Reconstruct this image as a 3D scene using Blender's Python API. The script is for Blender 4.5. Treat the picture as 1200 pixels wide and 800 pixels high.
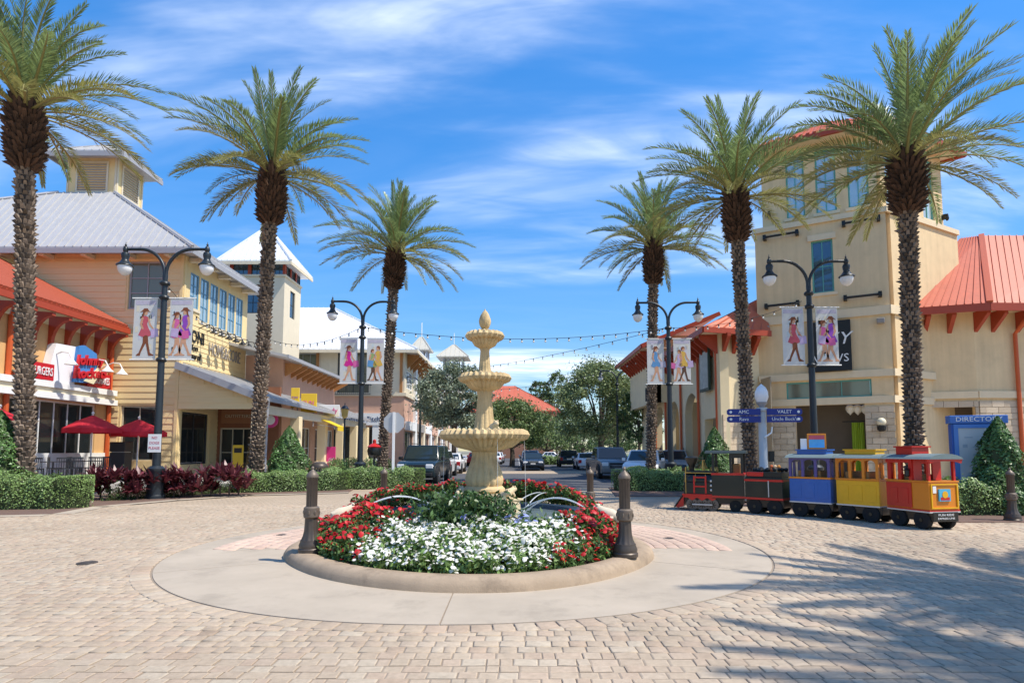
import bpy, math, random
import numpy as np
from mathutils import Vector, Matrix
random.seed(7); rng = np.random.default_rng(7)
R = math.radians
for o in list(bpy.data.objects): bpy.data.objects.remove(o)
S = bpy.context.scene
COL = S.collection
# ---------------------------------------------------------------- camera
F, CX, TILT, HOR, CAMH = 700.0, 605.0, R(4.5), 528.0, 1.6
CY = HOR - F*math.tan(TILT)
cam = bpy.data.cameras.new('camera'); co = bpy.data.objects.new('camera', cam); COL.objects.link(co)
cam.sensor_width = 36; cam.lens = F/1200*36; cam.clip_end = 6000; cam.clip_start = .1
cam.shift_x = -(CX-600)/1200; cam.shift_y = (CY-400)/1200
co.location = (0, 0, CAMH); co.rotation_euler = (math.pi/2+TILT, 0, 0)
S.camera = co
# ---------------------------------------------------------------- light
SUN = Vector((.62, -.22, 1)).normalized()
w = bpy.data.worlds.new('World'); S.world = w; w.use_nodes = True
nt = w.node_tree; nt.nodes.clear()
def N(t, typ, **kw):
    n = t.nodes.new(typ)
    for k, v in kw.items(): setattr(n, k, v)
    return n
sky = N(nt, 'ShaderNodeTexSky', sky_type='NISHITA', sun_disc=False)
sky.sun_elevation = math.asin(SUN.z); sky.sun_rotation = math.atan2(SUN.x, SUN.y)
sky.air_density = 1.0; sky.dust_density = .25; sky.ozone_density = 3.0; sky.altitude = 0
bg = N(nt, 'ShaderNodeBackground'); bg.inputs[1].default_value = .15
out = N(nt, 'ShaderNodeOutputWorld')
hsv = N(nt, 'ShaderNodeHueSaturation'); hsv.inputs['Saturation'].default_value = 1.34; hsv.inputs['Value'].default_value = 1.0; hsv.inputs['Hue'].default_value = .502
nt.links.new(sky.outputs[0], hsv.inputs['Color'])
# thin cirrus over the whole dome: direction projected on a high flat layer
tc = N(nt, 'ShaderNodeTexCoord'); sep = N(nt, 'ShaderNodeSeparateXYZ'); nt.links.new(tc.outputs['Generated'], sep.inputs[0])
def mth(t, op, a, b=None, c=None, clamp=False):
    n = N(t, 'ShaderNodeMath', operation=op); n.use_clamp = clamp
    for i, v in enumerate((a, b, c)):
        if v is None: continue
        if isinstance(v, (int, float)): n.inputs[i].default_value = v
        else: t.links.new(v, n.inputs[i])
    return n.outputs[0]
zc = mth(nt, 'ADD', mth(nt, 'MAXIMUM', sep.outputs[2], 0.0), .12)
u = mth(nt, 'DIVIDE', sep.outputs[0], zc); v = mth(nt, 'DIVIDE', sep.outputs[1], zc)
comb = N(nt, 'ShaderNodeCombineXYZ'); nt.links.new(u, comb.inputs[0]); nt.links.new(v, comb.inputs[1])
def cloud(rot, scale, loc, nscale, lo, hi, dist=.6, det=7):
    mp = N(nt, 'ShaderNodeMapping'); mp.inputs['Rotation'].default_value = (0, 0, R(rot)); mp.inputs['Scale'].default_value = scale; mp.inputs['Location'].default_value = loc
    nt.links.new(comb.outputs[0], mp.inputs[0])
    nz = N(nt, 'ShaderNodeTexNoise'); nz.inputs['Scale'].default_value = nscale; nz.inputs['Detail'].default_value = det; nz.inputs['Roughness'].default_value = .52; nz.inputs['Distortion'].default_value = dist
    nt.links.new(mp.outputs[0], nz.inputs['Vector'])
    mr = N(nt, 'ShaderNodeMapRange', interpolation_type='SMOOTHSTEP'); mr.inputs[1].default_value = lo; mr.inputs[2].default_value = hi
    nt.links.new(nz.outputs[0], mr.inputs[0]); return mr.outputs[0]
CLOUDS = dict(rot=-20, scale=(.42, 1.15, 1), loc=(7.3, 4.1, 0))
big = cloud(CLOUDS['rot'], CLOUDS['scale'], CLOUDS['loc'], .8, .482, .68)
fine = cloud(-20, (.8, 2.6, 1), (4, 1, 0), 2.0, .3, .75, 1.0)
cl = mth(nt, 'MULTIPLY', big, mth(nt, 'ADD', mth(nt, 'MULTIPLY', fine, .75), .25))
cl = mth(nt, 'ADD', mth(nt, 'MULTIPLY', cl, .92), mth(nt, 'MULTIPLY', fine, .025), clamp=True)
bw = N(nt, 'ShaderNodeRGBToBW'); nt.links.new(sky.outputs[0], bw.inputs[0])
cmpr = mth(nt, 'DIVIDE', 1.9, mth(nt, 'MULTIPLY_ADD', bw.outputs[0], .34, 1.0))   # even roll-off of the bright horizon
skc = N(nt, 'ShaderNodeVectorMath', operation='SCALE'); nt.links.new(hsv.outputs[0], skc.inputs[0]); nt.links.new(cmpr, skc.inputs['Scale'])
mix = N(nt, 'ShaderNodeMixRGB'); nt.links.new(cl, mix.inputs[0]); nt.links.new(skc.outputs[0], mix.inputs[1]); mix.inputs[2].default_value = (6.0, 6.5, 7.3, 1)
nt.links.new(mix.outputs[0], bg.inputs[0]); nt.links.new(bg.outputs[0], out.inputs[0])
sl = bpy.data.lights.new('sun', 'SUN'); sl.energy = 3.9; sl.angle = R(.53); sl.color = (1, .94, .84)
so = bpy.data.objects.new('sun', sl); COL.objects.link(so); so.rotation_euler = SUN.to_track_quat('Z', 'Y').to_euler(); so.location = (20, -10, 40)
S.view_settings.view_transform = 'Standard'; S.view_settings.look = 'None'; S.view_settings.exposure = 0.55; S.view_settings.gamma = 1
S.render.engine = 'CYCLES'; S.cycles.max_bounces = 6
# ---------------------------------------------------------------- pixel -> place
ct, st = math.cos(TILT), math.sin(TILT)
def ray(px, py):
    a, b = (px-CX)/F, (CY-py)/F
    return Vector((a, ct-st*b, st+ct*b))
def at(px, py, Y):
    d = ray(px, py); return d*(Y/d.y)+Vector((0, 0, CAMH))
def atx(px, py, X):
    d = ray(px, py); return d*(X/d.x)+Vector((0, 0, CAMH))
def gnd(px, py, z=0):
    d = ray(px, py); return d*((z-CAMH)/d.z)+Vector((0, 0, CAMH))
# ---------------------------------------------------------------- materials
def C(h):
    h = h.lstrip('#'); r = []
    for i in (0, 2, 4):
        c = int(h[i:i+2], 16)/255; r.append(c/12.92 if c <= .04045 else ((c+.055)/1.055)**2.4)
    return (*r, 1)
MATS = {}
def mat(name, col, rough=.7, var=.12, scale=6, bump=.0, bscale=60, metal=0, spec=.4, rand=0, coat=0, trans=0, emit=0, streak=0, obj=False, stain=0, sscale=1.5):
    if name in MATS: return MATS[name]
    m = bpy.data.materials.new(name); m.use_nodes = True; t = m.node_tree; b = t.nodes['Principled BSDF']
    c = C(col) if isinstance(col, str) else (*col, 1)
    b.inputs['Roughness'].default_value = rough; b.inputs['Metallic'].default_value = metal; b.inputs['Specular IOR Level'].default_value = spec
    b.inputs['Coat Weight'].default_value = coat
    b.inputs['Base Color'].default_value = c
    tcn = N(t, 'ShaderNodeTexCoord')
    val = None
    if var:
        nz = N(t, 'ShaderNodeTexNoise'); nz.inputs['Scale'].default_value = scale; nz.inputs['Detail'].default_value = 6; nz.inputs['Roughness'].default_value = .65
        t.links.new(tcn.outputs['Object'], nz.inputs['Vector'])
        val = mth(t, 'MULTIPLY_ADD', nz.outputs[0], var*2.4, 1-var*1.2)
    if streak:
        mp = N(t, 'ShaderNodeMapping'); mp.inputs['Scale'].default_value = (2.2, 2.2, .12); t.links.new(tcn.outputs['Object'], mp.inputs[0])
        nz = N(t, 'ShaderNodeTexNoise'); nz.inputs['Scale'].default_value = 2.0; nz.inputs['Detail'].default_value = 5; t.links.new(mp.outputs[0], nz.inputs['Vector'])
        s2 = mth(t, 'MULTIPLY_ADD', nz.outputs[0], streak*2, 1-streak)
        val = s2 if val is None else mth(t, 'MULTIPLY', val, s2)
    if stain:
        nz = N(t, 'ShaderNodeTexNoise'); nz.inputs['Scale'].default_value = sscale; nz.inputs['Detail'].default_value = 8; nz.inputs['Roughness'].default_value = .7; t.links.new(tcn.outputs['Object'], nz.inputs['Vector'])
        mr = N(t, 'ShaderNodeMapRange'); mr.inputs[1].default_value = .52; mr.inputs[2].default_value = .72; t.links.new(nz.outputs[0], mr.inputs[0])
        s3 = mth(t, 'MULTIPLY_ADD', mr.outputs[0], -stain, 1.0); val = s3 if val is None else mth(t, 'MULTIPLY', val, s3)
    if rand:
        g = N(t, 'ShaderNodeNewGeometry'); r0 = g.outputs['Random Per Island']
        if obj:
            oi = N(t, 'ShaderNodeObjectInfo'); r0 = mth(t, 'FRACT', mth(t, 'ADD', r0, oi.outputs['Random']))
        r_ = mth(t, 'MULTIPLY_ADD', r0, rand*2, 1-rand)
        val = r_ if val is None else mth(t, 'MULTIPLY', val, r_)
    if val is not None:
        mx = N(t, 'ShaderNodeVectorMath', operation='SCALE'); mx.inputs[0].default_value = c[:3]; t.links.new(val, mx.inputs['Scale'])
        t.links.new(mx.outputs[0], b.inputs['Base Color'])
        csock = mx.outputs[0]
    if bump:
        nb = N(t, 'ShaderNodeTexNoise'); nb.inputs['Scale'].default_value = bscale; nb.inputs['Detail'].default_value = 4; t.links.new(tcn.outputs['Object'], nb.inputs['Vector'])
        bp = N(t, 'ShaderNodeBump'); bp.inputs['Strength'].default_value = bump; bp.inputs['Distance'].default_value = .02
        t.links.new(nb.outputs[0], bp.inputs['Height']); t.links.new(bp.outputs[0], b.inputs['Normal'])
    if emit:
        b.inputs['Emission Color'].default_value = c; b.inputs['Emission Strength'].default_value = emit
    if trans:
        tr = N(t, 'ShaderNodeBsdfTranslucent'); ms = N(t, 'ShaderNodeMixShader'); ms.inputs[0].default_value = trans
        if val is not None: t.links.new(csock, tr.inputs[0])
        else: tr.inputs[0].default_value = c
        t.links.new(b.outputs[0], ms.inputs[1]); t.links.new(tr.outputs[0], ms.inputs[2]); t.links.new(ms.outputs[0], t.nodes['Material Output'].inputs[0])
    MATS[name] = m; return m
def glassy(name, col, alpha):
    if name in MATS: return MATS[name]
    m = bpy.data.materials.new(name); m.use_nodes = True; t = m.node_tree; b = t.nodes['Principled BSDF']
    b.inputs['Base Color'].default_value = C(col); b.inputs['Roughness'].default_value = .06; b.inputs['Specular IOR Level'].default_value = .6
    b.inputs['Alpha'].default_value = alpha; MATS[name] = m; return m
# ---------------------------------------------------------------- mesh helpers
def world_of(o):
    m = Matrix.Identity(4)
    while o is not None: m = o.matrix_basis @ m; o = o.parent
    return m
class MB:
    def __init__(s): s.v = []; s.f = []; s.T = None
    def add(s, vs, fs):
        b = len(s.v)
        if s.T is not None: vs = [tuple(s.T @ Vector(q)) for q in vs]
        s.v += [tuple(q) for q in vs]; s.f += [tuple(b+i for i in q) for q in fs]; return s
    def box(s, x0, x1, y0, y1, z0, z1, tx=0, ty=0):
        return s.add([(x0, y0, z0), (x1, y0, z0), (x1, y1, z0), (x0, y1, z0), (x0+tx, y0+ty, z1), (x1-tx, y0+ty, z1), (x1-tx, y1-ty, z1), (x0+tx, y1-ty, z1)],
                     [(0, 3, 2, 1), (4, 5, 6, 7), (0, 1, 5, 4), (1, 2, 6, 5), (2, 3, 7, 6), (3, 0, 4, 7)])
    def bar(s, p, q, w, h=None, up=(0, 0, 1)):
        h = h or w; p = Vector(p); q = Vector(q); d = (q-p).normalized(); up = Vector(up)
        if abs(d.dot(up)) > .98: up = Vector((0, 1, 0))
        a = d.cross(up).normalized(); b = a.cross(d)
        vs = []
        for c in (p, q):
            for i, j in ((-1, -1), (1, -1), (1, 1), (-1, 1)): vs.append(c+a*(i*w/2)+b*(j*h/2))
        return s.add(vs, [(3, 2, 1, 0), (4, 5, 6, 7), (0, 1, 5, 4), (1, 2, 6, 5), (2, 3, 7, 6), (3, 0, 4, 7)])
    def tube(s, pts, rad, n=8, cap=True):
        pts = [Vector(p) for p in pts]; vs = []; fs = []
        if isinstance(rad, (int, float)): rad = [rad]*len(pts)
        ref = None
        for i, p in enumerate(pts):
            d = (pts[min(i+1, len(pts)-1)]-pts[max(i-1, 0)]).normalized()
            if ref is None: ref = Vector((1, 0, 0)) if abs(d.x) < .9 else Vector((0, 1, 0))
            a = (ref-d*ref.dot(d)).normalized(); ref = a; b = d.cross(a)
            for k in range(n):
                t = 2*math.pi*k/n; vs.append(p+(a*math.cos(t)+b*math.sin(t))*rad[i])
        for i in range(len(pts)-1):
            for k in range(n): fs.append((i*n+k, i*n+(k+1) % n, (i+1)*n+(k+1) % n, (i+1)*n+k))
        if cap: fs.append(tuple(range(n))[::-1]); fs.append(tuple((len(pts)-1)*n+k for k in range(n)))
        return s.add(vs, fs)
    def lathe(s, prof, n=24, c=(0, 0, 0), fl=None, cap=True):
        vs = []; fs = []
        for i, (r, z) in enumerate(prof):
            for k in range(n):
                t = 2*math.pi*k/n; rr = r*(1+fl(t, i) if fl else 1)
                vs.append((c[0]+rr*math.cos(t), c[1]+rr*math.sin(t), c[2]+z))
        for i in range(len(prof)-1):
            for k in range(n): fs.append((i*n+k, i*n+(k+1) % n, (i+1)*n+(k+1) % n, (i+1)*n+k))
        if cap: fs.append(tuple(range(n))[::-1]); fs.append(tuple((len(prof)-1)*n+k for k in range(n)))
        return s.add(vs, fs)
    def prism(s, poly, axis, a0, a1):
        n = len(poly)
        def P(p, a): return (a, p[0], p[1]) if axis == 'x' else (p[0], a, p[1]) if axis == 'y' else (p[0], p[1], a)
        return s.add([P(p, a0) for p in poly]+[P(p, a1) for p in poly], [tuple(range(n))[::-1], tuple(range(n, 2*n))]+[(i, (i+1) % n, n+(i+1) % n, n+i) for i in range(n)])
    def slab(s, poly, th):
        """3-D polygon given a thickness along its normal (downwards)"""
        p = [Vector(q) for q in poly]; nn = (p[1]-p[0]).cross(p[2]-p[0]).normalized()
        if nn.z < 0: nn = -nn; p = p[::-1]
        n = len(p); q = [a-nn*th for a in p]
        return s.add(p+q, [tuple(range(n)), tuple(range(n, 2*n))[::-1]]+[((i+1) % n, i, n+i, n+(i+1) % n) for i in range(n)])
    def ball(s, c, r, n=10, m=6):
        if isinstance(r, (int, float)): r = (r, r, r)
        vs = [(c[0], c[1], c[2]-r[2])]; fs = []
        for i in range(1, m):
            ph = math.pi*i/m
            for k in range(n):
                t = 2*math.pi*k/n; vs.append((c[0]+r[0]*math.sin(ph)*math.cos(t), c[1]+r[1]*math.sin(ph)*math.sin(t), c[2]-r[2]*math.cos(ph)))
        vs.append((c[0], c[1], c[2]+r[2])); top = len(vs)-1
        for k in range(n): fs.append((0, 1+(k+1) % n, 1+k)); fs.append((top, 1+(m-2)*n+k, 1+(m-2)*n+(k+1) % n))
        for i in range(m-2):
            for k in range(n): fs.append((1+i*n+k, 1+i*n+(k+1) % n, 1+(i+1)*n+(k+1) % n, 1+(i+1)*n+k))
        return s.add(vs, fs)
    def mesh(s, name, inv=None):
        me = bpy.data.meshes.new(name); vs = s.v
        if inv is not None: vs = [tuple(inv @ Vector(q)) for q in vs]
        me.from_pydata(vs, [], s.f); me.update(); return me
    def build(s, name, m, parent=None, smooth=False, world=False, bevel=0, seg=2, stuff=False):
        inv = world_of(parent).inverted() if (world and parent is not None) else None
        me = s.mesh(name, inv); me.materials.append(m)
        if smooth: smooth_mesh(me)
        o = bpy.data.objects.new(name, me); COL.objects.link(o); o.parent = parent
        if bevel:
            b = o.modifiers.new('bevel', 'BEVEL'); b.width = bevel; b.segments = seg; b.limit_method = 'ANGLE'; b.angle_limit = R(35)
        if stuff: o['kind'] = 'stuff'
        return o
def smooth_mesh(me, ang=40):
    me.polygons.foreach_set('use_smooth', [True]*len(me.polygons))
    try: me.set_sharp_from_angle(angle=R(ang))
    except Exception: pass
def np_mesh(name, V, Q):
    """V (n,3), Q (m,k) faces of one size"""
    me = bpy.data.meshes.new(name); V = np.asarray(V, np.float32); Q = np.asarray(Q, np.int32); k = Q.shape[1]
    me.vertices.add(len(V)); me.vertices.foreach_set('co', V.ravel())
    me.loops.add(Q.size); me.loops.foreach_set('vertex_index', Q.ravel())
    me.polygons.add(len(Q)); me.polygons.foreach_set('loop_start', np.arange(0, Q.size, k, dtype=np.int32)); me.polygons.foreach_set('loop_total', np.full(len(Q), k, np.int32))
    me.update(calc_edges=True); me.validate(); return me
def link(name, me, m, parent=None, loc=None):
    if m and not me.materials: me.materials.append(m)
    o = bpy.data.objects.new(name, me); COL.objects.link(o); o.parent = parent
    if loc is not None: o.location = loc
    return o
def tag(o, label, cat, group=None):
    o['label'] = label; o['category'] = cat
    if group: o['group'] = group
    return o
def thing(name, label, cat, loc=(0, 0, 0), rz=0, group=None):
    o = bpy.data.objects.new(name, None); COL.objects.link(o); o.empty_display_size = .2
    o.location = loc; o.rotation_euler = (0, 0, rz); return tag(o, label, cat, group)
def struct(o): o['kind'] = 'structure'; return o
def copy_tree(o, parent=None):
    c = o.copy(); COL.objects.link(c)
    if parent is not None: c.parent = parent
    for ch in o.children: copy_tree(ch, c)
    return c
CUBE = {}
def cube_mesh(m):
    if m.name not in CUBE:
        me = MB().box(-.5, .5, -.5, .5, -.5, .5).mesh('unit_bar'); me.materials.append(m); CUBE[m.name] = me
    return CUBE[m.name]
def bar_obj(name, p, q, w, h, m, parent, up=(0, 0, 1)):
    p = Vector(p); q = Vector(q); d = q-p; L = d.length; d = d/L; up = Vector(up)
    if abs(d.dot(up)) > .98: up = Vector((0, 1, 0))
    a = d.cross(up).normalized(); b = a.cross(d)
    M = Matrix(((d.x*L, a.x*w, b.x*h, 0), (d.y*L, a.y*w, b.y*h, 0), (d.z*L, a.z*w, b.z*h, 0), (0, 0, 0, 1))); M.translation = (p+q)/2
    o = bpy.data.objects.new(name, cube_mesh(m)); COL.objects.link(o); o.parent = parent
    o.matrix_basis = world_of(parent).inverted() @ M
    return o
def text(name, s, size, m, parent, T, depth=.02, align='CENTER', shear=0, xs=1, bold=0):
    c = bpy.data.curves.new(name, 'FONT'); c.body = s; c.size = size; c.align_x = align; c.align_y = 'CENTER'; c.extrude = depth; c.shear = shear; c.resolution_u = 2; c.offset = bold
    tmp = bpy.data.objects.new(name+'_tmp', c); COL.objects.link(tmp)
    dg = bpy.context.evaluated_depsgraph_get(); me = bpy.data.meshes.new_from_object(tmp.evaluated_get(dg))
    bpy.data.objects.remove(tmp); bpy.data.curves.remove(c)
    me.transform(Matrix.Diagonal((xs, 1, 1, 1))); me.materials.clear(); me.materials.append(m); me.name = name
    o = bpy.data.objects.new(name, me); COL.objects.link(o); o.parent = parent
    # text lies in local xz (standing), facing local -y
    o.matrix_basis = world_of(parent).inverted() @ T @ Matrix.Rotation(math.pi/2, 4, 'X')
    return o
def frame(p0, p1, z=0):
    """wall frame: p0 left, p1 right seen from outside; x along, y inward, z up"""
    d = Vector((p1[0]-p0[0], p1[1]-p0[1], 0)); L = d.length; d /= L
    T = Matrix(((d.x, -d.y, 0, p0[0]), (d.y, d.x, 0, p0[1]), (0, 0, 1, z), (0, 0, 0, 1))); return T, L
def wall_cells(x0, x1, z0, z1, ops):
    xs = sorted({x0, x1, *[min(max(o[0], x0), x1) for o in ops], *[min(max(o[1], x0), x1) for o in ops]})
    zs = sorted({z0, z1, *[min(max(o[2], z0), z1) for o in ops], *[min(max(o[3], z0), z1) for o in ops]})
    res = []
    for j in range(len(zs)-1):
        cur = None
        for i in range(len(xs)-1):
            cx, cz = (xs[i]+xs[i+1])/2, (zs[j]+zs[j+1])/2
            solid = not any(o[0] < cx < o[1] and o[2] < cz < o[3] for o in ops)
            if solid: cur = [cur[0] if cur else xs[i], xs[i+1]]
            if (not solid or i == len(xs)-2) and cur: res.append((cur[0], cur[1], zs[j], zs[j+1])); cur = None
    return res
def wall(name, T, x0, x1, z0, z1, ops, th, m, parent, stuff=False):
    mb = MB(); mb.T = T
    for a, b, c, d in wall_cells(x0, x1, z0, z1, ops): mb.box(a, b, 0, th, c, d)
    return mb.build(name, m, parent, world=True)
def window(parent, T, x0, x1, z0, z1, nx, nz, fm, gm, fw=.07, inset=.12, proud=0, name='window', split=True, trim=None):
    mb = MB(); mb.T = T; y0, y1 = inset-.04, inset+.06
    mb.box(x0, x0+fw, y0, y1, z0, z1); mb.box(x1-fw, x1, y0, y1, z0, z1); mb.box(x0+fw, x1-fw, y0, y1, z0, z0+fw); mb.box(x0+fw, x1-fw, y0, y1, z1-fw, z1)
    gw, gh = (x1-x0-2*fw)/nx, (z1-z0-2*fw)/nz; bw = fw*.55
    for i in range(1, nx): mb.box(x0+fw+gw*i-bw/2, x0+fw+gw*i+bw/2, y0+.01, y1-.01, z0+fw, z1-fw)
    for j in range(1, nz): mb.box(x0+fw, x1-fw, y0+.014, y1-.014, z0+fw+gh*j-bw/2, z0+fw+gh*j+bw/2)
    o = mb.build(name, fm, parent, world=True)
    for i in range(nx if split else 1):
        for j in range(nz if split else 1):
            g = MB(); g.T = T
            if split: g.box(x0+fw+gw*i+.005, x0+fw+gw*(i+1)-.005, inset+.005, inset+.02, z0+fw+gh*j+.005, z0+fw+gh*(j+1)-.005)
            else: g.box(x0+fw*.8, x1-fw*.8, inset+.005, inset+.02, z0+fw*.8, z1-fw*.8)
            g.build('pane', gm, o, world=True)
    if trim:
        t = MB(); t.T = T; t.box(x0-.14, x1+.14, -.06, .05, z0-.16, z0-.002); t.build('sill', trim, o, world=True)
    return o
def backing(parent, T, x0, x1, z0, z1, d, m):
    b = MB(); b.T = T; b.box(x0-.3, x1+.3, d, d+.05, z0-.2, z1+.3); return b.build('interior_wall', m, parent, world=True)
# leaves ------------------------------------------------------------------
def leaf_mesh(name, P, size, up=.3, aspect=.5, jit=.35, dirs=None):
    n = len(P); P = np.asarray(P)
    d = rng.normal(size=(n, 3)) if dirs is None else np.asarray(dirs)+rng.normal(size=(n, 3))*.45
    d[:, 2] += up; d /= np.linalg.norm(d, axis=1)[:, None]
    r = rng.normal(size=(n, 3)); s = np.cross(d, r); s /= np.linalg.norm(s, axis=1)[:, None]
    nn = np.cross(d, s)
    if dirs is not None:      # leaves lie on the surface, facing outwards and up
        nn = np.asarray(dirs, float)+rng.normal(size=(n, 3))*.55; nn[:, 2] += .35; nn /= np.linalg.norm(nn, axis=1)[:, None]
        d = np.cross(nn, rng.normal(size=(n, 3))); d /= np.linalg.norm(d, axis=1)[:, None]; s = np.cross(nn, d)
    L = (size*(1+rng.uniform(-jit, jit, n)))[:, None] if np.ndim(size) == 0 else np.asarray(size)[:, None]
    a = P-d*L*.5; c = P+d*L*.5; w_ = L*aspect*.5; b = P-s*w_+nn*L*.08; e = P+s*w_+nn*L*.08
    V = np.stack([a, b, c, e], 1).reshape(-1, 3); Q = np.arange(4*n).reshape(n, 4)
    return np_mesh(name, V, Q)
# ================================================================ GROUND
m_ground = mat('dry_ground', '#8a8571', .95, .2, .4)
m_asph = mat('asphalt', (.085, .085, .09), .9, .18, 3, .25, 90)
m_conc = mat('ring_concrete', (.435, .36, .27), .85, .22, .9, .12, 120, stain=.22, sscale=1.3)
m_kerb = mat('kerb_concrete', (.37, .275, .185), .85, .3, 3, .25, 60, stain=.42, sscale=2.2)
m_walk = mat('sidewalk_concrete', (.47, .44, .40), .9, .1, 2, .1, 80)
m_joint = mat('joint_sand', (.29, .23, .17), .95, .2, 20)
def paver_mat(name, base):
    m = bpy.data.materials.new(name); m.use_nodes = True; t = m.node_tree; b = t.nodes['Principled BSDF']
    b.inputs['Roughness'].default_value = .9; b.inputs['Specular IOR Level'].default_value = .25
    g = N(t, 'ShaderNodeNewGeometry'); oi = N(t, 'ShaderNodeObjectInfo')
    r0 = mth(t, 'FRACT', mth(t, 'ADD', g.outputs['Random Per Island'], oi.outputs['Random']))
    rp = N(t, 'ShaderNodeValToRGB'); e = rp.color_ramp
    for i, (p, c) in enumerate(base):
        el = e.elements[i] if i < 2 else e.elements.new(p)
        el.position = p; el.color = (*c, 1)
    t.links.new(r0, rp.inputs[0])
    nz = N(t, 'ShaderNodeTexNoise'); nz.inputs['Scale'].default_value = .35; nz.inputs['Detail'].default_value = 5; t.links.new(g.outputs['Position'], nz.inputs['Vector'])
    n2 = N(t, 'ShaderNodeTexNoise'); n2.inputs['Scale'].default_value = 22; n2.inputs['Detail'].default_value = 5; t.links.new(g.outputs['Position'], n2.inputs['Vector'])
    val = mth(t, 'MULTIPLY', mth(t, 'MULTIPLY_ADD', nz.outputs[0], .75, .64), mth(t, 'MULTIPLY_ADD', n2.outputs[0], .5, .75))
    n3 = N(t, 'ShaderNodeTexNoise'); n3.inputs['Scale'].default_value = 1.6; n3.inputs['Detail'].default_value = 7; n3.inputs['Roughness'].default_value = .7; t.links.new(g.outputs['Position'], n3.inputs['Vector'])
    mr = N(t, 'ShaderNodeMapRange'); mr.inputs[1].default_value = .56; mr.inputs[2].default_value = .74; t.links.new(n3.outputs[0], mr.inputs[0]); val = mth(t, 'MULTIPLY', val, mth(t, 'MULTIPLY_ADD', mr.outputs[0], -.28, 1.0))
    sc = N(t, 'ShaderNodeVectorMath', operation='SCALE'); t.links.new(rp.outputs[0], sc.inputs[0]); t.links.new(val, sc.inputs['Scale'])
    t.links.new(sc.outputs[0], b.inputs['Base Color'])
    bp = N(t, 'ShaderNodeBump'); bp.inputs['Strength'].default_value = .25; bp.inputs['Distance'].default_value = .01; t.links.new(n2.outputs[0], bp.inputs['Height']); t.links.new(bp.outputs[0], b.inputs['Normal'])
    return m
PAV = [(0, (.40, .31, .22)), (.35, (.43, .34, .242)), (.6, (.42, .315, .225)), (.8, (.455, .375, .275)), (1, (.385, .285, .20))]
m_pav = paver_mat('tan_paver', PAV)
m_pink = paver_mat('pink_paver', [(0, (.52, .375, .29)), (.5, (.56, .41, .31)), (1, (.49, .345, .265))])
# far paving: brick texture where single pavers no longer show
m_pavfar = bpy.data.materials.new('far_paving'); m_pavfar.use_nodes = True
t_ = m_pavfar.node_tree; b_ = t_.nodes['Principled BSDF']; b_.inputs['Roughness'].default_value = .9; b_.inputs['Specular IOR Level'].default_value = .25
br = N(t_, 'ShaderNodeTexBrick'); br.inputs['Scale'].default_value = 1; br.inputs['Brick Width'].default_value = .16; br.inputs['Row Height'].default_value = .145; br.inputs['Mortar Size'].default_value = .006
br.inputs['Color1'].default_value = (.445, .35, .25, 1); br.inputs['Color2'].default_value = (.405, .315, .22, 1); br.inputs['Mortar'].default_value = (.22, .17, .125, 1)
g_ = N(t_, 'ShaderNodeNewGeometry'); t_.links.new(g_.outputs['Position'], br.inputs['Vector'])
nz_ = N(t_, 'ShaderNodeTexNoise'); nz_.inputs['Scale'].default_value = .35; nz_.inputs['Detail'].default_value = 5; t_.links.new(g_.outputs['Position'], nz_.inputs['Vector'])
sc_ = N(t_, 'ShaderNodeVectorMath', operation='SCALE'); t_.links.new(br.outputs[0], sc_.inputs[0]); t_.links.new(mth(t_, 'MULTIPLY_ADD', nz_.outputs[0], .5, .75), sc_.inputs['Scale']); t_.links.new(sc_.outputs[0], b_.inputs['Base Color'])

def sheet(name, poly, z, m, th=None):
    mb = MB(); mb.add([(x, y, z) for x, y in poly], [tuple(range(len(poly)))]); return struct(mb.build(name, m))
struct(MB().box(-2500, 2500, -300, 4000, -.6, -.16).build('ground', m_ground))
RC = Vector((-.72, 10.25, 0)); RR = 4.64
pz = MB().box(-45, 45, -20, 26.2, -.15, 0).build('plaza_paving', m_pavfar); struct(pz)
struct(MB().box(-6.4, 7.4, 26.2, 400, -.15, .004).build('road', m_asph))
struct(MB().box(-60, 60, 400, 420, -.15, .002).build('far_road', m_asph))
struct(MB().box(-6.3, 7.3, 42, 47.5, 0.004, .010).build('crosswalk_paving', m_pavfar))
for nm, x0, x1, y0, y1 in (('sidewalk_left', -45, -6.6, 27.5, 41.5), ('sidewalk_left', -45, -6.6, 48, 200), ('sidewalk_right', 7.6, 45, 27.5, 41.5), ('sidewalk_right', 7.6, 45, 48, 200)):
    struct(MB().box(x0, x1, y0, y1, -.14, .12).build(nm, m_walk, bevel=.03))
    kx = x1 if x0 < 0 else x0
    struct(MB().box(kx+(.002 if x0 < 0 else -.18), kx+(.18 if x0 < 0 else -.002), y0, y1, -.14, .125).build('kerb_edge', m_kerb, bevel=.02))
m_paint = mat('road_paint', (.7, .68, .62), .8, .2, 8)
for k in range(9): struct(MB().box(.35, .47, 50+k*9, 53+k*9, .004, .009).build('lane_marking', m_paint))
for k in range(8):
    for x in (-6.0, 6.9-2.2): struct(MB().box(x, x+2.2, 50+k*6.2, 50.1+k*6.2, .004, .009).build('parking_line', m_paint))
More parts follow.
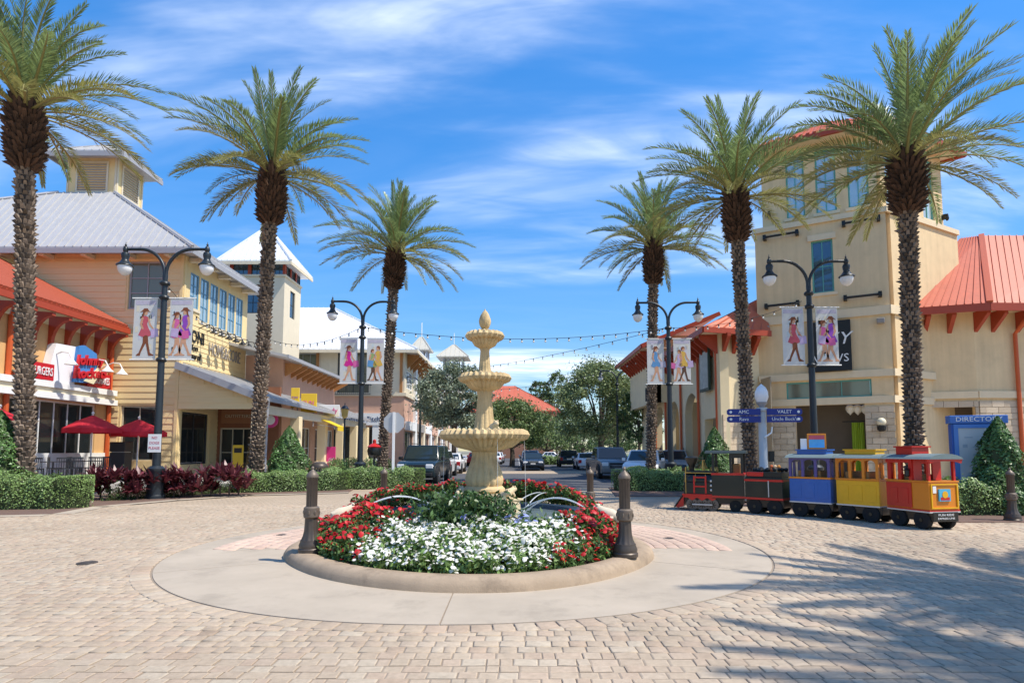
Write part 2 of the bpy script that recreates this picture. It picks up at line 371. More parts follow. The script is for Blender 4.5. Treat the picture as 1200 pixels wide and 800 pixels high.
# pavers, nearest as objects
pm = MB().add([(-.5, -.5, -.5), (.5, -.5, -.5), (.5, .5, -.5), (-.5, .5, -.5), (-.5, -.5, .3), (.5, -.5, .3), (.5, .5, .3), (-.5, .5, .3), (-.44, -.44, .5), (.44, -.44, .5), (.44, .44, .5), (-.44, .44, .5)],
    [(0, 1, 5, 4), (1, 2, 6, 5), (2, 3, 7, 6), (3, 0, 4, 7), (4, 5, 9, 8), (5, 6, 10, 9), (6, 7, 11, 10), (7, 4, 8, 11), (8, 9, 10, 11)]).mesh('paver'); pm.materials.append(m_pav)
PV = np.array([q.co[:] for q in pm.vertices]); PF = [tuple(p.vertices) for p in pm.polygons]
cells = []
y = 1.2
while y < 17.6:
    dep = random.choice((.125, .145, .145)); x = -(y*.95+3.6)-random.random()*.3; xe = y*.95+3.6
    while x < xe:
        wd = random.choice((.10, .145, .145, .19, .215))
        cx, cy = x+wd/2, y+dep/2
        if math.hypot(cx-RC.x, cy-RC.y) > RR+.13: cells.append((cx, cy, wd-.010, dep-.010, random.uniform(-.004, .004), random.gauss(0, .035)))
        x += wd
    y += dep
cells.sort(key=lambda c: c[1])
vis = [c for c in cells if c[1] > 4.08 and -.875*c[1]-.1 < c[0] < .86*c[1]+.1][:300]
vs_ = set(id(c) for c in vis)
rest = [c for c in cells if id(c) not in vs_]
for c in vis:
    o = link('paver', pm, None, pz); o.location = (c[0], c[1], .006+c[4]); o.scale = (c[2], c[3], .02); o.rotation_euler = (random.gauss(0, .006), random.gauss(0, .006), c[5])
def paver_field(name, cells, m, parent, rot=None):
    arr = np.array([(c[0], c[1], c[2], c[3], c[4], c[5]) for c in cells]); n = len(arr)
    loc = PV[None]*np.stack([arr[:, 2], arr[:, 3], np.full(n, .02)], 1)[:, None, :]
    ca, sa = np.cos(arr[:, 5])[:, None], np.sin(arr[:, 5])[:, None]
    X = loc[:, :, 0]*ca-loc[:, :, 1]*sa+arr[:, 0][:, None]; Y = loc[:, :, 0]*sa+loc[:, :, 1]*ca+arr[:, 1][:, None]; Z = loc[:, :, 2]+.006+arr[:, 4][:, None]
    V = np.stack([X, Y, Z], 2).reshape(-1, 3); Q = (np.array(PF)[None]+(np.arange(n)*12)[:, None, None]).reshape(-1, 4)
    o = link(name, np_mesh(name, V, Q), m, parent); o['kind'] = 'stuff'; return o
paver_field('paver_field', rest, m_pav, pz)
sold = []
for k in range(148):
    a = 2*math.pi*k/148; sold.append((RC.x+(RR+.14)*math.cos(a), RC.y+(RR+.14)*math.sin(a), .225, .187, random.uniform(.004, .007), a))
paver_field('paver_border', sold, m_pav, pz)
# sand bed sheet under the paver field
jb = MB().add([(-24, 1, .0085), (24, 1, .0085), (24, 17.6, .0085), (-24, 17.6, .0085)], [(0, 1, 2, 3)]).build('joint_sand', m_joint, pz)
# concrete apron round the fountain, in pieces between saw-cut joints
ring = MB(); nseg = 96
def ringpiece(a0, a1):
    mb = MB(); n = 24
    o = [(RC.x+RR*math.cos(a0+(a1-a0)*i/n), RC.y+RR*math.sin(a0+(a1-a0)*i/n)) for i in range(n+1)]
    i_ = [(RC.x+2.2*math.cos(a0+(a1-a0)*i/n), RC.y+2.2*math.sin(a0+(a1-a0)*i/n)) for i in range(n+1)]
    for k in range(n): mb.add([(*o[k], .018), (*o[k+1], .018), (*i_[k+1], .018), (*i_[k], .018), (*o[k], -.05), (*o[k+1], -.05)], [(0, 1, 2, 3), (1, 0, 4, 5)])
    for p, q in ((o[0], i_[0]), (o[n], i_[n])): mb.add([(*p, .018), (*q, .018), (*q, -.05), (*p, -.05)], [(0, 1, 2, 3)])
    return mb
apron = ringpiece(0, .0001).build('concrete_apron', m_conc); struct(apron)
cuts = [-math.pi/2+.004+k*math.pi/3 for k in range(7)]
for k in range(6): ringpiece(cuts[k]+.0018, cuts[k+1]-.0018).build('concrete_slab', m_conc, apron)
pk = []
for rr_ in np.arange(2.1, 4.42, .2):
    n = int(2*math.pi*rr_/.24)
    for k in range(n):
        a = 2*math.pi*k/n; x, y = RC.x+rr_*math.cos(a), RC.y+rr_*math.sin(a)
        if math.sin(a) > -.13 and rr_ < 4.3: pk.append((x, y, .19, .228, random.uniform(-.002, .002)+.014, a))
paver_field('pink_paver_infill', pk, m_pink, apron)
# manhole / drain covers
m_iron = mat('cast_iron', (.10, .085, .075), .7, .3, 12, metal=.3)
def cover(px, py, r, lab):
    p = gnd(px, py); o = thing('drain_cover', lab, 'drain cover', (p.x, p.y, .016))
    MB().lathe([(r, 0), (r, .012), (r*.86, .016), (r*.84, .010), (0.001, .010)], 20).build('rim', m_iron, o)
    for k in range(5): MB().box(-r*.6, r*.6, -r*.5+k*r*.25-.012, -r*.5+k*r*.25+.012, .010, .018).build('rib', m_iron, o)
cover(102, 661, .13, 'small round iron cover alone among the tan pavers')
cover(784, 632, .11, 'small iron drain cover in the pink pavers beside the flower bed')
cover(330, 628, .10, 'small iron drain cover in the pink pavers behind the tall bollard')
# ================================================================ FLOWER BED
bedpx = [(329, 651), (334, 661), (358, 674), (400, 685), (450, 692), (500, 696), (549, 697), (600, 696), (650, 692), (700, 684), (742, 672), (765, 660), (769, 650)]
front = [gnd(*p) for p in bedpx]
curve = [(p.x, p.y) for p in front]
curve += [(x, 2*10.25-y) for x, y in curve[::-1] if 2*10.25-y > 11.2]
def resample(pts, n):
    P = np.array(pts+[pts[0]]); 
    for _ in range(2):
        Q = P[:-1]; P2 = np.empty((2*len(Q), 2)); nx = np.roll(Q, -1, 0); P2[0::2] = Q*.75+nx*.25; P2[1::2] = Q*.25+nx*.75; P = np.vstack([P2, P2[:1]])
    d = np.r_[0, np.cumsum(np.linalg.norm(np.diff(P, axis=0), axis=1))]; s = np.linspace(0, d[-1], n, endpoint=False)
    return np.stack([np.interp(s, d, P[:, 0]), np.interp(s, d, P[:, 1])], 1)
KC = resample(curve, 120)
tan_ = np.roll(KC, -1, 0)-np.roll(KC, 1, 0); tan_ /= np.linalg.norm(tan_, axis=1)[:, None]
nin = np.stack([-tan_[:, 1], tan_[:, 0]], 1)   # inward for counter-clockwise
if ((KC.mean(0)-KC)*nin).sum() < 0: nin = -nin
bed = thing('flower_bed', 'round raised bed with tan concrete kerb around the tiered fountain', 'flower bed', (RC.x, RC.y, 0))
prof = [(0, -.02), (0.015, .08), (.05, .14), (.11, .172), (.20, .178), (.30, .17), (.36, .13), (.38, 0.0)]
for s0 in range(0, 120, 20):
    mb = MB(); idx = [(s0+i) % 120 for i in range(21)]
    vs = []
    for q, i in enumerate(idx):
        off = 0
        for d, z in prof: vs.append((KC[i][0]+nin[i][0]*d+tan_[i][0]*off, KC[i][1]+nin[i][1]*d+tan_[i][1]*off, z))
    k = len(prof); fs = [(q*k+j, (q+1)*k+j, (q+1)*k+j+1, q*k+j+1) for q in range(20) for j in range(k-1)]
    fs += [tuple(range(k)), tuple(20*k+j for j in range(k))[::-1]]
    mb.add(vs, fs); mb.build('kerb_stone', m_kerb, bed, smooth=True, world=True)
inner = KC+nin*.34
m_soil = mat('soil', (.05, .035, .025), .95, .3, 20)
mb = MB(); mb.add([(x, y, .12) for x, y in inner], [tuple(range(120))]); mb.build('soil', m_soil, bed, world=True)
# planting height field
POOL = 1.75
FX, FY = -.55, 10.35
def inside(P, poly):
    x, y = P[:, 0], P[:, 1]; c = np.zeros(len(P), bool); n = len(poly); j = n-1
    for i in range(n):
        xi, yi = poly[i]; xj, yj = poly[j]
        m_ = ((yi > y) != (yj > y)) & (x < (xj-xi)*(y-yi)/(yj-yi+1e-12)+xi); c ^= m_; j = i
    return c
def sample_bed(n):
    P = np.stack([rng.uniform(inner[:, 0].min(), inner[:, 0].max(), n*2), rng.uniform(inner[:, 1].min(), inner[:, 1].max(), n*2)], 1)
    ok = inside(P, inner) & (np.hypot(P[:, 0]-FX, P[:, 1]-FY) > POOL+.12); return P[ok]
def edge_d(P): return np.min(np.linalg.norm(P[:, None, :]-inner[None, ::2, :], axis=2), axis=1)
def bump_n(P): return .05*np.sin(P[:, 0]*5.1+1)*np.sin(P[:, 1]*4.3)+.035*np.sin(P[:, 0]*11+P[:, 1]*7)
def bed_h(P):
    e = edge_d(P); return .20+(.52-.10*white_zone(P))*(1-np.exp(-e*2.4))+bump_n(P)+.22*(P[:, 1] > 11.3)
m_wleaf = mat('pale_flower_leaf', (.20, .31, .09), .55, 0, rand=.5, trans=.3)
m_rleaf = mat('red_bed_leaf', (.11, .19, .05), .55, 0, rand=.55, trans=.25)
m_wfl = mat('white_petal', (.84, .81, .72), .6, 0, rand=.08, trans=.2)
m_rfl = mat('red_petal', (.50, .012, .016), .5, 0, rand=.35, trans=.2)
m_bfl = mat('blue_petal', (.30, .34, .72), .5, 0, rand=.2, trans=.2)
m_dleaf = mat('dark_leaf', (.07, .13, .04), .4, 0, rand=.5, trans=.2)
def white_zone(P):
    a = gnd(412, 655, .3); 
    xl = -1.82+.25*np.sin(P[:, 1]*3); xr = .72+.22*np.sin(P[:, 1]*4)+(P[:, 1]-7)*-.05
    # widen at the front
    return (P[:, 1] < 8.75+.15*np.sin(P[:, 0]*3)) & (P[:, 0] > xl+(P[:, 1]-8)*.12) & (P[:, 0] < xr)
P = sample_bed(30000); h = bed_h(P); wz = white_zone(P+rng.normal(size=P.shape)*.10)
def layer(P, h, n, lo, hi):
    i = rng.integers(0, len(P), n); q = P[i]+rng.normal(size=(n, 2))*.015; return np.c_[q, h[i]+rng.uniform(lo, hi, n)]
def heads(name, P3, r, m, label, cat, petals=6, dome=.35):
    n = len(P3); k = petals; a = np.arange(k)*2*math.pi/k; rr = r*np.exp(rng.normal(size=n)*.28); ph = rng.uniform(0, 6.28, n)
    nrm = rng.normal(size=(n, 3))*.42+np.array([0, -.25, 1]); nrm /= np.linalg.norm(nrm, axis=1)[:, None]
    ax = np.cross(nrm, np.array([0, 1, .1])); ax /= np.linalg.norm(ax, axis=1)[:, None]; ay = np.cross(nrm, ax)
    th = a[None]+ph[:, None]; wob = 1+rng.uniform(-.25, .25, (n, k))
    rim = P3[:, None]+(ax[:, None]*np.cos(th)[..., None]+ay[:, None]*np.sin(th)[..., None])*(rr[:, None]*wob)[..., None]
    top = P3+nrm*(rr*dome)[:, None]
    V = np.concatenate([top[:, None], rim], 1).reshape(-1, 3); base = (np.arange(n)*(k+1))[:, None, None]
    T = np.stack([np.zeros(k, int), 1+np.arange(k), 1+(np.arange(k)+1) % k], 1)[None]+base
    o = link(name, np_mesh(name, V, T.reshape(-1, 3)), m); o['kind'] = 'stuff'; return tag(o, label, cat)
def stuff_leaves(name, P3, size, m, label, cat, **kw):
    o = link(name, leaf_mesh(name, P3, size, **kw), m); o['kind'] = 'stuff'; return tag(o, label, cat)
Pw, hw = P[wz], h[wz]; Pr, hr = P[~wz], h[~wz]
frontr = Pr[:, 1] < 12.2
stuff_leaves('white_flower_leaves', layer(Pw, hw, 20000, -.16, .035), .07, m_wleaf, 'light green leaves beneath the white flowers in front bed', 'leaves', up=.5)
heads('white_flowers', layer(Pw, hw, 2900, -.04, .06), .0255, m_wfl, 'mass of small white flowers in the front of round bed', 'flowers')
stuff_leaves('red_flower_leaves', layer(Pr, hr, 30000, -.16, .08), .075, m_rleaf, 'dark green leaves of red flowers around the fountain pool', 'leaves', up=.5)
heads('red_flowers', layer(Pr, hr+.02, 3600, -.05, .09), .031, m_rfl, 'red flowers either side of the white ones around fountain', 'flowers')
q = rng.normal(size=(5000, 3))*np.array([.34, .2, .2])+np.array([-.72, 8.6, .62]); q = q[(q[:, 2] > .2) & (q[:, 2] < 1.02) & (np.hypot(q[:, 0]-FX, q[:, 1]-FY) > POOL-.25)]
stuff_leaves('leafy_bush', q, .10, m_dleaf, 'dark green leafy bush between white flowers and fountain', 'bush', up=.3, aspect=.42)
q = np.c_[rng.uniform(-1.0, .35, 26), rng.uniform(8.2, 8.55, 26), rng.uniform(.62, .72, 26)]
heads('blue_flowers', q, .034, m_bfl, 'few pale blue flowers below the leafy bush', 'flowers')
# ================================================================ FOUNTAIN
m_stone = mat('cast_stone', (.56, .41, .21), .8, .34, 5, .4, 40, streak=.34, stain=.35, sscale=4)
m_stone2 = mat('pale_cast_stone', (.60, .48, .30), .8, .3, 6, .2, 50)
m_tile = mat('pool_tile', (.035, .06, .10), .3, .2, 10)
m_pool = mat('pool_plaster', (.36, .42, .44), .7, .1, 4)
m_waterj = glassy('falling_water', '#f4f8fb', .38)
fo = thing('tiered_fountain', 'cream stone three tiered fountain with pineapple finial in flower bed', 'fountain', (FX, FY, 0))
flute = lambda amp, n: (lambda t, i: amp*abs(math.sin(t*n/2))-amp*.5)
MB().lathe([(.46, .0), (.46, .50), (.44, .56), (.40, .60), (.40, .80), (.43, .84), (.43, .885)], 8).build('plinth', m_stone2, fo)
MB().lathe([(.33, .885), (.36, .92), (.355, .96), (.325, .985), (.315, 1.0)], 32).build('foot_ring', m_stone, fo, smooth=True)
MB().lathe([(.29, 1.0), (.315, 1.06), (.32, 1.12), (.30, 1.22), (.255, 1.34), (.22, 1.44), (.205, 1.52), (.215, 1.585)], 96, fl=flute(.09, 16)).build('pedestal', m_stone, fo, smooth=True)
def bowl(zb, zr, r0, r1, nfl, name='bowl'):
    h = zr-zb
    o = MB().lathe([(r0, zb), (r0*1.25, zb+h*.06), (r1*.66, zb+h*.22), (r1*.82, zb+h*.48), (r1*.90, zb+h*.70), (r1*.93, zb+h*.80)], 160, fl=flute(.10, nfl)).build(name, m_stone, fo, smooth=True)
    # gadrooned (rope) rim
    n = nfl*4; mb = MB(); vs = []; fs = []; K = 8
    for k in range(n):
        t = 2*math.pi*k/n
        for j in range(K):
            a = 2*math.pi*j/K; rr = .075*h/.3*(1+.22*math.sin(t*nfl*1.0+a*1.0)); 
            vs.append(((r1*.96+rr*1.15*math.cos(a))*math.cos(t), (r1*.96+rr*1.15*math.cos(a))*math.sin(t), zb+h*.86+rr*math.sin(a)))
    for k in range(n):
        for j in range(K): fs.append((k*K+j, ((k+1) % n)*K+j, ((k+1) % n)*K+(j+1) % K, k*K+(j+1) % K))
    mb.add(vs, fs); mb.build('rope_rim', m_stone, o, smooth=True)
    MB().lathe([(r1*.93, zb+h*.80), (r1*.90, zb+h*.88), (r1*.6, zb+h*.80), (.02, zb+h*.76)], 40).build('basin', m_stone, o, smooth=True)
    MB().lathe([(r1*.89, zb+h*.90), (.01, zb+h*.90)], 40, cap=False).build('water', m_water if False else MATS.get('still_water') or glassy('still_water', '#9fb2b0', .5), o)
    return o
bowl(1.585, 1.92, .20, .70, 40)
def column(z0, z1, rb, rt):
    h = z1-z0
    MB().lathe([(rb*1.55, z0), (rb*1.6, z0+.03), (rb*1.4, z0+.06)], 28).build('column_base', m_stone, fo, smooth=True)
    MB().lathe([(rb*1.35, z0+.06), (rb*1.15, z0+h*.2), (rb, z0+h*.38), (rt, z0+h*.9), (rt*1.15, z1)], 72, fl=flute(.09, 12)).build('column', m_stone, fo, smooth=True)
column(1.86, 2.63, .155, .115)
bowl(2.62, 2.90, .12, .39, 26)
column(2.85, 3.38, .10, .075)
bowl(3.37, 3.64, .08, .265, 20)
MB().lathe([(.09, 3.58), (.10, 3.64), (.06, 3.66), (.055, 3.69), (.085, 3.705), (.085, 3.72), (.05, 3.73)], 24).build('finial_foot', m_stone, fo, smooth=True)
def pine(t, i): return .10*math.sin(t*8+i*math.pi*.5*((-1)**1))
pf = [(.045, 3.73), (.075, 3.76), (.092, 3.81), (.098, 3.86), (.092, 3.91), (.078, 3.96), (.058, 4.0), (.036, 4.035), (.014, 4.06), (.006, 4.085)]
MB().lathe(pf, 48, fl=pine).build('pineapple_finial', m_stone, fo, smooth=True)
# seated creatures on the base block and the small frog on the lower bowl
def creature(parent, x, y, z, a, s, name):
    mb = MB(); mb.T = Matrix.Translation((x, y, z)) @ Matrix.Rotation(a, 4, 'Z') @ Matrix.Scale(s, 4)
    mb.tube([(-.30, 0, .05), (-.24, 0, .16), (-.10, 0, .22), (.06, 0, .26), (.18, 0, .33), (.27, 0, .38), (.36, 0, .36), (.41, 0, .33)], [.05, .15, .18, .17, .13, .12, .09, .03], 12)
    for sy in (-1, 1):
        mb.tube([(.10, sy*.12, .22), (.16, sy*.17, .12), (.17, sy*.17, .01), (.25, sy*.18, .0)], [.07, .05, .04, .03], 8)
        mb.tube([(-.18, sy*.13, .15), (-.06, sy*.21, .17), (-.14, sy*.22, .03), (.0, sy*.23, .0)], [.08, .075, .05, .03], 8)
        mb.ball((.27, sy*.07, .48), .04, 8, 5)
    return mb.build(name, m_stone2, parent, smooth=True)
creature(fo, .17, -.20, 1.90, -1.2, .42, 'frog_figure')
for a in (-.9, -2.2, .7, 2.3): 
    blk = MB(); blk.T = Matrix.Rotation(a, 4, 'Z'); blk.box(.40, .72, -.15, .15, .40, .72, .02, .02); blk.box(.38, .75, -.17, .17, .72, .76)
    b2 = blk.build('corner_block', m_stone2, fo, bevel=.012)
    creature(b2, .55*math.cos(a), .55*math.sin(a), .76, a, .42, 'frog_figure')
# pool
po = thing('fountain_pool', 'round pool with dark blue tiled rim below the tiered fountain', 'pool', (FX, FY, 0))
MB().lathe([(1.78, .1), (1.78, .50), (1.80, .50), (1.80, .575), (1.56, .575), (1.56, .2), (.01, .2)], 72, cap=False).build('wall', m_pool, po, smooth=True)
MB().lathe([(1.805, .505), (1.812, .51), (1.812, .57), (1.805, .582), (1.555, .582), (1.55, .46)], 72, cap=False).build('tile_band', m_tile, po, smooth=True)
MB().lathe([(1.555, .50), (.01, .50)], 72, cap=False).build('water', MATS['still_water'], po)
# stone fish/frog spouts round the pool with arcs of water
m_tanst = mat('spout_stone', (.62, .52, .38), .8, .2, 8, .2, 50)
for px, py, rs, lab in ((712, 604, 1.0, 'cream stone frog spout beside the bollard near the train'), (402, 602, .95, 'cream stone frog spout beside the bollard in front of left hedge'), (664, 592, .8, 'cream stone frog spout in red flowers behind the pool toward parked cars'), (494, 590, .8, 'cream stone frog spout in red flowers behind the pool toward the stop sign')):
    Yp = 9.35 if rs > .9 else 12.6
    p = at(px, py, Yp); a = math.atan2(FY-p.y, FX-p.x)
    t = thing('frog_spout', lab, 'fountain spout', (p.x, p.y, .12), a)
    zb = max(p.z-.12-.12, .3)
    MB().lathe([(.20, 0), (.19, zb*.5), (.15, zb)], 12).build('rock', m_tanst, t, smooth=True)
    creature(t, 0, 0, zb, 0, .58*rs, 'frog_body').data.materials[0] = m_tanst
    T = Matrix.Translation((p.x, p.y, .12)) @ Matrix.Rotation(a, 4, 'Z')
    D = math.hypot(FX-p.x, FY-p.y)*.62; z0 = zb+.22
    for sp in (-.16, .16):
        pts = [(.36+D*s, sp*s*1.2, z0+1.5*s*.55-1.9*s*s*.62) for s in np.linspace(0, 1, 22)]
        jb_ = MB().tube(pts, [.008+.005*s for s in np.linspace(0, 1, 22)], 5).build('water_jet', m_waterj, t)
mb = MB()
for k in range(26):
    t = 2*math.pi*k/26; r = .68
    pts = [(r*math.cos(t)*(1+.05*s), r*math.sin(t)*(1+.05*s), 1.86-1.25*s*s) for s in np.linspace(0, 1, 8)]
    if k % 7 == 0: mb.tube(pts, .003, 4)
mb.build('dripping_water', m_waterj, fo)
# ================================================================ BOLLARDS
m_bron = mat('bronze_paint', (.085, .066, .052), .45, .25, 14, metal=.35, spec=.5)
m_bron2 = mat('worn_bronze', (.16, .125, .095), .5, .3, 18, metal=.25)
def bollard_proto():
    t = thing('bollard', 'x', 'bollard')
    MB().lathe([(.20, 0), (.20, .045), (.185, .06), (.19, .10), (.17, .14), (.165, .17)], 28).build('base', m_bron, t, smooth=True)
    MB().lathe([(.15, .17), (.125, .22), (.105, .30), (.098, .42), (.096, .47)], 40, fl=flute(.10, 10)).build('lower_shaft', m_bron, t, smooth=True)
    MB().lathe([(.10, .47), (.125, .49), (.13, .52), (.122, .55), (.13, .58), (.125, .62), (.10, .64)], 28).build('collar', m_bron2, t, smooth=True)
    for k in range(8):
        a = k*math.pi/4; MB().ball((.125*math.cos(a), .125*math.sin(a), .555), (.022, .022, .035), 6, 4).build('boss', m_bron2, t, smooth=True)
    MB().lathe([(.085, .64), (.085, 1.02), (.093, 1.03), (.095, 1.05)], 60, fl=flute(.10, 12)).build('fluted_shaft', m_bron, t, smooth=True)
    MB().lathe([(.098, 1.05), (.10, 1.075), (.085, 1.10), (.05, 1.135), (.028, 1.15), (.02, 1.165), (.028, 1.18), (.02, 1.20), (.002, 1.21)], 24).build('cap', m_bron2, t, smooth=True)
    return t
b0 = bollard_proto()
fl_ = gnd(359, 643, .21); fr_ = gnd(738, 648, .21)
spots = [(fl_.x+.06, fl_.y, .172, 'bronze bollard on the bed kerb in front of the left hedge'), (fr_.x-.06, fr_.y, .172, 'bronze bollard on bed kerb beside red flowers, facing the toy train'),
         (-3.1, 14.1, .02, 'bronze bollard behind the pool toward the black car'), (1.72, 14.0, .02, 'bronze bollard behind the pool toward the right parked cars')]
q = gnd(1187, 611); spots.append((q.x, q.y, .01, 'bronze bollard standing alone by the hedge behind the red caboose'))
for i, (x, y, z, lab) in enumerate(spots):
    o = b0 if i == 0 else copy_tree(b0); o.location = (x, y, z); o.rotation_euler = (0, 0, i*.4); o.scale = (.86, .86, 1); o['label'] = lab; o['group'] = 'bronze bollards around the fountain plaza'
# ================================================================ LAMPS + BANNERS
m_lamp = mat('lamp_paint', (.022, .03, .038), .4, .15, 8, metal=.2, spec=.5)
m_globe = mat('lamp_globe', (.80, .80, .80), .25, .0, spec=.5)
m_white = mat('white_paint', (.80, .80, .78), .55, .05, 5)
LH = 8.7
def lamp_proto():
    t = thing('street_lamp', 'x', 'street lamp')
    MB().lathe([(.30, 0), (.30, .12), (.26, .16), (.24, .9), (.27, .94), (.27, 1.02), (.18, 1.1)], 16).build('base', m_lamp, t, smooth=True)
    MB().lathe([(.13, 1.1), (.115, 3), (.095, 6.6), (.088, 7.35)], 16).build('pole', m_lamp, t, smooth=True)
    for z in (7.28, 4.66, 6.80): MB().lathe([(.11, z-.08), (.15, z-.05), (.17, z), (.15, z+.05), (.11, z+.08)], 16).build('collar', m_lamp, t, smooth=True)
    for s in (-1, 1):
        pts = [(0, 0, 7.2), (s*.02, 0, 7.55)]
        for k in range(12):
            a = math.pi*k/11*.5; pts.append((s*(.03+.86*(1-math.cos(a))), 0, 7.62+.86*math.sin(a)))
        pts += [(s*1.12, 0, 8.48), (s*1.36, 0, 8.48)]
        arm = MB().tube(pts, [.07]*2+[.055]*12+[.05, .05], 10).build('arm', m_lamp, t, smooth=True)
        MB().lathe([(.04, 8.36), (.075, 8.40), (.085, 8.48), (.06, 8.56), (.025, 8.59), (.04, 8.63), (.015, 8.67), (.004, 8.74)], 12, (s*1.40, 0, 0)).build('finial', m_lamp, arm, smooth=True)
        hd = MB().lathe([(.05, 8.38), (.11, 8.35), (.13, 8.28), (.12, 8.20), (.10, 8.13), (.13, 8.06), (.19, 7.98), (.26, 7.93), (.27, 7.90), (.24, 7.89)], 20, (s*1.40, 0, 0)).build('lamp_housing', m_lamp, t, smooth=True)
        MB().lathe([(.215, 7.90), (.225, 7.84), (.215, 7.76), (.175, 7.67), (.11, 7.60), (.05, 7.57), (.005, 7.56)], 20, (s*1.40, 0, 0)).build('globe', m_globe, hd, smooth=True)
    return t
l0 = lamp_proto()
lp = [at(184, 530, 20.0), at(422, 530, 27.2), at(786, 530, 27.4), at(955, 530, 21.3), at(492, 520, 56), at(724, 520, 51)]
LL = ['tall twin globe street lamp behind the red leaved plants with pink figure banners', 'tall twin globe street lamp beside the stop sign with couple banner',
      'tall twin globe street lamp in the clipped hedge near the arcade', 'tall twin globe street lamp behind the blue train coach',
      'far twin globe street lamp in front of the roof cupola', 'far twin globe street lamp rising from the big street tree']
LAMPS = []
for i, p in enumerate(lp):
    o = l0 if i == 0 else copy_tree(l0); o.location = (p.x, p.y, 0); o['label'] = LL[i]; o['group'] = 'twin globe street lamps along the street'
    o.rotation_euler = (0, 0, (.0, .03, -.02, .0, .5, -.2)[i]); LAMPS.append(o)
# banners
m_ban = mat('banner_cloth', (.72, .71, .68), .8, .10, 2.5, trans=.15)
def pm_(name, c): return mat('print_'+name, c, .8, .25, 6)
PR = dict(skin=pm_('skin', (.62, .33, .20)), hair=pm_('hair', (.22, .07, .03)), red=pm_('red', (.55, .10, .13)), pink=pm_('pink', (.66, .13, .34)), purple=pm_('purple', (.28, .07, .45)),
          magenta=pm_('magenta', (.62, .02, .26)), green=pm_('green', (.28, .38, .14)), brown=pm_('brown', (.12, .06, .035)), yellow=pm_('yellow', (.68, .42, .08)), blue=pm_('blue', (.12, .30, .55)), grey=pm_('grey', (.50, .46, .55)), lilac=pm_('lilac', (.52, .40, .60)))
def figure(b, T, cx, z0, H, dress, legs, flip=1, bag=None, hat=True):
    """walking shopper as flat print: polygons a couple of mm proud"""
    def poly(name, pts, m, k):
        mb = MB(); mb.T = T; mb.add([(cx+flip*x*H, -.004-.0012*k, z0+z*H) for x, z in pts], [tuple(range(len(pts)))]); mb.build(name, m, b, world=True)
    poly('printed_leg', [(-.035, .50), (.04, .50), (.035, .27), (-.06, .07), (-.075, .0), (-.16, .0), (-.15, .025), (-.105, .06), (-.03, .27)], PR[legs], 0)
    poly('printed_leg', [(-.01, .50), (.065, .50), (.085, .27), (.13, .06), (.21, .015), (.20, .0), (.10, .0), (.085, .05), (.03, .27)], PR[legs], 1)
    poly('printed_dress', [(-.075, .81), (-.02, .835), (.05, .82), (.07, .76), (.045, .66), (.075, .58), (.15, .44), (.09, .40), (.03, .43), (-.04, .39), (-.13, .43), (-.06, .60), (-.045, .68)], PR[dress], 2)
    poly('printed_arm', [(-.075, .81), (-.03, .79), (-.06, .66), (-.02, .56), (-.045, .545), (-.105, .66)], PR['skin'], 3)
    poly('printed_arm', [(.05, .82), (.08, .79), (.12, .66), (.19, .56), (.17, .545), (.085, .64)], PR['skin'], 3)
    poly('printed_head', [(.01+.038*math.cos(a), .895+.052*math.sin(a)) for a in np.linspace(0, 6.28, 11)[:-1]]+[(.045, .85)], PR['skin'], 3)
    if hat: poly('printed_hair', [(-.12, .905), (-.05, .925), (-.055, .86), (-.085, .79), (-.03, .83), (-.015, .90), (.03, .93), (.11, .90), (.06, .955), (.045, .99), (-.03, .99), (-.055, .955)], PR['hair'], 4)
    else: poly('printed_hair', [(-.045, .84), (-.05, .93), (-.02, .965), (.03, .96), (.055, .92), (.0, .92), (-.015, .88)], PR['hair'], 4)
    if bag: poly('printed_bag', [(.12, .55), (.27, .57), (.29, .40), (.14, .37)], PR[bag], 5)
DES = [[('red', 'hair', 1, 'lilac', True, .0)], [('pink', 'skin', 1, 'pink', True, -.14), ('purple', 'skin', -1, 'lilac', True, .14)],
       [('magenta', 'skin', 1, 'pink', True, .0)], [('green', 'brown', 1, None, False, -.13), ('yellow', 'skin', -1, 'blue', False, .12)],
       [('blue', 'skin', 1, 'grey', True, .0)], [('yellow', 'brown', 1, 'lilac', False, .04), ('lilac', 'skin', -1, 'pink', False, -.12)]]
BL = ['walking woman in red dress printed', 'two women in pink and purple printed', 'woman in magenta dress printed', 'couple in green and yellow printed', 'woman in blue dress printed', 'pair in yellow and lilac printed']
WH = ['on lamp behind the red leaved plants', 'on lamp beside the stop sign', 'on lamp near the arcade', 'on lamp behind the train']
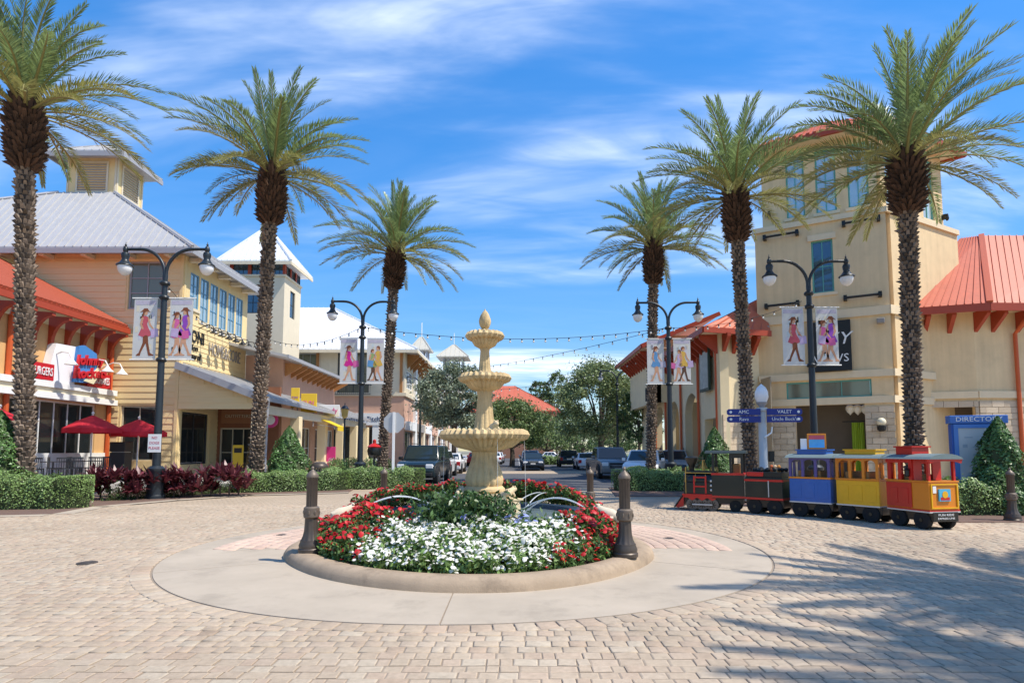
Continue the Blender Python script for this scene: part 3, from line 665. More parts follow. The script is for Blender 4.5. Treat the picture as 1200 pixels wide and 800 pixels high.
def banner(lampo, s, z0, z1, w, des, lab, i):
    t = thing('banner', lab, 'banner', lampo.location, lampo.rotation_euler[2], 'shopping banners on the street lamps')
    x0, x1 = sorted((s*.22, s*(.22+w)))
    T = world_of(t)
    mb = MB(); n = 10
    vs = []; 
    for j in range(n+1):
        for k in range(7):
            x = x0+(x1-x0)*k/6; z = z0+(z1-z0)*j/n; vs.append((x, .0+.0008*math.sin(j*1.3+k), z))
    off = len(vs); vs += [(x, y+.012, z) for x, y, z in vs]
    fs = [(j*7+k, j*7+k+1, (j+1)*7+k+1, (j+1)*7+k) for j in range(n) for k in range(6)]
    fs += [tuple(off+i for i in f[::-1]) for f in fs]
    mb.add(vs, fs).build('cloth', m_ban, t)
    for z in (z0-.03, z1+.03): MB().tube([(s*.08, .006, z), (s*(.30+w), .006, z)], .022, 6).build('banner_rod', m_white, t)
    hb = MB(); hb.T = T; hb.add([(x0+.04, -.003, z1-.20), (x1-.04, -.003, z1-.20), (x1-.04, -.003, z1-.06), (x0+.04, -.003, z1-.06)], [(0, 1, 2, 3)]); hb.build('printed_heading', PR['grey'], t, world=True)
    H = (z1-z0)*(.80 if len(des) == 1 else .74)
    for d, lg, fp, bag, hat, dx in des: figure(t, T, (x0+x1)/2+dx*(w/.75), z0+.10, H*(1 if dx <= 0 else 1.1), d, lg, fp, bag, hat)
    r_ = random.Random(i)   # faint shop front sketch
    for k in range(16):
        xa = x0+.06+r_.random()*(w-.25); za = z0+.15+r_.random()*(z1-z0-.55)
        q = MB(); q.T = T; q.add([(xa, -.0025, za), (xa+.10, -.0025, za+.02), (xa+.09, -.0025, za+.22), (xa-.01, -.0025, za+.2)], [(0, 1, 2, 3)]); q.build('printed_sketch', r_.choice((mat('print_pale1', (.62, .60, .66), .8), mat('print_pale2', (.70, .64, .50), .8), mat('print_pale3', (.58, .64, .66), .8))), t, world=True)
sets = [(0, 0, 1), (1, 2, 3), (2, 4, 5), (3, 0, 1)]
for li, a, b in sets:
    L = LAMPS[li]
    for s, d in ((-1, a), (1, b)): banner(L, s, 4.70, 6.75, .78, DES[d], 'banner with %s, %s' % (BL[d], WH[li]), li*2+d)
# small notice on the first lamp
nb = thing('notice_sign', 'small white notice fixed low on the lamp behind red leaved plants', 'sign', (lp[0].x, lp[0].y-.16, 0))
MB().box(-.22, .22, -.012, 0, 1.55, 2.15).build('plate', m_white, nb, bevel=.004)
for k, s in enumerate(('NO', 'DOGS', 'PLEASE')): text('lettering', s, .12, PR['red'], nb, Matrix.Translation((lp[0].x, lp[0].y-.175, 2.03-k*.17)), .002)
# string lights across the street
m_wire = mat('black_wire', (.03, .03, .03), .6, 0); m_bulb = mat('clear_bulb', (.85, .82, .75), .15, 0, spec=.6)
def string(p, q, sag, n, lab):
    p = Vector(p); q = Vector(q); t = thing('string_lights', lab, 'string lights', p, 0, 'light strings across the street')
    f = lambda s: p.lerp(q, s)-Vector((0, 0, 4*sag*s*(1-s)))
    MB().tube([f(s) for s in np.linspace(0, 1, 30)], .012, 4).build('wire', m_wire, t, world=True)
    bm_ = MB().ball((0, 0, -.13), .05, 6, 5).mesh('bulb'); bm_.materials.append(m_bulb)
    sm_ = MB().lathe([(.03, -.10), (.03, 0)], 6).mesh('socket'); sm_.materials.append(m_wire)
    for i in range(n):
        c = f((i+.5)/n)-p; o = link('socket', sm_, None, t); o.location = c; link('bulb', bm_, None, o)
L1, L2, L3, L4 = [o.location for o in LAMPS[:4]]
string((L2.x, L2.y, 7.3), (L3.x, L3.y, 7.3), .55, 26, 'string of small bulbs strung between the two banner lamps over the street')
string((L2.x, 46, 6.4), (9.2, 44, 8.3), .9, 26, 'string of bulbs crossing the street beyond the lamps toward the arcade roof')
string((-9.9, 60, 9.5), (L3.x, L3.y, 7.3), .5, 30, 'long diagonal string of bulbs from the store cornice to the arcade lamp')
string((L3.x, L3.y, 7.3), (13.4, 27.6, 8.6), .35, 12, 'short string of bulbs from the arcade lamp to tower wall')
string((L1.x, L1.y, 7.3), (-16.9, 35.5, 8.6), .5, 14, 'string of bulbs from first lamp to blue windowed wall')
string((-16, 38, 8.8), (L2.x, L2.y, 7.3), .6, 14, 'string of bulbs from pink store roof to lamp by stop sign')
# ================================================================ PALMS
m_frond = mat('date_palm_leaf', (.235, .32, .125), .38, .0, rand=.38, trans=.30, spec=.6)
m_frond2 = mat('date_palm_leaf_old', (.36, .36, .13), .5, .0, rand=.30, trans=.2)
m_rach = mat('frond_stem', (.30, .27, .10), .5, .15, 8)
m_trunk = mat('palm_trunk', (.045, .032, .024), .9, .35, 9, .4, 30)
m_boot = mat('palm_boot', (.20, .15, .11), .85, .25, 10, rand=.6)
m_collar = mat('palm_collar', (.085, .045, .026), .85, .3, 12, rand=.5)
def frond_mesh(name, elev, droop, L, m, seed):
    r = np.random.default_rng(seed); n = 40; s = np.linspace(0, 1, n)
    ang = np.radians(elev)-np.radians(droop)*s**1.35
    x = np.concatenate([[0], np.cumsum(np.cos(ang[:-1])*L/(n-1))]); z = np.concatenate([[0], np.cumsum(np.sin(ang[:-1])*L/(n-1))])
    side = r.uniform(-.10, .10); y = side*s*s*L*.5
    P = np.stack([x, y, z], 1); T = np.gradient(P, axis=0); T /= np.linalg.norm(T, axis=1)[:, None]
    V = []; Q = []
    sidev = np.array([0, 1., 0]); 
    # stem, triangular
    for i in range(n):
        up = np.cross(T[i], sidev); up *= -1 if up[2] < 0 and elev < 80 else 1; up /= np.linalg.norm(up)
        wd = .045*(1-s[i])**.8+.006
        V += [P[i]-sidev*wd, P[i]+sidev*wd, P[i]+up*wd*.9]
        if i: 
            b = 3*(i-1); Q += [(b, b+1, b+4, b+3), (b+1, b+2, b+5, b+4), (b+2, b, b+3, b+5)]
    b0_ = len(V); F2 = []
    for k in range(74):
        q = .16+.84*(k/73)**.95; f = q*(n-1); i = min(int(f), n-2); p = P[i]*(1-(f-i))+P[i+1]*(f-i); t = T[i]
        up = np.cross(t, sidev); up *= np.sign(up[2]) if abs(up[2]) > .15 else 1; up /= np.linalg.norm(up)
        ll = L*.150*min(1, (q-.08)*4.5)*(1-.62*max(0, q-.55)/.45)
        for sg in (-1, 1):
            fw = .62+.55*q+r.normal()*.10; lift = .42+r.normal()*.16
            d = t*fw+sidev*sg*(.95-.45*q)+up*lift; d /= np.linalg.norm(d)
            wv = np.cross(d, up); wv /= np.linalg.norm(wv); wd = .020*(1.1-.4*q)
            l2 = ll*(1+r.normal()*.08); drp = np.array([0, 0, -1.])*l2*.08
            b = len(V); V += [p, p+d*l2*.45-wv*wd, p+d*l2+drp, p+d*l2*.45+wv*wd]; Q.append((b, b+1, b+2, b+3)); F2.append(len(Q)-1)
    me = np_mesh(name, np.array(V), np.array(Q)); me.materials.append(m); me.materials.append(m_rach)
    mi = np.ones(len(me.polygons), np.int32); mi[3*(n-1):] = 0; me.polygons.foreach_set('material_index', mi)
    return me
FR = []
for i, (e, d, L) in enumerate(((86, 30, 3.1), (74, 42, 3.3), (60, 54, 3.5), (45, 58, 3.6), (30, 56, 3.6), (15, 52, 3.5), (0, 46, 3.3), (-22, 38, 2.6))):
    for j in range(2): FR.append((e, frond_mesh('frond', e+j*4, d+j*7, L*(1+.05*j), m_frond2 if (i >= 6 or (i == 5 and j)) else m_frond, i*2+j)))
TH = 9.4
def trunk_meshes():
    V = []; Q = []; r = np.random.default_rng(3); rows = int((TH-1.5)/.115)
    for i in range(rows):
        z = .08+i*.115; rad = .20+.10*math.exp(-z*2.2)
        for k in range(11):
            a = 2*math.pi*(k+.5*(i % 2)+r.normal()*.06)/11; ca, sa = math.cos(a), math.sin(a); hw = .052+r.normal()*.007; h = .10+r.normal()*.02; pr = .05+abs(r.normal())*.03
            def pt(rr, tt, zz): return (rr*ca-tt*sa, rr*sa+tt*ca, zz)
            b = len(V); V += [pt(rad-.01, -hw, z), pt(rad-.01, hw, z), pt(rad+pr, hw*.62, z+h*.85), pt(rad+pr, -hw*.62, z+h*.85), pt(rad-.02, hw*.7, z+h*1.15), pt(rad-.02, -hw*.7, z+h*1.15)]
            Q += [(b, b+1, b+2, b+3), (b+3, b+2, b+4, b+5), (b+1, b+4, b+2, b+2), (b, b+3, b+5, b+5)]
    V = np.array(V); T4 = []
    Qa = np.array([q for q in Q if q[2] != q[3]]); tri = np.array([q[:3] for q in Q if q[2] == q[3]])
    me = bpy.data.meshes.new('leaf_scars'); me.from_pydata(V.tolist(), [], Qa.tolist()+tri.tolist()); me.materials.append(m_boot)
    tk = MB().lathe([(.34, -.3), (.31, .05), (.24, .5), (.21, 1.2), (.20, 4), (.20, TH-1.2), (.2, TH-.1)], 18).mesh('trunk'); tk.materials.append(m_trunk); smooth_mesh(tk)
    V = []; Q = []
    for i in range(24):
        f = i/23; z = TH-1.65+f*1.6; rad = .26+.22*math.sin(math.pi*min(1, .12+f*.75))*.9
        for k in range(12):
            a = 2*math.pi*(k+.5*(i % 2)+r.normal()*.1)/12; ca, sa = math.cos(a), math.sin(a); hw = .06+r.normal()*.012; ln = .26+r.normal()*.05; el = .35+.75*f+r.normal()*.12
            def pt(rr, tt, zz): return (rr*ca-tt*sa, rr*sa+tt*ca, zz)
            r1 = rad+ln*math.cos(el)*.62; z1 = z+ln*math.sin(el)
            b = len(V); V += [pt(rad-.12, -hw, z-.05), pt(rad-.12, hw, z-.05), pt(r1, hw*.55, z1), pt(r1, -hw*.55, z1), pt(rad-.14, hw, z+.10), pt(rad-.14, -hw, z+.10)]
            Q += [(b, b+1, b+2, b+3), (b+3, b+2, b+4, b+5), (b+1, b+4, b+2), (b, b+3, b+5)]
    bk = len(V); 
    c = bpy.data.meshes.new('boot_collar'); mbk = MB().lathe([(.18, TH-1.75), (.33, TH-1.35), (.40, TH-.8), (.33, TH-.3), (.2, TH+.05)], 16)
    c.from_pydata([tuple(v) for v in V]+mbk.v, [], Q+[tuple(bk+i for i in f) for f in mbk.f]); c.materials.append(m_collar)
    return tk, me, c
TK, SC, CO = trunk_meshes()
def palm(x, y, h, lab, seed, leanx=0, leany=0, size=1.0, n=62):
    r = random.Random(seed); t = thing('palm_tree', lab, 'palm tree', (x, y, 0), 0, 'date palms around the plaza'); t.rotation_euler = (leany, leanx, 0)
    zs = h/TH
    for nm, me in (('trunk', TK), ('leaf_scars', SC), ('boot_collar', CO)):
        o = link(nm, me, None, t); o.scale = (size, size, zs); o.rotation_euler = (0, 0, r.random()*6)
        if nm == 'leaf_scars': o['kind'] = 'stuff'
    cz = h-.05
    for i in range(n):
        f = (i+.5)/n; e = 88-100*f**1.05+r.gauss(0, 5)
        cand = sorted(FR, key=lambda q: abs(q[0]-e))[:2]; me = r.choice(cand)[1]
        o = link('frond', me, None, t); a = i*2.39996+r.gauss(0, .12)
        o.rotation_euler = (r.gauss(0, .10), r.gauss(0, .05), a); s = size*r.uniform(.88, 1.08); o.scale = (s, s, s)
        rr = .05+.16*f; o.location = (rr*math.cos(a), rr*math.sin(a), cz-.35*f)
    return t
for (bx_, tx_, ty_, Y, lab, sd, sz) in (
    (32, 30, 118, 17.3, 'tall date palm rising beside the left restaurant', 1, 1.02),
    (300, 320, 198, 23.9, 'tall date palm next to cone shrub in left hedge, leaning slightly', 2, 1.13),
    (447, 464, 291, 29.5, 'date palm beside the stop sign in front of white roofed store', 3, 1.03),
    (762, 766, 284, 29.5, 'date palm in the clipped hedge before the arcade', 4, 1.0),
    (880, 861, 222, 22.5, 'date palm standing behind the black locomotive', 5, 1.02),
    (1070, 1062, 180, 18.0, 'tall date palm before the corner tower, behind the red caboose', 6, 1.05)):
    p = at(bx_, 535, Y); q = at(tx_, ty_, Y)
    palm(p.x, p.y, q.z, lab, sd, leanx=math.atan2(q.x-p.x, q.z), size=sz)
# two more of the same palm circle stand beside the camera (their shadows fall on the paving)
palm(12.7, 4.5, 10.2, 'date palm of the plaza circle whose shadow lies on the pavers before the train', 11, n=46)
palm(11.5, 1.4, 10.0, 'date palm of the plaza circle shading the nearest pavers', 12, n=46)
# ================================================================ HEDGES
m_hedge = mat('hedge_leaf', (.21, .31, .095), .42, .0, rand=.55, trans=.25, spec=.5)
m_core = mat('hedge_twigs', (.045, .06, .022), .9, .2, 10)
def hedge(path, w, h, lab, n, z0=0, leaf=.055, m=None, cat='hedge'):
    P = [Vector((p.x, p.y, 0)) for p in path]; t = thing('hedge', lab, cat, (P[0].x, P[0].y, z0), 0, 'clipped hedges around the plaza')
    seg = [(P[i], P[i+1]) for i in range(len(P)-1)]; Ls = [(b-a).length for a, b in seg]; tot = sum(Ls)
    pts = []; dirs = []
    for i in range(n):
        k = random.choices(range(len(seg)), Ls)[0]; a, b = seg[k]; s = random.random(); c = a.lerp(b, s); d = (b-a).normalized(); nn = Vector((-d.y, d.x, 0))
        th = random.uniform(-.5, math.pi+.5); ex = .38   # superellipse cross section
        cx = abs(math.cos(th))**ex*math.copysign(1, math.cos(th)); cz = max(0, math.sin(th))**ex if math.sin(th) > 0 else 0
        if math.sin(th) <= 0: cz = random.random()*.9; cx = math.copysign(1, cx)
        lump = 1+.07*math.sin(c.x*3.1+c.y*2.3)+.06*math.sin(c.x*7+cz*5)+.04*math.sin(c.x*13.3+c.y*3)
        q = c+nn*(cx*w/2*lump); z = cz*h*lump; rj = random.gauss(0, .035)
        if (k == 0 and s < .02) or (k == len(seg)-1 and s > .98): q = c+nn*random.uniform(-w/2, w/2); z = random.random()*h
        pts.append((q.x+rj, q.y+rj, z+z0+abs(random.gauss(0, .02 if random.random() < .93 else .07)))); dirs.append((nn.x*cx, nn.y*cx, max(cz-.6, 0)*2))
    # rounded ends
    for e, (c, d) in enumerate(((P[0], (P[0]-P[1]).normalized()), (P[-1], (P[-1]-P[-2]).normalized()))):
        for i in range(int(n*.12)):
            a = random.uniform(-1.57, 1.57); nn = Vector((-d.y, d.x, 0)); rr = w/2*.95; f = random.random(); z = h*f**.6
            if random.random() < .3: rr *= math.sqrt(random.random()); z = h*1.0
            q = c+(d*math.cos(a)+nn*math.sin(a))*rr; pts.append((q.x, q.y, z+z0)); dirs.append((d.x, d.y, .2))
    pts = np.array(pts)-np.array([P[0].x, P[0].y, z0])
    mb = MB()
    for a, b in seg:
        mb.bar(a+Vector((0, 0, z0+h*.43)), b+Vector((0, 0, z0+h*.43)), w*.80, h*.82)
    for c in (P[0], P[-1]): mb.lathe([(w*.40, z0+.01), (w*.42, z0+h*.5), (w*.38, z0+h*.89)], 12, (c.x, c.y, 0))
    mb.build('twigs', m_core, t, world=True)
    o = link('foliage', leaf_mesh('foliage', pts, leaf, dirs=np.array(dirs), aspect=.6), m or m_hedge, t); return t
hedge([Vector((-18.5, 15.9, 0)), Vector((-12.55, 16.9, 0))], 1.2, .90, 'clipped green hedge in front of the tall palm by the restaurant', 16000)
hedge([gnd(280, 578)+Vector((0, .4, 0)), gnd(392, 575)+Vector((0, .4, 0))], 1.0, .78, 'clipped green hedge under the leaning palm and cone shrub', 9000)
hedge([at(385, 566, 25)*1.0, at(485, 566, 26)], 1.0, .85, 'clipped green hedge around lamp by the stop sign', 9000)
hedge([gnd(738, 576)+Vector((0, .6, 0)), gnd(800, 576)+Vector((.6, .6, 0))], 1.3, .85, 'clipped green hedge in front of the arcade lamp', 9000)
q1 = gnd(1128, 606); q2 = gnd(1230, 606)
hedge([Vector((q1.x-2.6, q1.y+3.0, 0)), Vector((q1.x, q1.y+.75, 0)), Vector((q2.x, q2.y+.7, 0))], 1.1, .80, 'clipped green hedge behind the red caboose', 14000)
# cone shrubs
m_cone = mat('cone_shrub_leaf', (.105, .20, .055), .4, .0, rand=.55, trans=.2, spec=.5)
def cone(x, y, h, r, lab, n=9000):
    t = thing('cone_shrub', lab, 'shrub', (x, y, 0), 0, 'cone clipped shrubs')
    MB().tube([(0, 0, 0), (.02, 0, h*.5), (0, .01, h*.9)], [.06, .04, .015], 7).build('trunk', m_trunk, t)
    f = rng.uniform(0, 1, n)**1.15; a = rng.uniform(0, 6.283, n); lump = 1+.13*np.sin(a*3+f*9+x)+.10*np.sin(a*5-f*14)+.06*np.sin(a*9+f*25)
    pr = np.sin(np.clip((1-f)*1.75, 0, 1.57))**.85; rr = r*pr*lump*(1-np.abs(rng.normal(size=n))*.10)
    P3 = np.c_[rr*np.cos(a), rr*np.sin(a), .06+f*h]; 
    link('crown', leaf_mesh('crown', P3, .09, dirs=np.c_[np.cos(a), np.sin(a), np.full(n, .5)], aspect=.5), m_cone, t)
    MB().lathe([(r*.78, .05), (r*.80, h*.3), (r*.6, h*.6), (r*.25, h*.88), (.01, h*.93)], 12).build('twigs', m_core, t); return t
p = at(338, 540, 24.3); cone(p.x, p.y, at(338, 501, 24.3).z, .86, 'cone shaped green shrub between leaning palm and cream column')
p = at(-4, 560, 17.2); cone(p.x, p.y, at(0, 484, 17.2).z, .85, 'cone shaped green shrub beside the tall palm near red umbrella')
p = at(1173, 560, 15.3); cone(p.x, p.y, at(1166, 491, 15.3).z, .68, 'cone shaped green shrub in front of the blue directory')
p = at(838, 540, 25.5); cone(p.x, p.y, at(838, 502, 25.5).z, .75, 'light green bush behind the locomotive cab')
# red leaved plants
m_cord = mat('red_cordyline_leaf', (.15, .035, .045), .4, .0, rand=.6, trans=.2, spec=.5)
def sword_mesh(seed):
    r = np.random.default_rng(seed); V = []; Q = []
    for st in range(5):
        bx, by, bh = r.normal()*.22, r.normal()*.18, r.uniform(.15, .65)
        for k in range(16):
            a = k*2.4+r.normal()*.2; el = r.uniform(.25, 1.25); L = r.uniform(.35, .58); w_ = r.uniform(.035, .055)
            d = np.array([math.cos(a)*math.cos(el), math.sin(a)*math.cos(el), math.sin(el)]); s = np.array([-math.sin(a), math.cos(a), 0]); p = np.array([bx, by, bh])
            m1 = p+d*L*.5+np.array([0, 0, .03]); tip = p+d*L-np.array([0, 0, L*.22*math.cos(el)])
            b = len(V); V += [p-s*w_*.4, p+s*w_*.4, m1+s*w_, m1-s*w_, tip, tip+s*.004]; Q += [(b, b+1, b+2, b+3), (b+3, b+2, b+5, b+4)]
    me = np_mesh('sword_leaves', np.array(V), np.array(Q)); me.materials.append(m_cord); return me
SW = [sword_mesh(i) for i in range(4)]
m_stem = mat('plant_stem', (.09, .06, .04), .8, .2, 10)
for i in range(17):
    f = i/16; p = at(108+f*172, 560, 19.3+f*2.0+random.uniform(-.3, .3)); t = thing('red_leaf_plant', 'dark red sword leaved plant in the row along the left planting bed', 'plant', (p.x, p.y, 0), random.random()*6, 'red sword leaved plants in a row')
    s = random.uniform(1.0, 1.3); o = link('sword_leaves', SW[i % 4], None, t); o.scale = (s, s, s)
    MB().tube([(0, 0, 0), (0, 0, .4)], .03, 5).build('stem', m_stem, t)
# low ground cover and mulch edge
m_gc = mat('ground_cover_leaf', (.10, .15, .05), .5, 0, rand=.5, trans=.25)
a_ = gnd(105, 590); b_2 = gnd(290, 577)
n = 9000; f = rng.uniform(0, 1, n); clump = .25+.22*np.sin(f*40)**2
q = np.c_[a_.x+(b_2.x-a_.x)*f+rng.normal(size=n)*.12, a_.y+(b_2.y-a_.y)*f+.55+rng.uniform(0, .6, n), np.abs(rng.normal(size=n))*clump*.7+.02]
stuff_leaves('ground_cover', q, .09, m_gc, 'low feathery green ground cover before the red leaved plants', 'ground cover', up=1.2, aspect=.2)
m_mulch = mat('mulch', (.16, .10, .075), .95, .35, 14, .5, 40)
def bedpoly(name, pts):
    mb = MB(); mb.add([(x, y, .03) for x, y in pts]+[(x, y, -.02) for x, y in pts], [tuple(range(len(pts)))]+[((i+1) % len(pts), i, len(pts)+i, len(pts)+(i+1) % len(pts)) for i in range(len(pts))]); return struct(mb.build(name, m_mulch))
g1 = [gnd(-80, 606), gnd(60, 603), gnd(108, 594), gnd(200, 586), gnd(290, 580), gnd(408, 577)]
bedpoly('planting_bed_left', [(p.x, p.y) for p in g1]+[(-6.9, 26.1), (-14, 26.1), (-24, 26.1)])
g2 = [gnd(1230, 613), gnd(1126, 613)]
bedpoly('planting_bed_right', [(p.x, p.y) for p in g2[::-1]]+[(g2[0].x+6, g2[0].y), (g2[0].x+6, 17), (5.8, 19.4), (5.4, 18.6)])
g3 = [gnd(722, 582), gnd(795, 582)]
bedpoly('planting_bed_arcade', [(p.x, p.y) for p in g3]+[(7.2, 20.8), (9.5, 26.1), (4.0, 26.1)])
# pale concrete edging along the left bed
for i in range(len(g1)-1):
    p, q = g1[i], g1[i+1]; mb = MB(); d = (q-p).normalized(); nn = Vector((d.y, -d.x, 0))
    mb.add([(p.x, p.y, .022), (q.x, q.y, .022), (q.x+nn.x*.45, q.y+nn.y*.45, .022), (p.x+nn.x*.45, p.y+nn.y*.45, .022)], [(0, 3, 2, 1)]); struct(mb.build('concrete_edging', m_conc))
# ================================================================ STREET TREES
m_oak = mat('oak_leaf', (.16, .22, .075), .5, 0, rand=.5, trans=.25)
m_oak2 = mat('dark_tree_leaf', (.09, .15, .05), .5, 0, rand=.5, trans=.2)
m_bark = mat('bark', (.11, .085, .065), .9, .3, 8, .4, 20)
def tree(x, y, h, cr, ch, lab, n, leaf, m, seed, trunk=True, group=None, z0=0):
    r = random.Random(seed); g = np.random.default_rng(seed); t = thing('street_tree', lab, 'tree', (x, y, z0), 0, group)
    hb = h-ch; mb = MB(); mb.tube([(0, 0, -.1), (.05, 0, hb*.5), (0, .05, hb), (.05, 0, hb+ch*.35)], [cr*.075, cr*.06, cr*.05, cr*.03], 9)
    cl = []
    for i in range(80):
        a = i*2.4+r.gauss(0, .3); f = r.random(); el = f; rad = cr*(.35+.65*r.random()**.5)*math.sin(math.pi*(.22+.70*f)); zz = hb+ch*(.05+.90*f)
        c = Vector((rad*math.cos(a), rad*math.sin(a), zz)); cl.append(c)
        if i % 6 == 0: mb.tube([(0, 0, hb*.8+r.random()*ch*.2), (c.x*.45, c.y*.45, (hb+c.z)/2+.2), tuple(c)], [cr*.028, cr*.018, .02], 6)
    mb.build('trunk', m_bark, t, smooth=True)
    k = n//len(cl); P3 = []
    for c in cl:
        s = cr*r.uniform(.18, .32); d = g.normal(size=(k, 3)); d /= np.linalg.norm(d, axis=1)[:, None]; rad = np.abs(g.normal(size=(k, 1)))*.62
        P3.append(np.array(c)+d*rad*s*np.array([1, 1, .75]))
    P3 = np.concatenate(P3); P3 = P3[P3[:, 2] > hb*.55]
    link('crown', leaf_mesh('crown', P3, leaf, up=.2, aspect=.55), m, t); return t
def tree_px(px, ytop, Y, wpx, hpx, lab, n, leaf, m, seed, group=None):
    p = at(px, ytop-6, Y); s = F/Y; tree(p.x, Y, p.z, wpx/2/s, hpx/s, lab, n, leaf, m, seed, group=group)
tree_px(532, 430, 52, 92, 78, 'silvery green street tree in front of the pink store side', 32000, .22, mat('silver_oak_leaf', (.24, .28, .18), .5, 0, rand=.5, trans=.2), 21)
tree_px(600, 476, 62, 96, 52, 'green street tree right behind the fountain below the red roof', 26000, .24, m_oak, 22)
tree_px(703, 430, 55, 118, 92, 'broad street tree around the far lamp beside the right parked cars', 42000, .22, mat('oak_leaf_light', (.22, .27, .11), .5, 0, rand=.5, trans=.25), 23)
tree_px(748, 462, 50, 56, 62, 'small dark tree against the far end of arcade', 7000, .2, m_oak2, 24)
tree_px(652, 440, 150, 40, 60, 'tall dark pine like tree beyond the red roof', 6000, .5, m_oak2, 25)
tree_px(632, 452, 155, 34, 40, 'round dark tree peeking above the red roof', 5000, .5, m_oak2, 26)
for i, (px, yt, Y, w_, h_) in enumerate(((640, 500, 95, 70, 34), (680, 506, 100, 80, 30), (575, 500, 100, 60, 32), (725, 500, 90, 60, 34), (668, 488, 110, 60, 40))):
    tree_px(px, yt, Y, w_, h_, ('far rounded green tree between the red roof hall and navy sedan', 'far dark green tree behind the low hedge at street end', 'far green tree behind the parked white sedans', 'far dark green tree beyond the grey pickup', 'far tall green tree closing the street beside the red roof hall')[i], 5000, .34, m_oak2 if i % 2 else m_oak, 30+i, 'far trees at the street end')
hedge([Vector((3.2, 70, 0)), Vector((7, 70, 0))], 2, 1.0, 'low far hedge at the end of road', 3000, leaf=.12)
hedge([Vector((9, 75, 0)), Vector((14, 75, 0))], 2, 1.0, 'low far hedge beyond the parked cars', 3000, leaf=.12)
# ================================================================ BUILDINGS
m_sid = mat('yellow_siding', (.80, .61, .31), .75, .10, 2.5, .08, 40, streak=.08)
m_sidb = mat('yellow_siding_board', (.80, .62, .325), .75, .10, 3, .06, 40)
m_cream = mat('cream_stucco', (.78, .64, .40), .85, .10, 2, .15, 60, streak=.08)
m_cream2 = mat('pale_cream_stucco', (.70, .61, .45), .85, .08, 2, .12, 60, streak=.06)
m_pinkw = mat('salmon_stucco', (.60, .36, .255), .85, .10, 2, .12, 60, streak=.06)
m_tan = mat('tan_stucco', (.74, .55, .315), .88, .12, 1.2, .18, 70, streak=.16, stain=.10, sscale=.8)
m_tan2 = mat('tan_trim', (.76, .61, .40), .85, .08, 2, .12, 60, streak=.06)
m_stoneb = mat('ashlar_block', (.60, .475, .335), .9, .18, 5, .35, 50, rand=.14, obj=True)
m_mort = mat('ashlar_joint', (.33, .28, .22), .9, .1, 6)
m_gmet = mat('grey_metal_roof', (.47, .46, .45), .5, .10, 1.5, metal=.1, streak=.12)
m_wmet = mat('white_metal_roof', (.80, .81, .82), .4, .05, 1.5, metal=.1)
m_rmet = mat('red_metal_roof', (.52, .125, .06), .55, .14, 1.2, streak=.14)
m_rtile = mat('red_clay_tile', (.44, .095, .045), .75, .2, 3, .2, 30, rand=.2)
m_rtrim = mat('red_trim', (.38, .055, .022), .5, .1, 5)
m_orange = mat('orange_red_pipe', (.55, .10, .025), .5, .1, 5)
m_wood = mat('orange_timber', (.42, .19, .065), .7, .2, 6)
m_gtrim = mat('grey_trim', (.34, .34, .36), .55, .08, 5)
m_fr_teal = mat('teal_frame', (.12, .36, .30), .5, .08, 6)
m_fr_blue = mat('blue_frame', (.13, .30, .46), .5, .08, 6)
m_fr_dark = mat('dark_frame', (.05, .052, .055), .5, .1, 6)
m_fr_beige = mat('beige_frame', (.55, .47, .33), .6, .08, 6)
m_gl = mat('window_glass', (.10, .15, .19), .04, 0, metal=.55, spec=.8)
m_glb = mat('sky_window_glass', (.50, .58, .57), .12, .3, 1.2, metal=.42, spec=.8)
m_gld = mat('dark_shop_glass', (.018, .022, .024), .05, 0, spec=.7)
m_glg = mat('tinted_glass', (.22, .22, .16), .08, .1, 1, metal=.3)
m_int = mat('dim_interior', (.10, .075, .055), .9, .2, 2)
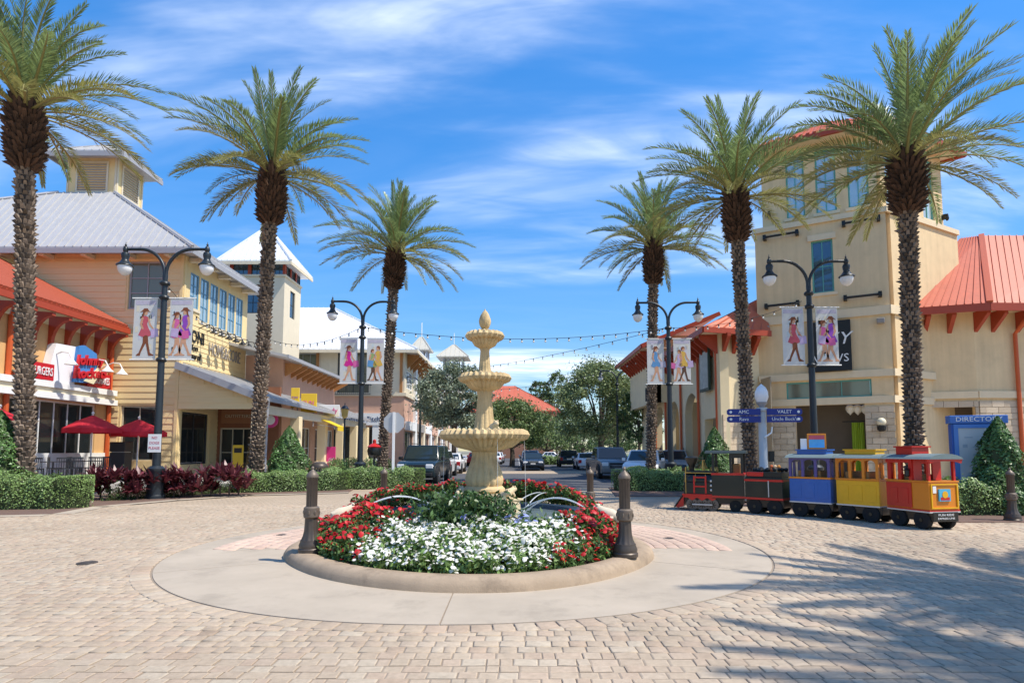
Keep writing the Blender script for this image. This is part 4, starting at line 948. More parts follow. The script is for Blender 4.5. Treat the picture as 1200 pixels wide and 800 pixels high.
def frustum_roof(parent, a, z0, b, z1, m, sp, th=.12, sides=('front', 'right'), name='roof', fascia=None, seamh=.045):
    (x0, x1, y0, y1), (X0, X1, Y0, Y1) = a, b
    mb = MB()
    lo = [(x0, y0, z0), (x1, y0, z0), (x1, y1, z0), (x0, y1, z0)]; hi = [(X0, Y0, z1), (X1, Y0, z1), (X1, Y1, z1), (X0, Y1, z1)]
    vs = lo+hi+[(x, y, z-th) for x, y, z in lo]
    mb.add(vs, [(0, 1, 5, 4), (1, 2, 6, 5), (2, 3, 7, 6), (3, 0, 4, 7), (4, 5, 6, 7), (8, 9, 1, 0), (9, 10, 2, 1), (10, 11, 3, 2), (11, 8, 0, 3), (11, 10, 9, 8)])
    r = mb.build(name, m, parent, world=True)
    def seams(c0, c1, d0, d1):
        c0, c1, d0, d1 = map(Vector, (c0, c1, d0, d1)); e = c1-c0; L = e.length; e /= L
        f = (d0-c0)-e*(d0-c0).dot(e); fl = f.length     # slope direction
        A = (d0-c0).dot(e); B = (d1-c0).dot(e); k = max(1, int(L/sp)); nrm = e.cross(f).normalized(); nrm = nrm if nrm.z > 0 else -nrm
        for i in range(1, k):
            s = L*i/k; t = 1.0
            if s < A: t = min(t, s/A)
            if s > B: t = min(t, (L-s)/(L-B))
            if t < .04: continue
            p = c0+e*s+nrm*seamh*.4; bar_obj('roof_seam', p, p+f*t, .035, seamh, m, r, up=nrm)
        for p_, q_ in ((c0, d0), (c1, d1)): bar_obj('hip_cap', p_+nrm*.02, q_+nrm*.02, .16, .07, m, r, up=nrm) if (q_-p_).length > .1 else None
    if 'front' in sides: seams(lo[0], lo[1], hi[0], hi[1])
    if 'right' in sides: seams(lo[1], lo[2], hi[1], hi[2])
    if 'left' in sides: seams(lo[3], lo[0], hi[3], hi[0])
    if fascia:
        f = MB(); 
        for p, q in ((lo[0], lo[1]), (lo[1], lo[2]), (lo[3], lo[0])): f.bar(Vector(p)+Vector((0, 0, -th-.10)), Vector(q)+Vector((0, 0, -th-.10)), .10, .26)
        f.build('fascia', fascia, r, world=True)
    return r
sw = MB().add([(-.5, -1, -.5), (.5, -1, -.5), (.5, 0, -.5), (-.5, 0, -.5), (-.5, -.25, .5), (.5, -.25, .5), (.5, 0, .5), (-.5, 0, .5)], [(0, 3, 2, 1), (4, 5, 6, 7), (0, 1, 5, 4), (1, 2, 6, 5), (2, 3, 7, 6), (3, 0, 4, 7)]).mesh('siding_board'); sw.materials.append(m_sidb)
def siding(parent, T, x0, x1, z0, z1, ops, sp=.30, topf=None, single=True):
    z = z0; mb = MB(); mb.T = T
    while z < z1-.02:
        ze = min(z+sp, z1); xe = x1
        if topf:
            xe = min(x1, topf(ze))
            if xe < x0+.1: break
        for a, b, c, d in wall_cells(x0, xe, z, ze, [o for o in ops if o[2] < ze and o[3] > z]):
            if d-c < .05: continue
            if single:
                o = link('siding_board', sw, None, parent); o.matrix_basis = world_of(parent).inverted() @ T @ Matrix.Translation(((a+b)/2, -.002, (c+d)/2)) @ Matrix.Diagonal((b-a, .035, d-c, 1))
            else: mb.add([(a, -.035, c), (b, -.035, c), (b, 0, c), (a, 0, c), (a, -.008, d), (b, -.008, d), (b, 0, d), (a, 0, d)], [(0, 3, 2, 1), (4, 5, 6, 7), (0, 1, 5, 4), (1, 2, 6, 5), (3, 0, 4, 7)])
        z = ze
    if not single: mb.build('siding_boards', m_sidb, parent, world=True, stuff=True)
def wpx(p0, p1, px, py):
    """pixel -> (s, z) on the vertical wall through p0, p1"""
    d = ray(px, py); e = Vector((p1[0]-p0[0], p1[1]-p0[1])); L = e.length; e /= L
    # t*d.xy = p0 + s*e
    det = d.x*(-e.y)+e.x*d.y; t = (p0[0]*(-e.y)+e.x*p0[1])/det; X, Y = d.x*t, d.y*t
    return (X-p0[0])*e.x+(Y-p0[1])*e.y, CAMH+d.z*t
def orect(p0, p1, a, b, c, d):
    s0, za = wpx(p0, p1, a, c); s1, zb = wpx(p0, p1, b, d); _, zc = wpx(p0, p1, b, c); _, zd = wpx(p0, p1, a, d)
    return (min(s0, s1), max(s0, s1), (zb+zd)/2, (za+zc)/2)
# ---- A: yellow store ------------------------------------------------------
YA = 30.0; XA = at(212, 400, YA).x; ZE = at(150, 289, 29.2).z
A = thing('yellow_store', 'yellow sided store with grey metal hip roof and louvred cupola', 'building', (XA-8, YA+3, 0))
a0, a1 = (-42, YA), (XA, YA); TA, LA = frame(a0, a1)
opU = orect(a0, a1, 152, 192, 306, 362); opS = orect(a0, a1, 142, 181, 475, 540)
wall('wall', TA, 0, LA, 0, ZE, [opU, opS], .3, m_sid, A)
siding(A, TA, LA-9.5, LA-.16, .4, ZE-.3, [opU, opS, (opU[0]-.1, opU[1]+.1, opU[2]-.1, opU[3]+.1), (opS[0]-.12, opS[1]+.12, 0, opS[3]+.12)], .32)
window(A, TA, *opU, 2, 3, m_gtrim, m_glg, .09); window(A, TA, *opS, 2, 1, m_fr_beige, m_gld, .07)
YB = XA/((285-CX)/F)
s0, s1 = (XA, YA), (XA, YB); TS, LS = frame(s0, s1)
ops = [orect(s0, s1, 212.5, 223.5, 314, 347)]; tops = [(212, 311), (226, 320), (241, 328), (253, 336), (265, 342), (275, 349)]; 
ops = []; wz0 = wpx(s0, s1, 250, 382)[1]; wz1 = wpx(s0, s1, 250, 333)[1]
for i in range(6):
    c = .55+(LS-1.1)*(i+.5)/6; ops.append((c-.42, c+.42, wz0+(.5 if i == 0 else 0), wz1))
dS = (.4, LS*.42, .9, 3.6)
wall('wall', TS, 0.31, LS, 0, ZE, ops+[dS], .3, m_sid, A)
siding(A, TS, .16, LS-.1, .4, wz0-.1, [(dS[0]-.1, dS[1]+.1, 0, dS[3]+.1)], .26, single=False)
for o in ops: window(A, TS, *o, 2, 3, m_fr_blue, m_glb, .07, inset=.06, trim=m_cream2)
window(A, TS, *dS, 2, 1, m_fr_dark, m_gld, .08)
for T, x in ((TA, LA-.15),):
    cbd = MB(); cbd.T = T; cbd.box(x, x+.16, -.06, .0, .3, ZE-.2); cbd.build('corner_board', m_sid, A, world=True)
cbd = MB(); cbd.T = TS; cbd.box(-.0, .16, -.06, -.0, .3, ZE-.2); cbd.build('corner_board', m_sid, A, world=True)
cx0, cx1 = at(77, 226, 32.4).x, at(135, 226, 32.4).x; zc0 = at(110, 227, 32.4).z
ra = frustum_roof(A, (-46, XA+.85, YA-.85, YB+.85), ZE, (cx0-.25, cx1+.12, 32.2, 34.9), zc0, m_gmet, .42, fascia=m_gtrim)
br_ = []
for i in range(9): 
    x = XA-.5-i*2.1; bar_obj('eave_bracket', (x, YA-.75, ZE-.30), (x, YA-.02, ZE-.30), .26, .22, m_cream2, A)
for i in range(5):
    y = YA+.5+i*1.5; bar_obj('eave_bracket', (XA+.75, y, ZE-.30), (XA+.02, y, ZE-.30), .22, .2, m_cream2, A)
zc1 = at(110, 184, 32.4).z
cup = MB().box(cx0, cx1, 32.45, 34.75, zc0-.6, zc1).build('cupola', m_sid, A, world=True)
Tc, Lc = frame((cx0, 32.45), (cx1, 32.45)); Td, Ld = frame((cx1, 32.45), (cx1, 34.75))
for T, L in ((Tc, Lc), (Td, Ld)):
    f = MB(); f.T = T; z0, z1 = zc0+.18, zc1-.35; a, b = L*.22, L*.80
    for q in ((a-.1, a, z0-.1, z1+.1), (b, b+.1, z0-.1, z1+.1), (a, b, z0-.1, z0), (a, b, z1, z1+.1)): f.box(q[0], q[1], -.06, -.003, q[2], q[3])
    f.build('louvre_frame', m_cream2, cup, world=True)
    for k in range(11):
        z = z0+(z1-z0)*(k+.5)/11; p = T @ Vector((a, -.03, z)); q = T @ Vector((b, -.03, z)); bar_obj('louvre_slat', p, q, .10, .035, m_gtrim, cup, up=T.to_3x3() @ Vector((0, -.7, 1)))
    for q0, q1 in ((0, .10), (L-.10, L)): 
        g = MB(); g.T = T; g.box(q0, q1, -.045, -.004, zc0, zc1); g.build('corner_board', m_cream2, cup, world=True)
frustum_roof(A, (cx0-.75, cx1+.75, 31.75, 35.45), zc1+.08, ((cx0+cx1)/2-.1, (cx0+cx1)/2+.1, 33.5, 33.7), zc1+1.25, m_gmet, .42, fascia=m_gtrim, name='cupola_roof')
# wall sign lettering and gooseneck lamps on the street side
m_black = mat('black_sign', (.012, .012, .012), .4, .0); m_gsign = mat('grey_letters', (.30, .27, .24), .6, .1)
def lettering(s, px, py, size, m, p0, p1, parent, **kw):
    ss, z = wpx(p0, p1, px, py); T, L = frame(p0, p1); return text('lettering', s, size, m, parent, T @ Matrix.Translation((ss, -.06, z)), .02, **kw)
lettering('NOONI', 224, 394, .95, m_black, s0, s1, A, xs=.75); lettering('Salon', 224, 407, .5, m_black, s0, s1, A, shear=.3); lettering('Apparel', 224, 417, .5, m_black, s0, s1, A, shear=.3)
lettering('HOME&CORE', 263, 415, 1.0, m_gsign, s0, s1, A, xs=.62)
def gooseneck(parent, T, s, z, m, sc=1.0):
    mb = MB(); mb.T = T @ Matrix.Translation((s, 0, z)) @ Matrix.Scale(sc, 4)
    mb.tube([(0, 0, 0), (0, -.25, .12), (0, -.5, .22), (0, -.75, .18), (0, -.85, .0)], .025, 6); o = mb.build('gooseneck_lamp', m, parent, world=True)
    sh = MB(); sh.T = mb.T; sh.lathe([(.03, .0), (.06, -.06), (.10, -.12), (.20, -.22), (.21, -.24)], 12, (0, -.85, 0)); sh.build('lamp_shade', m, o, smooth=True, world=True)
for i in range(7): gooseneck(A, TS, LS*.22+i*LS*.115, wpx(s0, s1, 250, 392)[1], m_black)
# ---- porch along the street ----------------------------------------------
XP = at(305, 465, YA).x; zP1 = at(207, 425, YA).z; zP0 = at(304, 464, YA-.4).z; YPE = 51.0
PO = thing('street_porch', 'long grey roofed porch with cream columns along the left shops', 'porch', (XP-2, YA, 0))
sl_ = MB().slab([(XA-.02, YA-.35, zP1), (XP+.35, YA-.35, zP0), (XP+.35, YPE, zP0), (XA-.02, YPE, zP1)], .16).build('porch_roof', m_gmet, PO, world=True)
for i in range(1, 40): 
    y = YA-.35+(YPE-YA+.35)*i/40; bar_obj('roof_seam', (XA, y, zP1+.02), (XP+.33, y, zP0+.02), .03, .06, m_gmet, sl_)
MB().bar((XP+.40, YA-.35, zP0-.12), (XP+.40, YPE, zP0-.12), .14, .20).build('gutter', m_gtrim, sl_, world=True)
MB().bar((XA, YA-.40, zP1-.16), (XP+.40, YA-.40, zP0-.16), .08, .34).build('rake_board', m_gtrim, sl_, world=True)
zH = at(250, 479, YA).z
e0, e1 = (XA, YA-.02), (XP, YA-.02); TE, LE = frame(e0, e1)
pe = MB(); pe.T = TE; pe.prism([(.01, zH), (LE, zH), (LE, zP0-.2), (.01, zP1-.22)], 'y', .0, .18); pe.build('end_wall', m_sid, PO, world=True)
siding(PO, TE, .02, LE, zH, zP1-.2, [], .31, topf=lambda z: LE*max(0, min(1, (zP1-.25-z)/(zP1-zP0))))
MB().bar((XP-.05, YA, zH+.02), (XP-.05, YPE, zH+.02), .3, .45).build('beam', m_cream2, PO, world=True)
for px in (303, 347, 378, 399, 415, 428):
    y = (XP-.05)/((px-CX)/F); c = MB().box(XP-.32, XP+.22, y-.27, y+.27, .9, zH-.1).build('column', m_cream, PO, world=True, bevel=.015)
    MB().box(XP-.42, XP+.32, y-.37, y+.37, .1, .9).build('stone_base', m_stoneb, c, world=True, bevel=.02)
MB().tube([(XP+.45, YA+.0, zP0-.2), (XP+.35, YA+.1, zP0-.6), (XP+.30, YA+.1, .2)], .06, 8).build('downpipe', m_gtrim, PO, world=True)
# recessed shop front under the porch
RB = thing('porch_shopfront', 'brown and glass shop entrance under the porch gable', 'shopfront', (XA+1.5, 34.2, 0))
r0, r1 = (XA+.02, 34.0), (XP-.6, 34.0); TR, LR = frame(r0, r1)
oD = (.15, 2.15, .12, 2.9)
m_brown = mat('brown_panel', (.26, .10, .045), .7, .12, 3)
wall('wall', TR, 0, LR, 0, zP1-.8, [oD], .2, m_brown, RB)
window(RB, TR, *oD, 3, 2, m_fr_beige, m_gld, .08, name='entrance_door')
MB().box(XA+.3, XA+2.2, 33.85, 33.95, 3.15, 3.95).build('sign_panel', mat('brown_sign', (.34, .15, .07), .6, .1), RB, world=True); text('lettering', 'OUTFITTERS', .26, m_fr_beige, RB, Matrix.Translation((XA+1.25, 33.83, 3.55)))
ys = thing('yellow_notice', 'yellow notice board standing by the porch entrance', 'sign', (at(279, 530, 31).x, 31, 0))
MB().box(-.28, .28, -.02, .02, .75, 1.9).build('board', mat('yellow_board', (.70, .46, .03), .6, .05), ys, bevel=.01); MB().box(-.2, .2, -.024, -.0205, 1.5, 1.75).build('print', m_black, ys)
for x in (-.22, .22): MB().box(x-.02, x+.02, -.02, .02, .1, .75).build('leg', m_fr_dark, ys)
# ---- B: pink shop ----------------------------------------------------------
B = thing('pink_shop', 'salmon shop with grey shed roof on orange timber brackets', 'building', (XA-3, 42, 0))
XBW = XP-1.75
for nm, p0, p1, ops_ in (('wall', (XA+.01, YB+.02), (XBW, YB+.02), []), ('wall', (XBW, YB+.28), (XBW, 48), [(1, 2.6, .4, 3.2), (3.4, 5, .4, 3.2), (6, 7.6, .4, 3.2), (8.4, 10.2, .4, 3.2)])):
    T, L = frame(p0, p1); wall(nm, T, 0, L, 0, 7.6, ops_, .25, m_pinkw, B)
    for o in ops_: window(B, T, *o, 2, 2, m_white, m_gld, .07)
XE = XP-.6+.0; zb0 = atx(350, 421, XE).z; zb1 = zb0+1.1
rb = MB().slab([(XA-1.5, YB-2.3, zb1), (XE, YB-2.3, zb0), (XE, 47.5, zb0), (XA-1.5, 47.5, zb1)], .16).build('shed_roof', m_gmet, B, world=True)
for i in range(1, 24):
    y = YB-2.3+(47.5-YB+2.3)*i/24; bar_obj('roof_seam', (XA-1.5, y, zb1+.02), (XE, y, zb0+.02), .03, .05, m_gmet, rb)
MB().bar((XE+.03, YB-2.3, zb0-.08), (XE+.03, 47.5, zb0-.08), .08, .2).build('fascia', m_gtrim, rb, world=True)
for i in range(11):
    y = YB+.3+i*1.02; mb = MB(); mb.prism([(XBW, zb0-.1), (XE-.1, zb0-.2), (XE-.1, zb0-.36), (XBW, zb0-.95)], 'y', y, y+.12); mb.build('timber_bracket', m_wood, B, world=True)
def shopsign(name, px, py, Y, w_, h_, d_, m, lab, s, tm, ts):
    p = at(px, py, Y); t = thing(name, lab, 'sign', (p.x, p.y, p.z-h_/2)); MB().box(-w_/2, w_/2, -d_/2, d_/2, 0, h_).build('panel', m, t, bevel=.02)
    text('lettering', s, ts, tm, t, Matrix.Translation((p.x, p.y-d_/2-.01, p.z)), .008); 
    for x in (-w_*.3, w_*.3): MB().box(x-.03, x+.03, -.02, .02, -.9, 0).build('bracket', m_gtrim, t)
    return t
m_ysign = mat('yellow_sign', (.78, .52, .04), .5, .04); m_pksign = mat('hot_pink_sign', (.62, .04, .20), .5, .04)
shopsign('shop_sign', 346, 466, 36, .5, 1.2, .1, m_ysign, 'narrow yellow sign on porch roof nearer the leaning palm', 'TOY', PR['purple'], .2)
t_ = shopsign('shop_sign', 362, 472, 38, 1.0, 1.2, .1, m_ysign, 'yellow sign with purple panel on the porch roof', 'FUN', PR['pink'], .36)
shopsign('shop_sign', 385, 481, 41, 1.5, .8, .1, m_white, 'white sign with pink script at the porch corner', 'Candy', m_pksign, .5)
# round sign hanging under porch
hs = at(317, 492, 32.5); t_ = thing('hanging_sign', 'round red and white blade sign under the porch', 'sign', hs)
tmp = MB(); tmp.T = Matrix.Rotation(math.pi/2, 4, 'X'); tmp.lathe([(.42, -.03), (.42, .03)], 20); tmp.build('disc', m_pksign, t_); tmp = MB(); tmp.T = Matrix.Rotation(math.pi/2, 4, 'X'); tmp.lathe([(.26, -.04), (.26, .04)], 20); tmp.build('print', m_white, t_); MB().box(-.02, .02, -.02, .02, .4, .75).build('hanger', m_fr_dark, t_)
p = at(373, 488, 40); aw = thing('yellow_awning', 'yellow fabric awning at the end of porch', 'awning', (p.x, p.y, p.z-1)); X_ = at(400, 500, 40)
MB().slab([(0, -.8, 1), (X_.x-p.x, -.8, X_.z-p.z+1), (X_.x-p.x, .9, X_.z-p.z+1), (0, .9, 1)], .04).build('canopy', mat('yellow_canvas', (.80, .58, .03), .8, .06, 4, trans=.2), aw)
MB().box(X_.x-p.x-.02, X_.x-p.x+.01, -.8, .9, X_.z-p.z+.72, X_.z-p.z+.97).build('valance', MATS['yellow_canvas'], aw)
for y in (-.75, .85): MB().tube([(.02, y, .45), (X_.x-p.x-.05, y, X_.z-p.z+.94)], .02, 5).build('arm', m_gtrim, aw)
p = at(388, 531, 40); ps = thing('poster_stand', 'tall bright red poster board in front of store', 'sign', (p.x, p.y, .12)); MB().box(-.3, .3, -.03, .03, .1, 1.75).build('board', m_pksign, ps, bevel=.01)
tmp = MB(); tmp.T = Matrix.Translation((0, -.035, .85)) @ Matrix.Rotation(math.pi/2, 4, 'X'); tmp.lathe([(.2, -.004), (.2, .004)], 18); tmp.build('print', PR['pink'], ps); MB().box(-.32, .32, -.2, .2, 0, .1).build('foot', m_fr_dark, ps)
# ---- C: white roofed tower ---------------------------------------------------
YC = 47.5; xc0, xc1 = at(266, 380, YC).x, at(332, 380, YC).x; yc1 = xc1/((348-CX)/F); zC = at(300, 306, YC-.4).z
Ct = thing('white_roof_tower', 'pale tower with white pyramid roof and red framed window band', 'building', (xc0, YC, 0))
c0, c1 = (xc0, YC), (xc1, YC); TC, LC = frame(c0, c1); zb_ = wpx(c0, c1, 300, 324)[1]
oW = orect(c0, c1, 287.5, 304, 341, 367)
wall('wall', TC, 0, LC, 0, zb_, [oW], .3, m_cream2, Ct); window(Ct, TC, *oW, 2, 2, m_fr_dark, m_gl, .08)
TC2, LC2 = frame((xc1, YC), (xc1, yc1)); oN = (LC2*.35, LC2*.65, wpx((xc1, YC), (xc1, yc1), 340, 372)[1], wpx((xc1, YC), (xc1, yc1), 340, 340)[1])
wall('wall', TC2, .301, LC2, 0, zb_, [oN], .3, m_cream2, Ct); window(Ct, TC2, *oN, 1, 2, m_fr_dark, m_gl, .06)
MB().box(xc0-.05, xc1+.12, YC-.12, yc1, zb_, zb_+.15).build('ledge', m_cream2, Ct, world=True)
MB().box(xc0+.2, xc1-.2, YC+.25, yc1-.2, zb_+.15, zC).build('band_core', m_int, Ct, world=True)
for T, L, n in ((TC, LC, 3), (TC2, LC2, 3)):
    for i in range(n):
        a, b = .05+(L-.1)*i/n, .05+(L-.1)*(i+1)/n
        window(Ct, T, a+.28, b, zb_+.16, zC-.05, 3, 2, m_fr_dark, m_gl, .05, inset=.1)
        q = MB(); q.T = T; q.box(a, a+.27, .0, .2, zb_+.16, zC-.05); q.build('red_post', m_rtrim, Ct, world=True)
ax_, ay_ = (xc0+xc1)/2, (YC+yc1)/2
frustum_roof(Ct, (xc0-.7, xc1+.75, YC-.7, yc1+.7), zC, (ax_-.35, ax_+.35, ay_-.35, ay_+.35), at(303, 267, YC+1).z, m_wmet, .45, fascia=m_cream2)
zt = at(303, 267, YC+1).z; MB().box(ax_-.45, ax_+.45, ay_-.45, ay_+.45, zt-.3, zt+.35).build('lantern', m_wmet, Ct, world=True); MB().tube([(ax_, ay_, zt+.3), (ax_, ay_, zt+2.2)], [.16, .03], 8).build('spire', m_white, Ct, world=True)
# ---- D: white roofed corner store ----------------------------------------------
YD = 54.0; xd0, xd1 = at(334, 450, YD).x, at(474, 450, YD).x; zD = at(400, 409, YD-.8).z; YD1 = 104
D = thing('corner_store', 'cream and salmon corner store with white metal roof', 'building', (xd1-5, YD+5, 0))
d0, d1 = (xd0, YD), (xd1, YD); TD, LD = frame(d0, d1); zmid = wpx(d0, d1, 410, 462)[1]
oB = orect(d0, d1, 396, 432, 413, 463); oSf = orect(d0, d1, 389, 438, 500, 547); oX = orect(d0, d1, 345, 372, 414, 450)
wall('upper_wall', TD, 0, LD, zmid, zD, [oB, oX], .3, m_cream2, D); wall('lower_wall', TD, 0, LD, 0, zmid-.001, [oSf], .3, m_pinkw, D)
window(D, TD, *oB, 4, 2, m_fr_dark, m_glg, .1); window(D, TD, *oSf, 3, 1, m_black, m_gld, .16); window(D, TD, *oX, 3, 2, m_gtrim, m_glg, .08)
for x in (.5, LD*.27, LD-.3): q = MB(); q.T = TD; q.box(x-.12, x+.12, -.12, -.002, zmid+.1, zD-.2); q.build('timber_post', m_wood, D, world=True)
q = MB(); q.T = TD; q.box(-.1, LD+.1, -.14, -.002, zmid-.15, zmid+.15); q.build('string_course', m_cream2, D, world=True)
rl = MB(); rl.T = TD; za = oB[2]+.05
for k in range(19): x = oB[0]-.2+(oB[1]-oB[0]+.4)*k/18; rl.box(x-.012, x+.012, -.36, -.33, za, za+.85)
rl.box(oB[0]-.25, oB[1]+.25, -.38, -.31, za+.85, za+.92); rl.box(oB[0]-.25, oB[1]+.25, -.38, -.31, za-.02, za+.04); rl.box(oB[0]-.25, oB[0]-.2, -.36, 0, za+.85, za+.92); rl.box(oB[1]+.2, oB[1]+.25, -.36, 0, za+.85, za+.92)
rl.build('balcony_railing', m_fr_dark, D, world=True)
sg = orect(d0, d1, 378, 446, 484, 498); q = MB(); q.T = TD; q.box(sg[0], sg[1], -.2, -.002, sg[2], sg[3]); q.build('sign_band', m_white, D, world=True)
text('lettering', 'Abercrombie & Fitch', .62, mat('navy_letters', (.03, .05, .12), .5, 0), D, TD @ Matrix.Translation(((sg[0]+sg[1])/2, -.22, (sg[2]+sg[3])/2)), .015)
for x in (sg[0]+.1, sg[1]-.7): q = MB(); q.T = TD; q.box(x, x+.6, -.15, -.002, .12, sg[2]); q.build('white_pilaster', m_white, D, world=True)
TD2, LD2 = frame((xd1, YD), (xd1, YD1)); opu, opl = [], []
for k in range(9):
    c = 2.6+k*5.3; opu.append((c-1.6, c+1.6, zmid+.7, zD-1.6)); opl.append((c-2.0, c+2.0, .2, 3.4))
wall('upper_wall', TD2, .301, LD2, zmid, zD, opu, .3, m_cream2, D); wall('lower_wall', TD2, .301, LD2, 0, zmid-.001, opl, .3, m_pinkw, D)
for i, (o, l) in enumerate(zip(opu, opl)):
    window(D, TD2, *o, 3, 3, m_white, m_gl, .12, split=i < 3); window(D, TD2, *l, 3, 1, m_white if i % 2 else m_fr_dark, m_gld, .12, split=i < 2)
    q = MB(); q.T = TD2; q.box(l[0]-.2, l[1]+.2, -.35, -.002, 3.5, 4.3); q.build('sign_band', (m_white, m_gsign, m_white, m_pinkw)[i % 4], D, world=True)
    q = MB(); q.T = TD2; q.box(o[1]+.5, o[1]+1.6, -.25, -.002, .0, zD-1); q.build('pilaster', m_cream2 if i % 2 else m_white, D, world=True)
    for j in range(3):
        y = YD+o[0]+j*1.6+.2; mb = MB(); mb.prism([(xd1, zD-.15), (xd1+1.1, zD-.2), (xd1+1.1, zD-.42), (xd1, zD-1.5)], 'y', y, y+.16); mb.build('timber_bracket', m_wood, D, world=True)
q = MB(); q.T = TD2; q.box(-.1, LD2, -.18, -.002, zmid-.16, zmid+.16); q.build('string_course', m_cream2, D, world=True)
zr = at(370, 363, 61).z
frustum_roof(D, (xd0-1.2, xd1+1.3, YD-1.0, 76), zD, (at(344, 363, 60).x, at(390, 363, 60).x, 60, 70), zr, m_wmet, .5, fascia=m_cream2)
frustum_roof(D, (xd0-1.2, xd1+1.25, 76.01, YD1+1), zD, (xd0+3, xd1-4, 79, YD1-4), zD+3.2, m_gmet, .6, fascia=m_cream2)
def cupola(px, ye, Y, wpx_, n, ya):
    p = at(px, ye, Y); w_ = wpx_/F*Y/2; c = MB().box(p.x-w_*.62, p.x+w_*.62, Y-w_*.62, Y+w_*.62, zD-.5, p.z-2.3).build('cupola', m_cream2, D, world=True)
    for i in range(n):
        for j in range(n):
            if 0 < i < n-1 and 0 < j < n-1: continue
            x = p.x-w_*.58+w_*1.16*i/(n-1); y = Y-w_*.58+w_*1.16*j/(n-1); bar_obj('post', (x, y, p.z-2.3), (x, y, p.z), .22, .22, m_gtrim, c)
    zt = at(px, ya, Y).z
    r_ = frustum_roof(D, (p.x-w_, p.x+w_, Y-w_, Y+w_), p.z, (p.x-.15, p.x+.15, Y-.15, Y+.15), zt, mat('sand_metal_roof', (.55, .51, .42), .5, .08), .7, name='cupola_roof')
    MB().tube([(p.x, Y, zt-.1), (p.x, Y, zt+2)], .06, 6).build('spire', m_white, c, world=True)
cupola(494, 411, 80, 25, 4, 395); cupola(532, 420, 100, 37, 5, 404)
# ---- F: far red roofed hall ----------------------------------------------------------
Fb = thing('red_roof_hall', 'far brick hall with broad red roof at the street end', 'building', (0, 132, 0))
x0, x1 = at(560, 480, 130).x, at(648, 480, 130).x; zf = at(640, 481, 129).z
wall('wall', frame((x0, 130), (x1, 130))[0], 0, x1-x0, 0, zf, [(x1-x0-5, x1-x0-3.4, 4.5, 7), (x1-x0-2.6, x1-x0-1, 4.5, 7)], .5, mat('brick_far', (.34, .16, .10), .9, .15, 2), Fb)
for a in (5, 2.6): window(Fb, frame((x0, 130), (x1, 130))[0], x1-x0-a, x1-x0-a+1.6, 4.5, 7, 2, 2, m_white, m_gl, .12)
frustum_roof(Fb, (x0-2, x1+1.5, 128.6, 160), zf, (at(565, 451, 140).x, at(603, 451, 140).x, 142, 148), at(600, 451, 140).z, m_rmet, 1.2, fascia=m_rtrim)
# ================================================================ RIGHT SIDE
P0 = at(1046, 420, 28.0); P0 = (P0.x, 28.0)
def on(px, py, Y): q = at(px, py, Y); return (q.x, Y)
PL = on(889, 420, 31.0); PRt = on(1126, 350, 31.2)
G = thing('corner_tower', 'tan stucco corner tower with teal windows and red tiled hip roof', 'building', (18, 31, 0))
T1, Lg = frame(PL, P0); T2, Lg2 = frame(P0, PRt)
zs = wpx(PL, P0, 1046, 241)[1]           # setback ledge
z3 = wpx(PL, P0, 1046, 362)[1]; z2 = wpx(PL, P0, 1046, 436)[1]; z1 = wpx(PL, P0, 1046, 466)[1]
oM = orect(PL, P0, 950, 978, 281, 343); oT = orect(PL, P0, 921, 1022, 441, 463); oE = list(orect(PL, P0, 932, 1017, 474, 560)); oE[2] = .1; oE = tuple(oE)
oT = (oT[0], oT[1], z1+.12, z2-.25)
wall('wall', T1, 0, Lg, 0, zs, [oM, oT, oE], .35, m_tan, G); wall('wall', T2, .36, Lg2, 0, zs, [], .35, m_tan, G)
window(G, T1, *oM, 2, 2, m_fr_teal, m_gl, .08, trim=m_tan2); window(G, T1, *oT, 3, 1, m_fr_teal, m_glg, .07)
hd = MB(); hd.T = T1; hd.box(oM[0]-.15, oM[1]+.15, -.07, -.002, oM[3]+.002, oM[3]+.3); hd.build('window_head', m_tan2, G, world=True)
for z, h_, d_ in ((z3, .42, .10), (z2, .34, .14), (z1-.05, .34, .08), (zs-.12, .26, .12)):
    for T, L in ((T1, Lg), (T2, Lg2)):
        q = MB(); q.T = T; q.box(-.1 if T is T2 else 0, L, -d_, -.002, z-h_/2, z+h_/2); q.build('cornice', m_tan2, G, world=True)
MB().add([(*PL, zs+.01), (*P0, zs+.01), (*PRt, zs+.01), (18, 36, zs+.01)], [(0, 1, 2, 3)]).build('setback_roof', m_tan2, G, world=True)
ub = MATS['dim_interior']
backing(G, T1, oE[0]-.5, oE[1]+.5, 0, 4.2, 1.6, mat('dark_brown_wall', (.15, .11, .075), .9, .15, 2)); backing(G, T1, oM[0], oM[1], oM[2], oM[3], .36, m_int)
# upper stage, set back
def off(p0, p1, d):
    e = Vector((p1[0]-p0[0], p1[1]-p0[1])).normalized(); n = Vector((-e.y, e.x)); return n*d
c_in = Vector((18.0, 33.0)); sh = lambda p, k=.14: (p[0]+(c_in.x-p[0])*k, p[1]+(c_in.y-p[1])*k)
U0, UL, UR = sh(P0, .12), sh(PL, .10), sh(PRt, .10)
zt_ = wpx(U0, UR, 1120, 190)[1]
Tu1, Lu1 = frame(UL, U0); Tu2, Lu2 = frame(U0, UR)
ou = [orect(UL, U0, 921, 944, 222, 260), orect(UL, U0, 955, 981, 205, 251), orect(UL, U0, 992, 1019, 188, 244)]
zb = sum(o[2] for o in ou)/3; zt2 = min(zt_-.5, sum(o[3] for o in ou)/3); ou = [(o[0], o[1], zs+.45, zt_-.55) for o in ou]
ou2 = [(Lu2*.12, Lu2*.30, zs+.45, zt_-.55), (Lu2*.40, Lu2*.58, zs+.45, zt_-.55), (Lu2*.68, Lu2*.86, zs+.45, zt_-.55)]
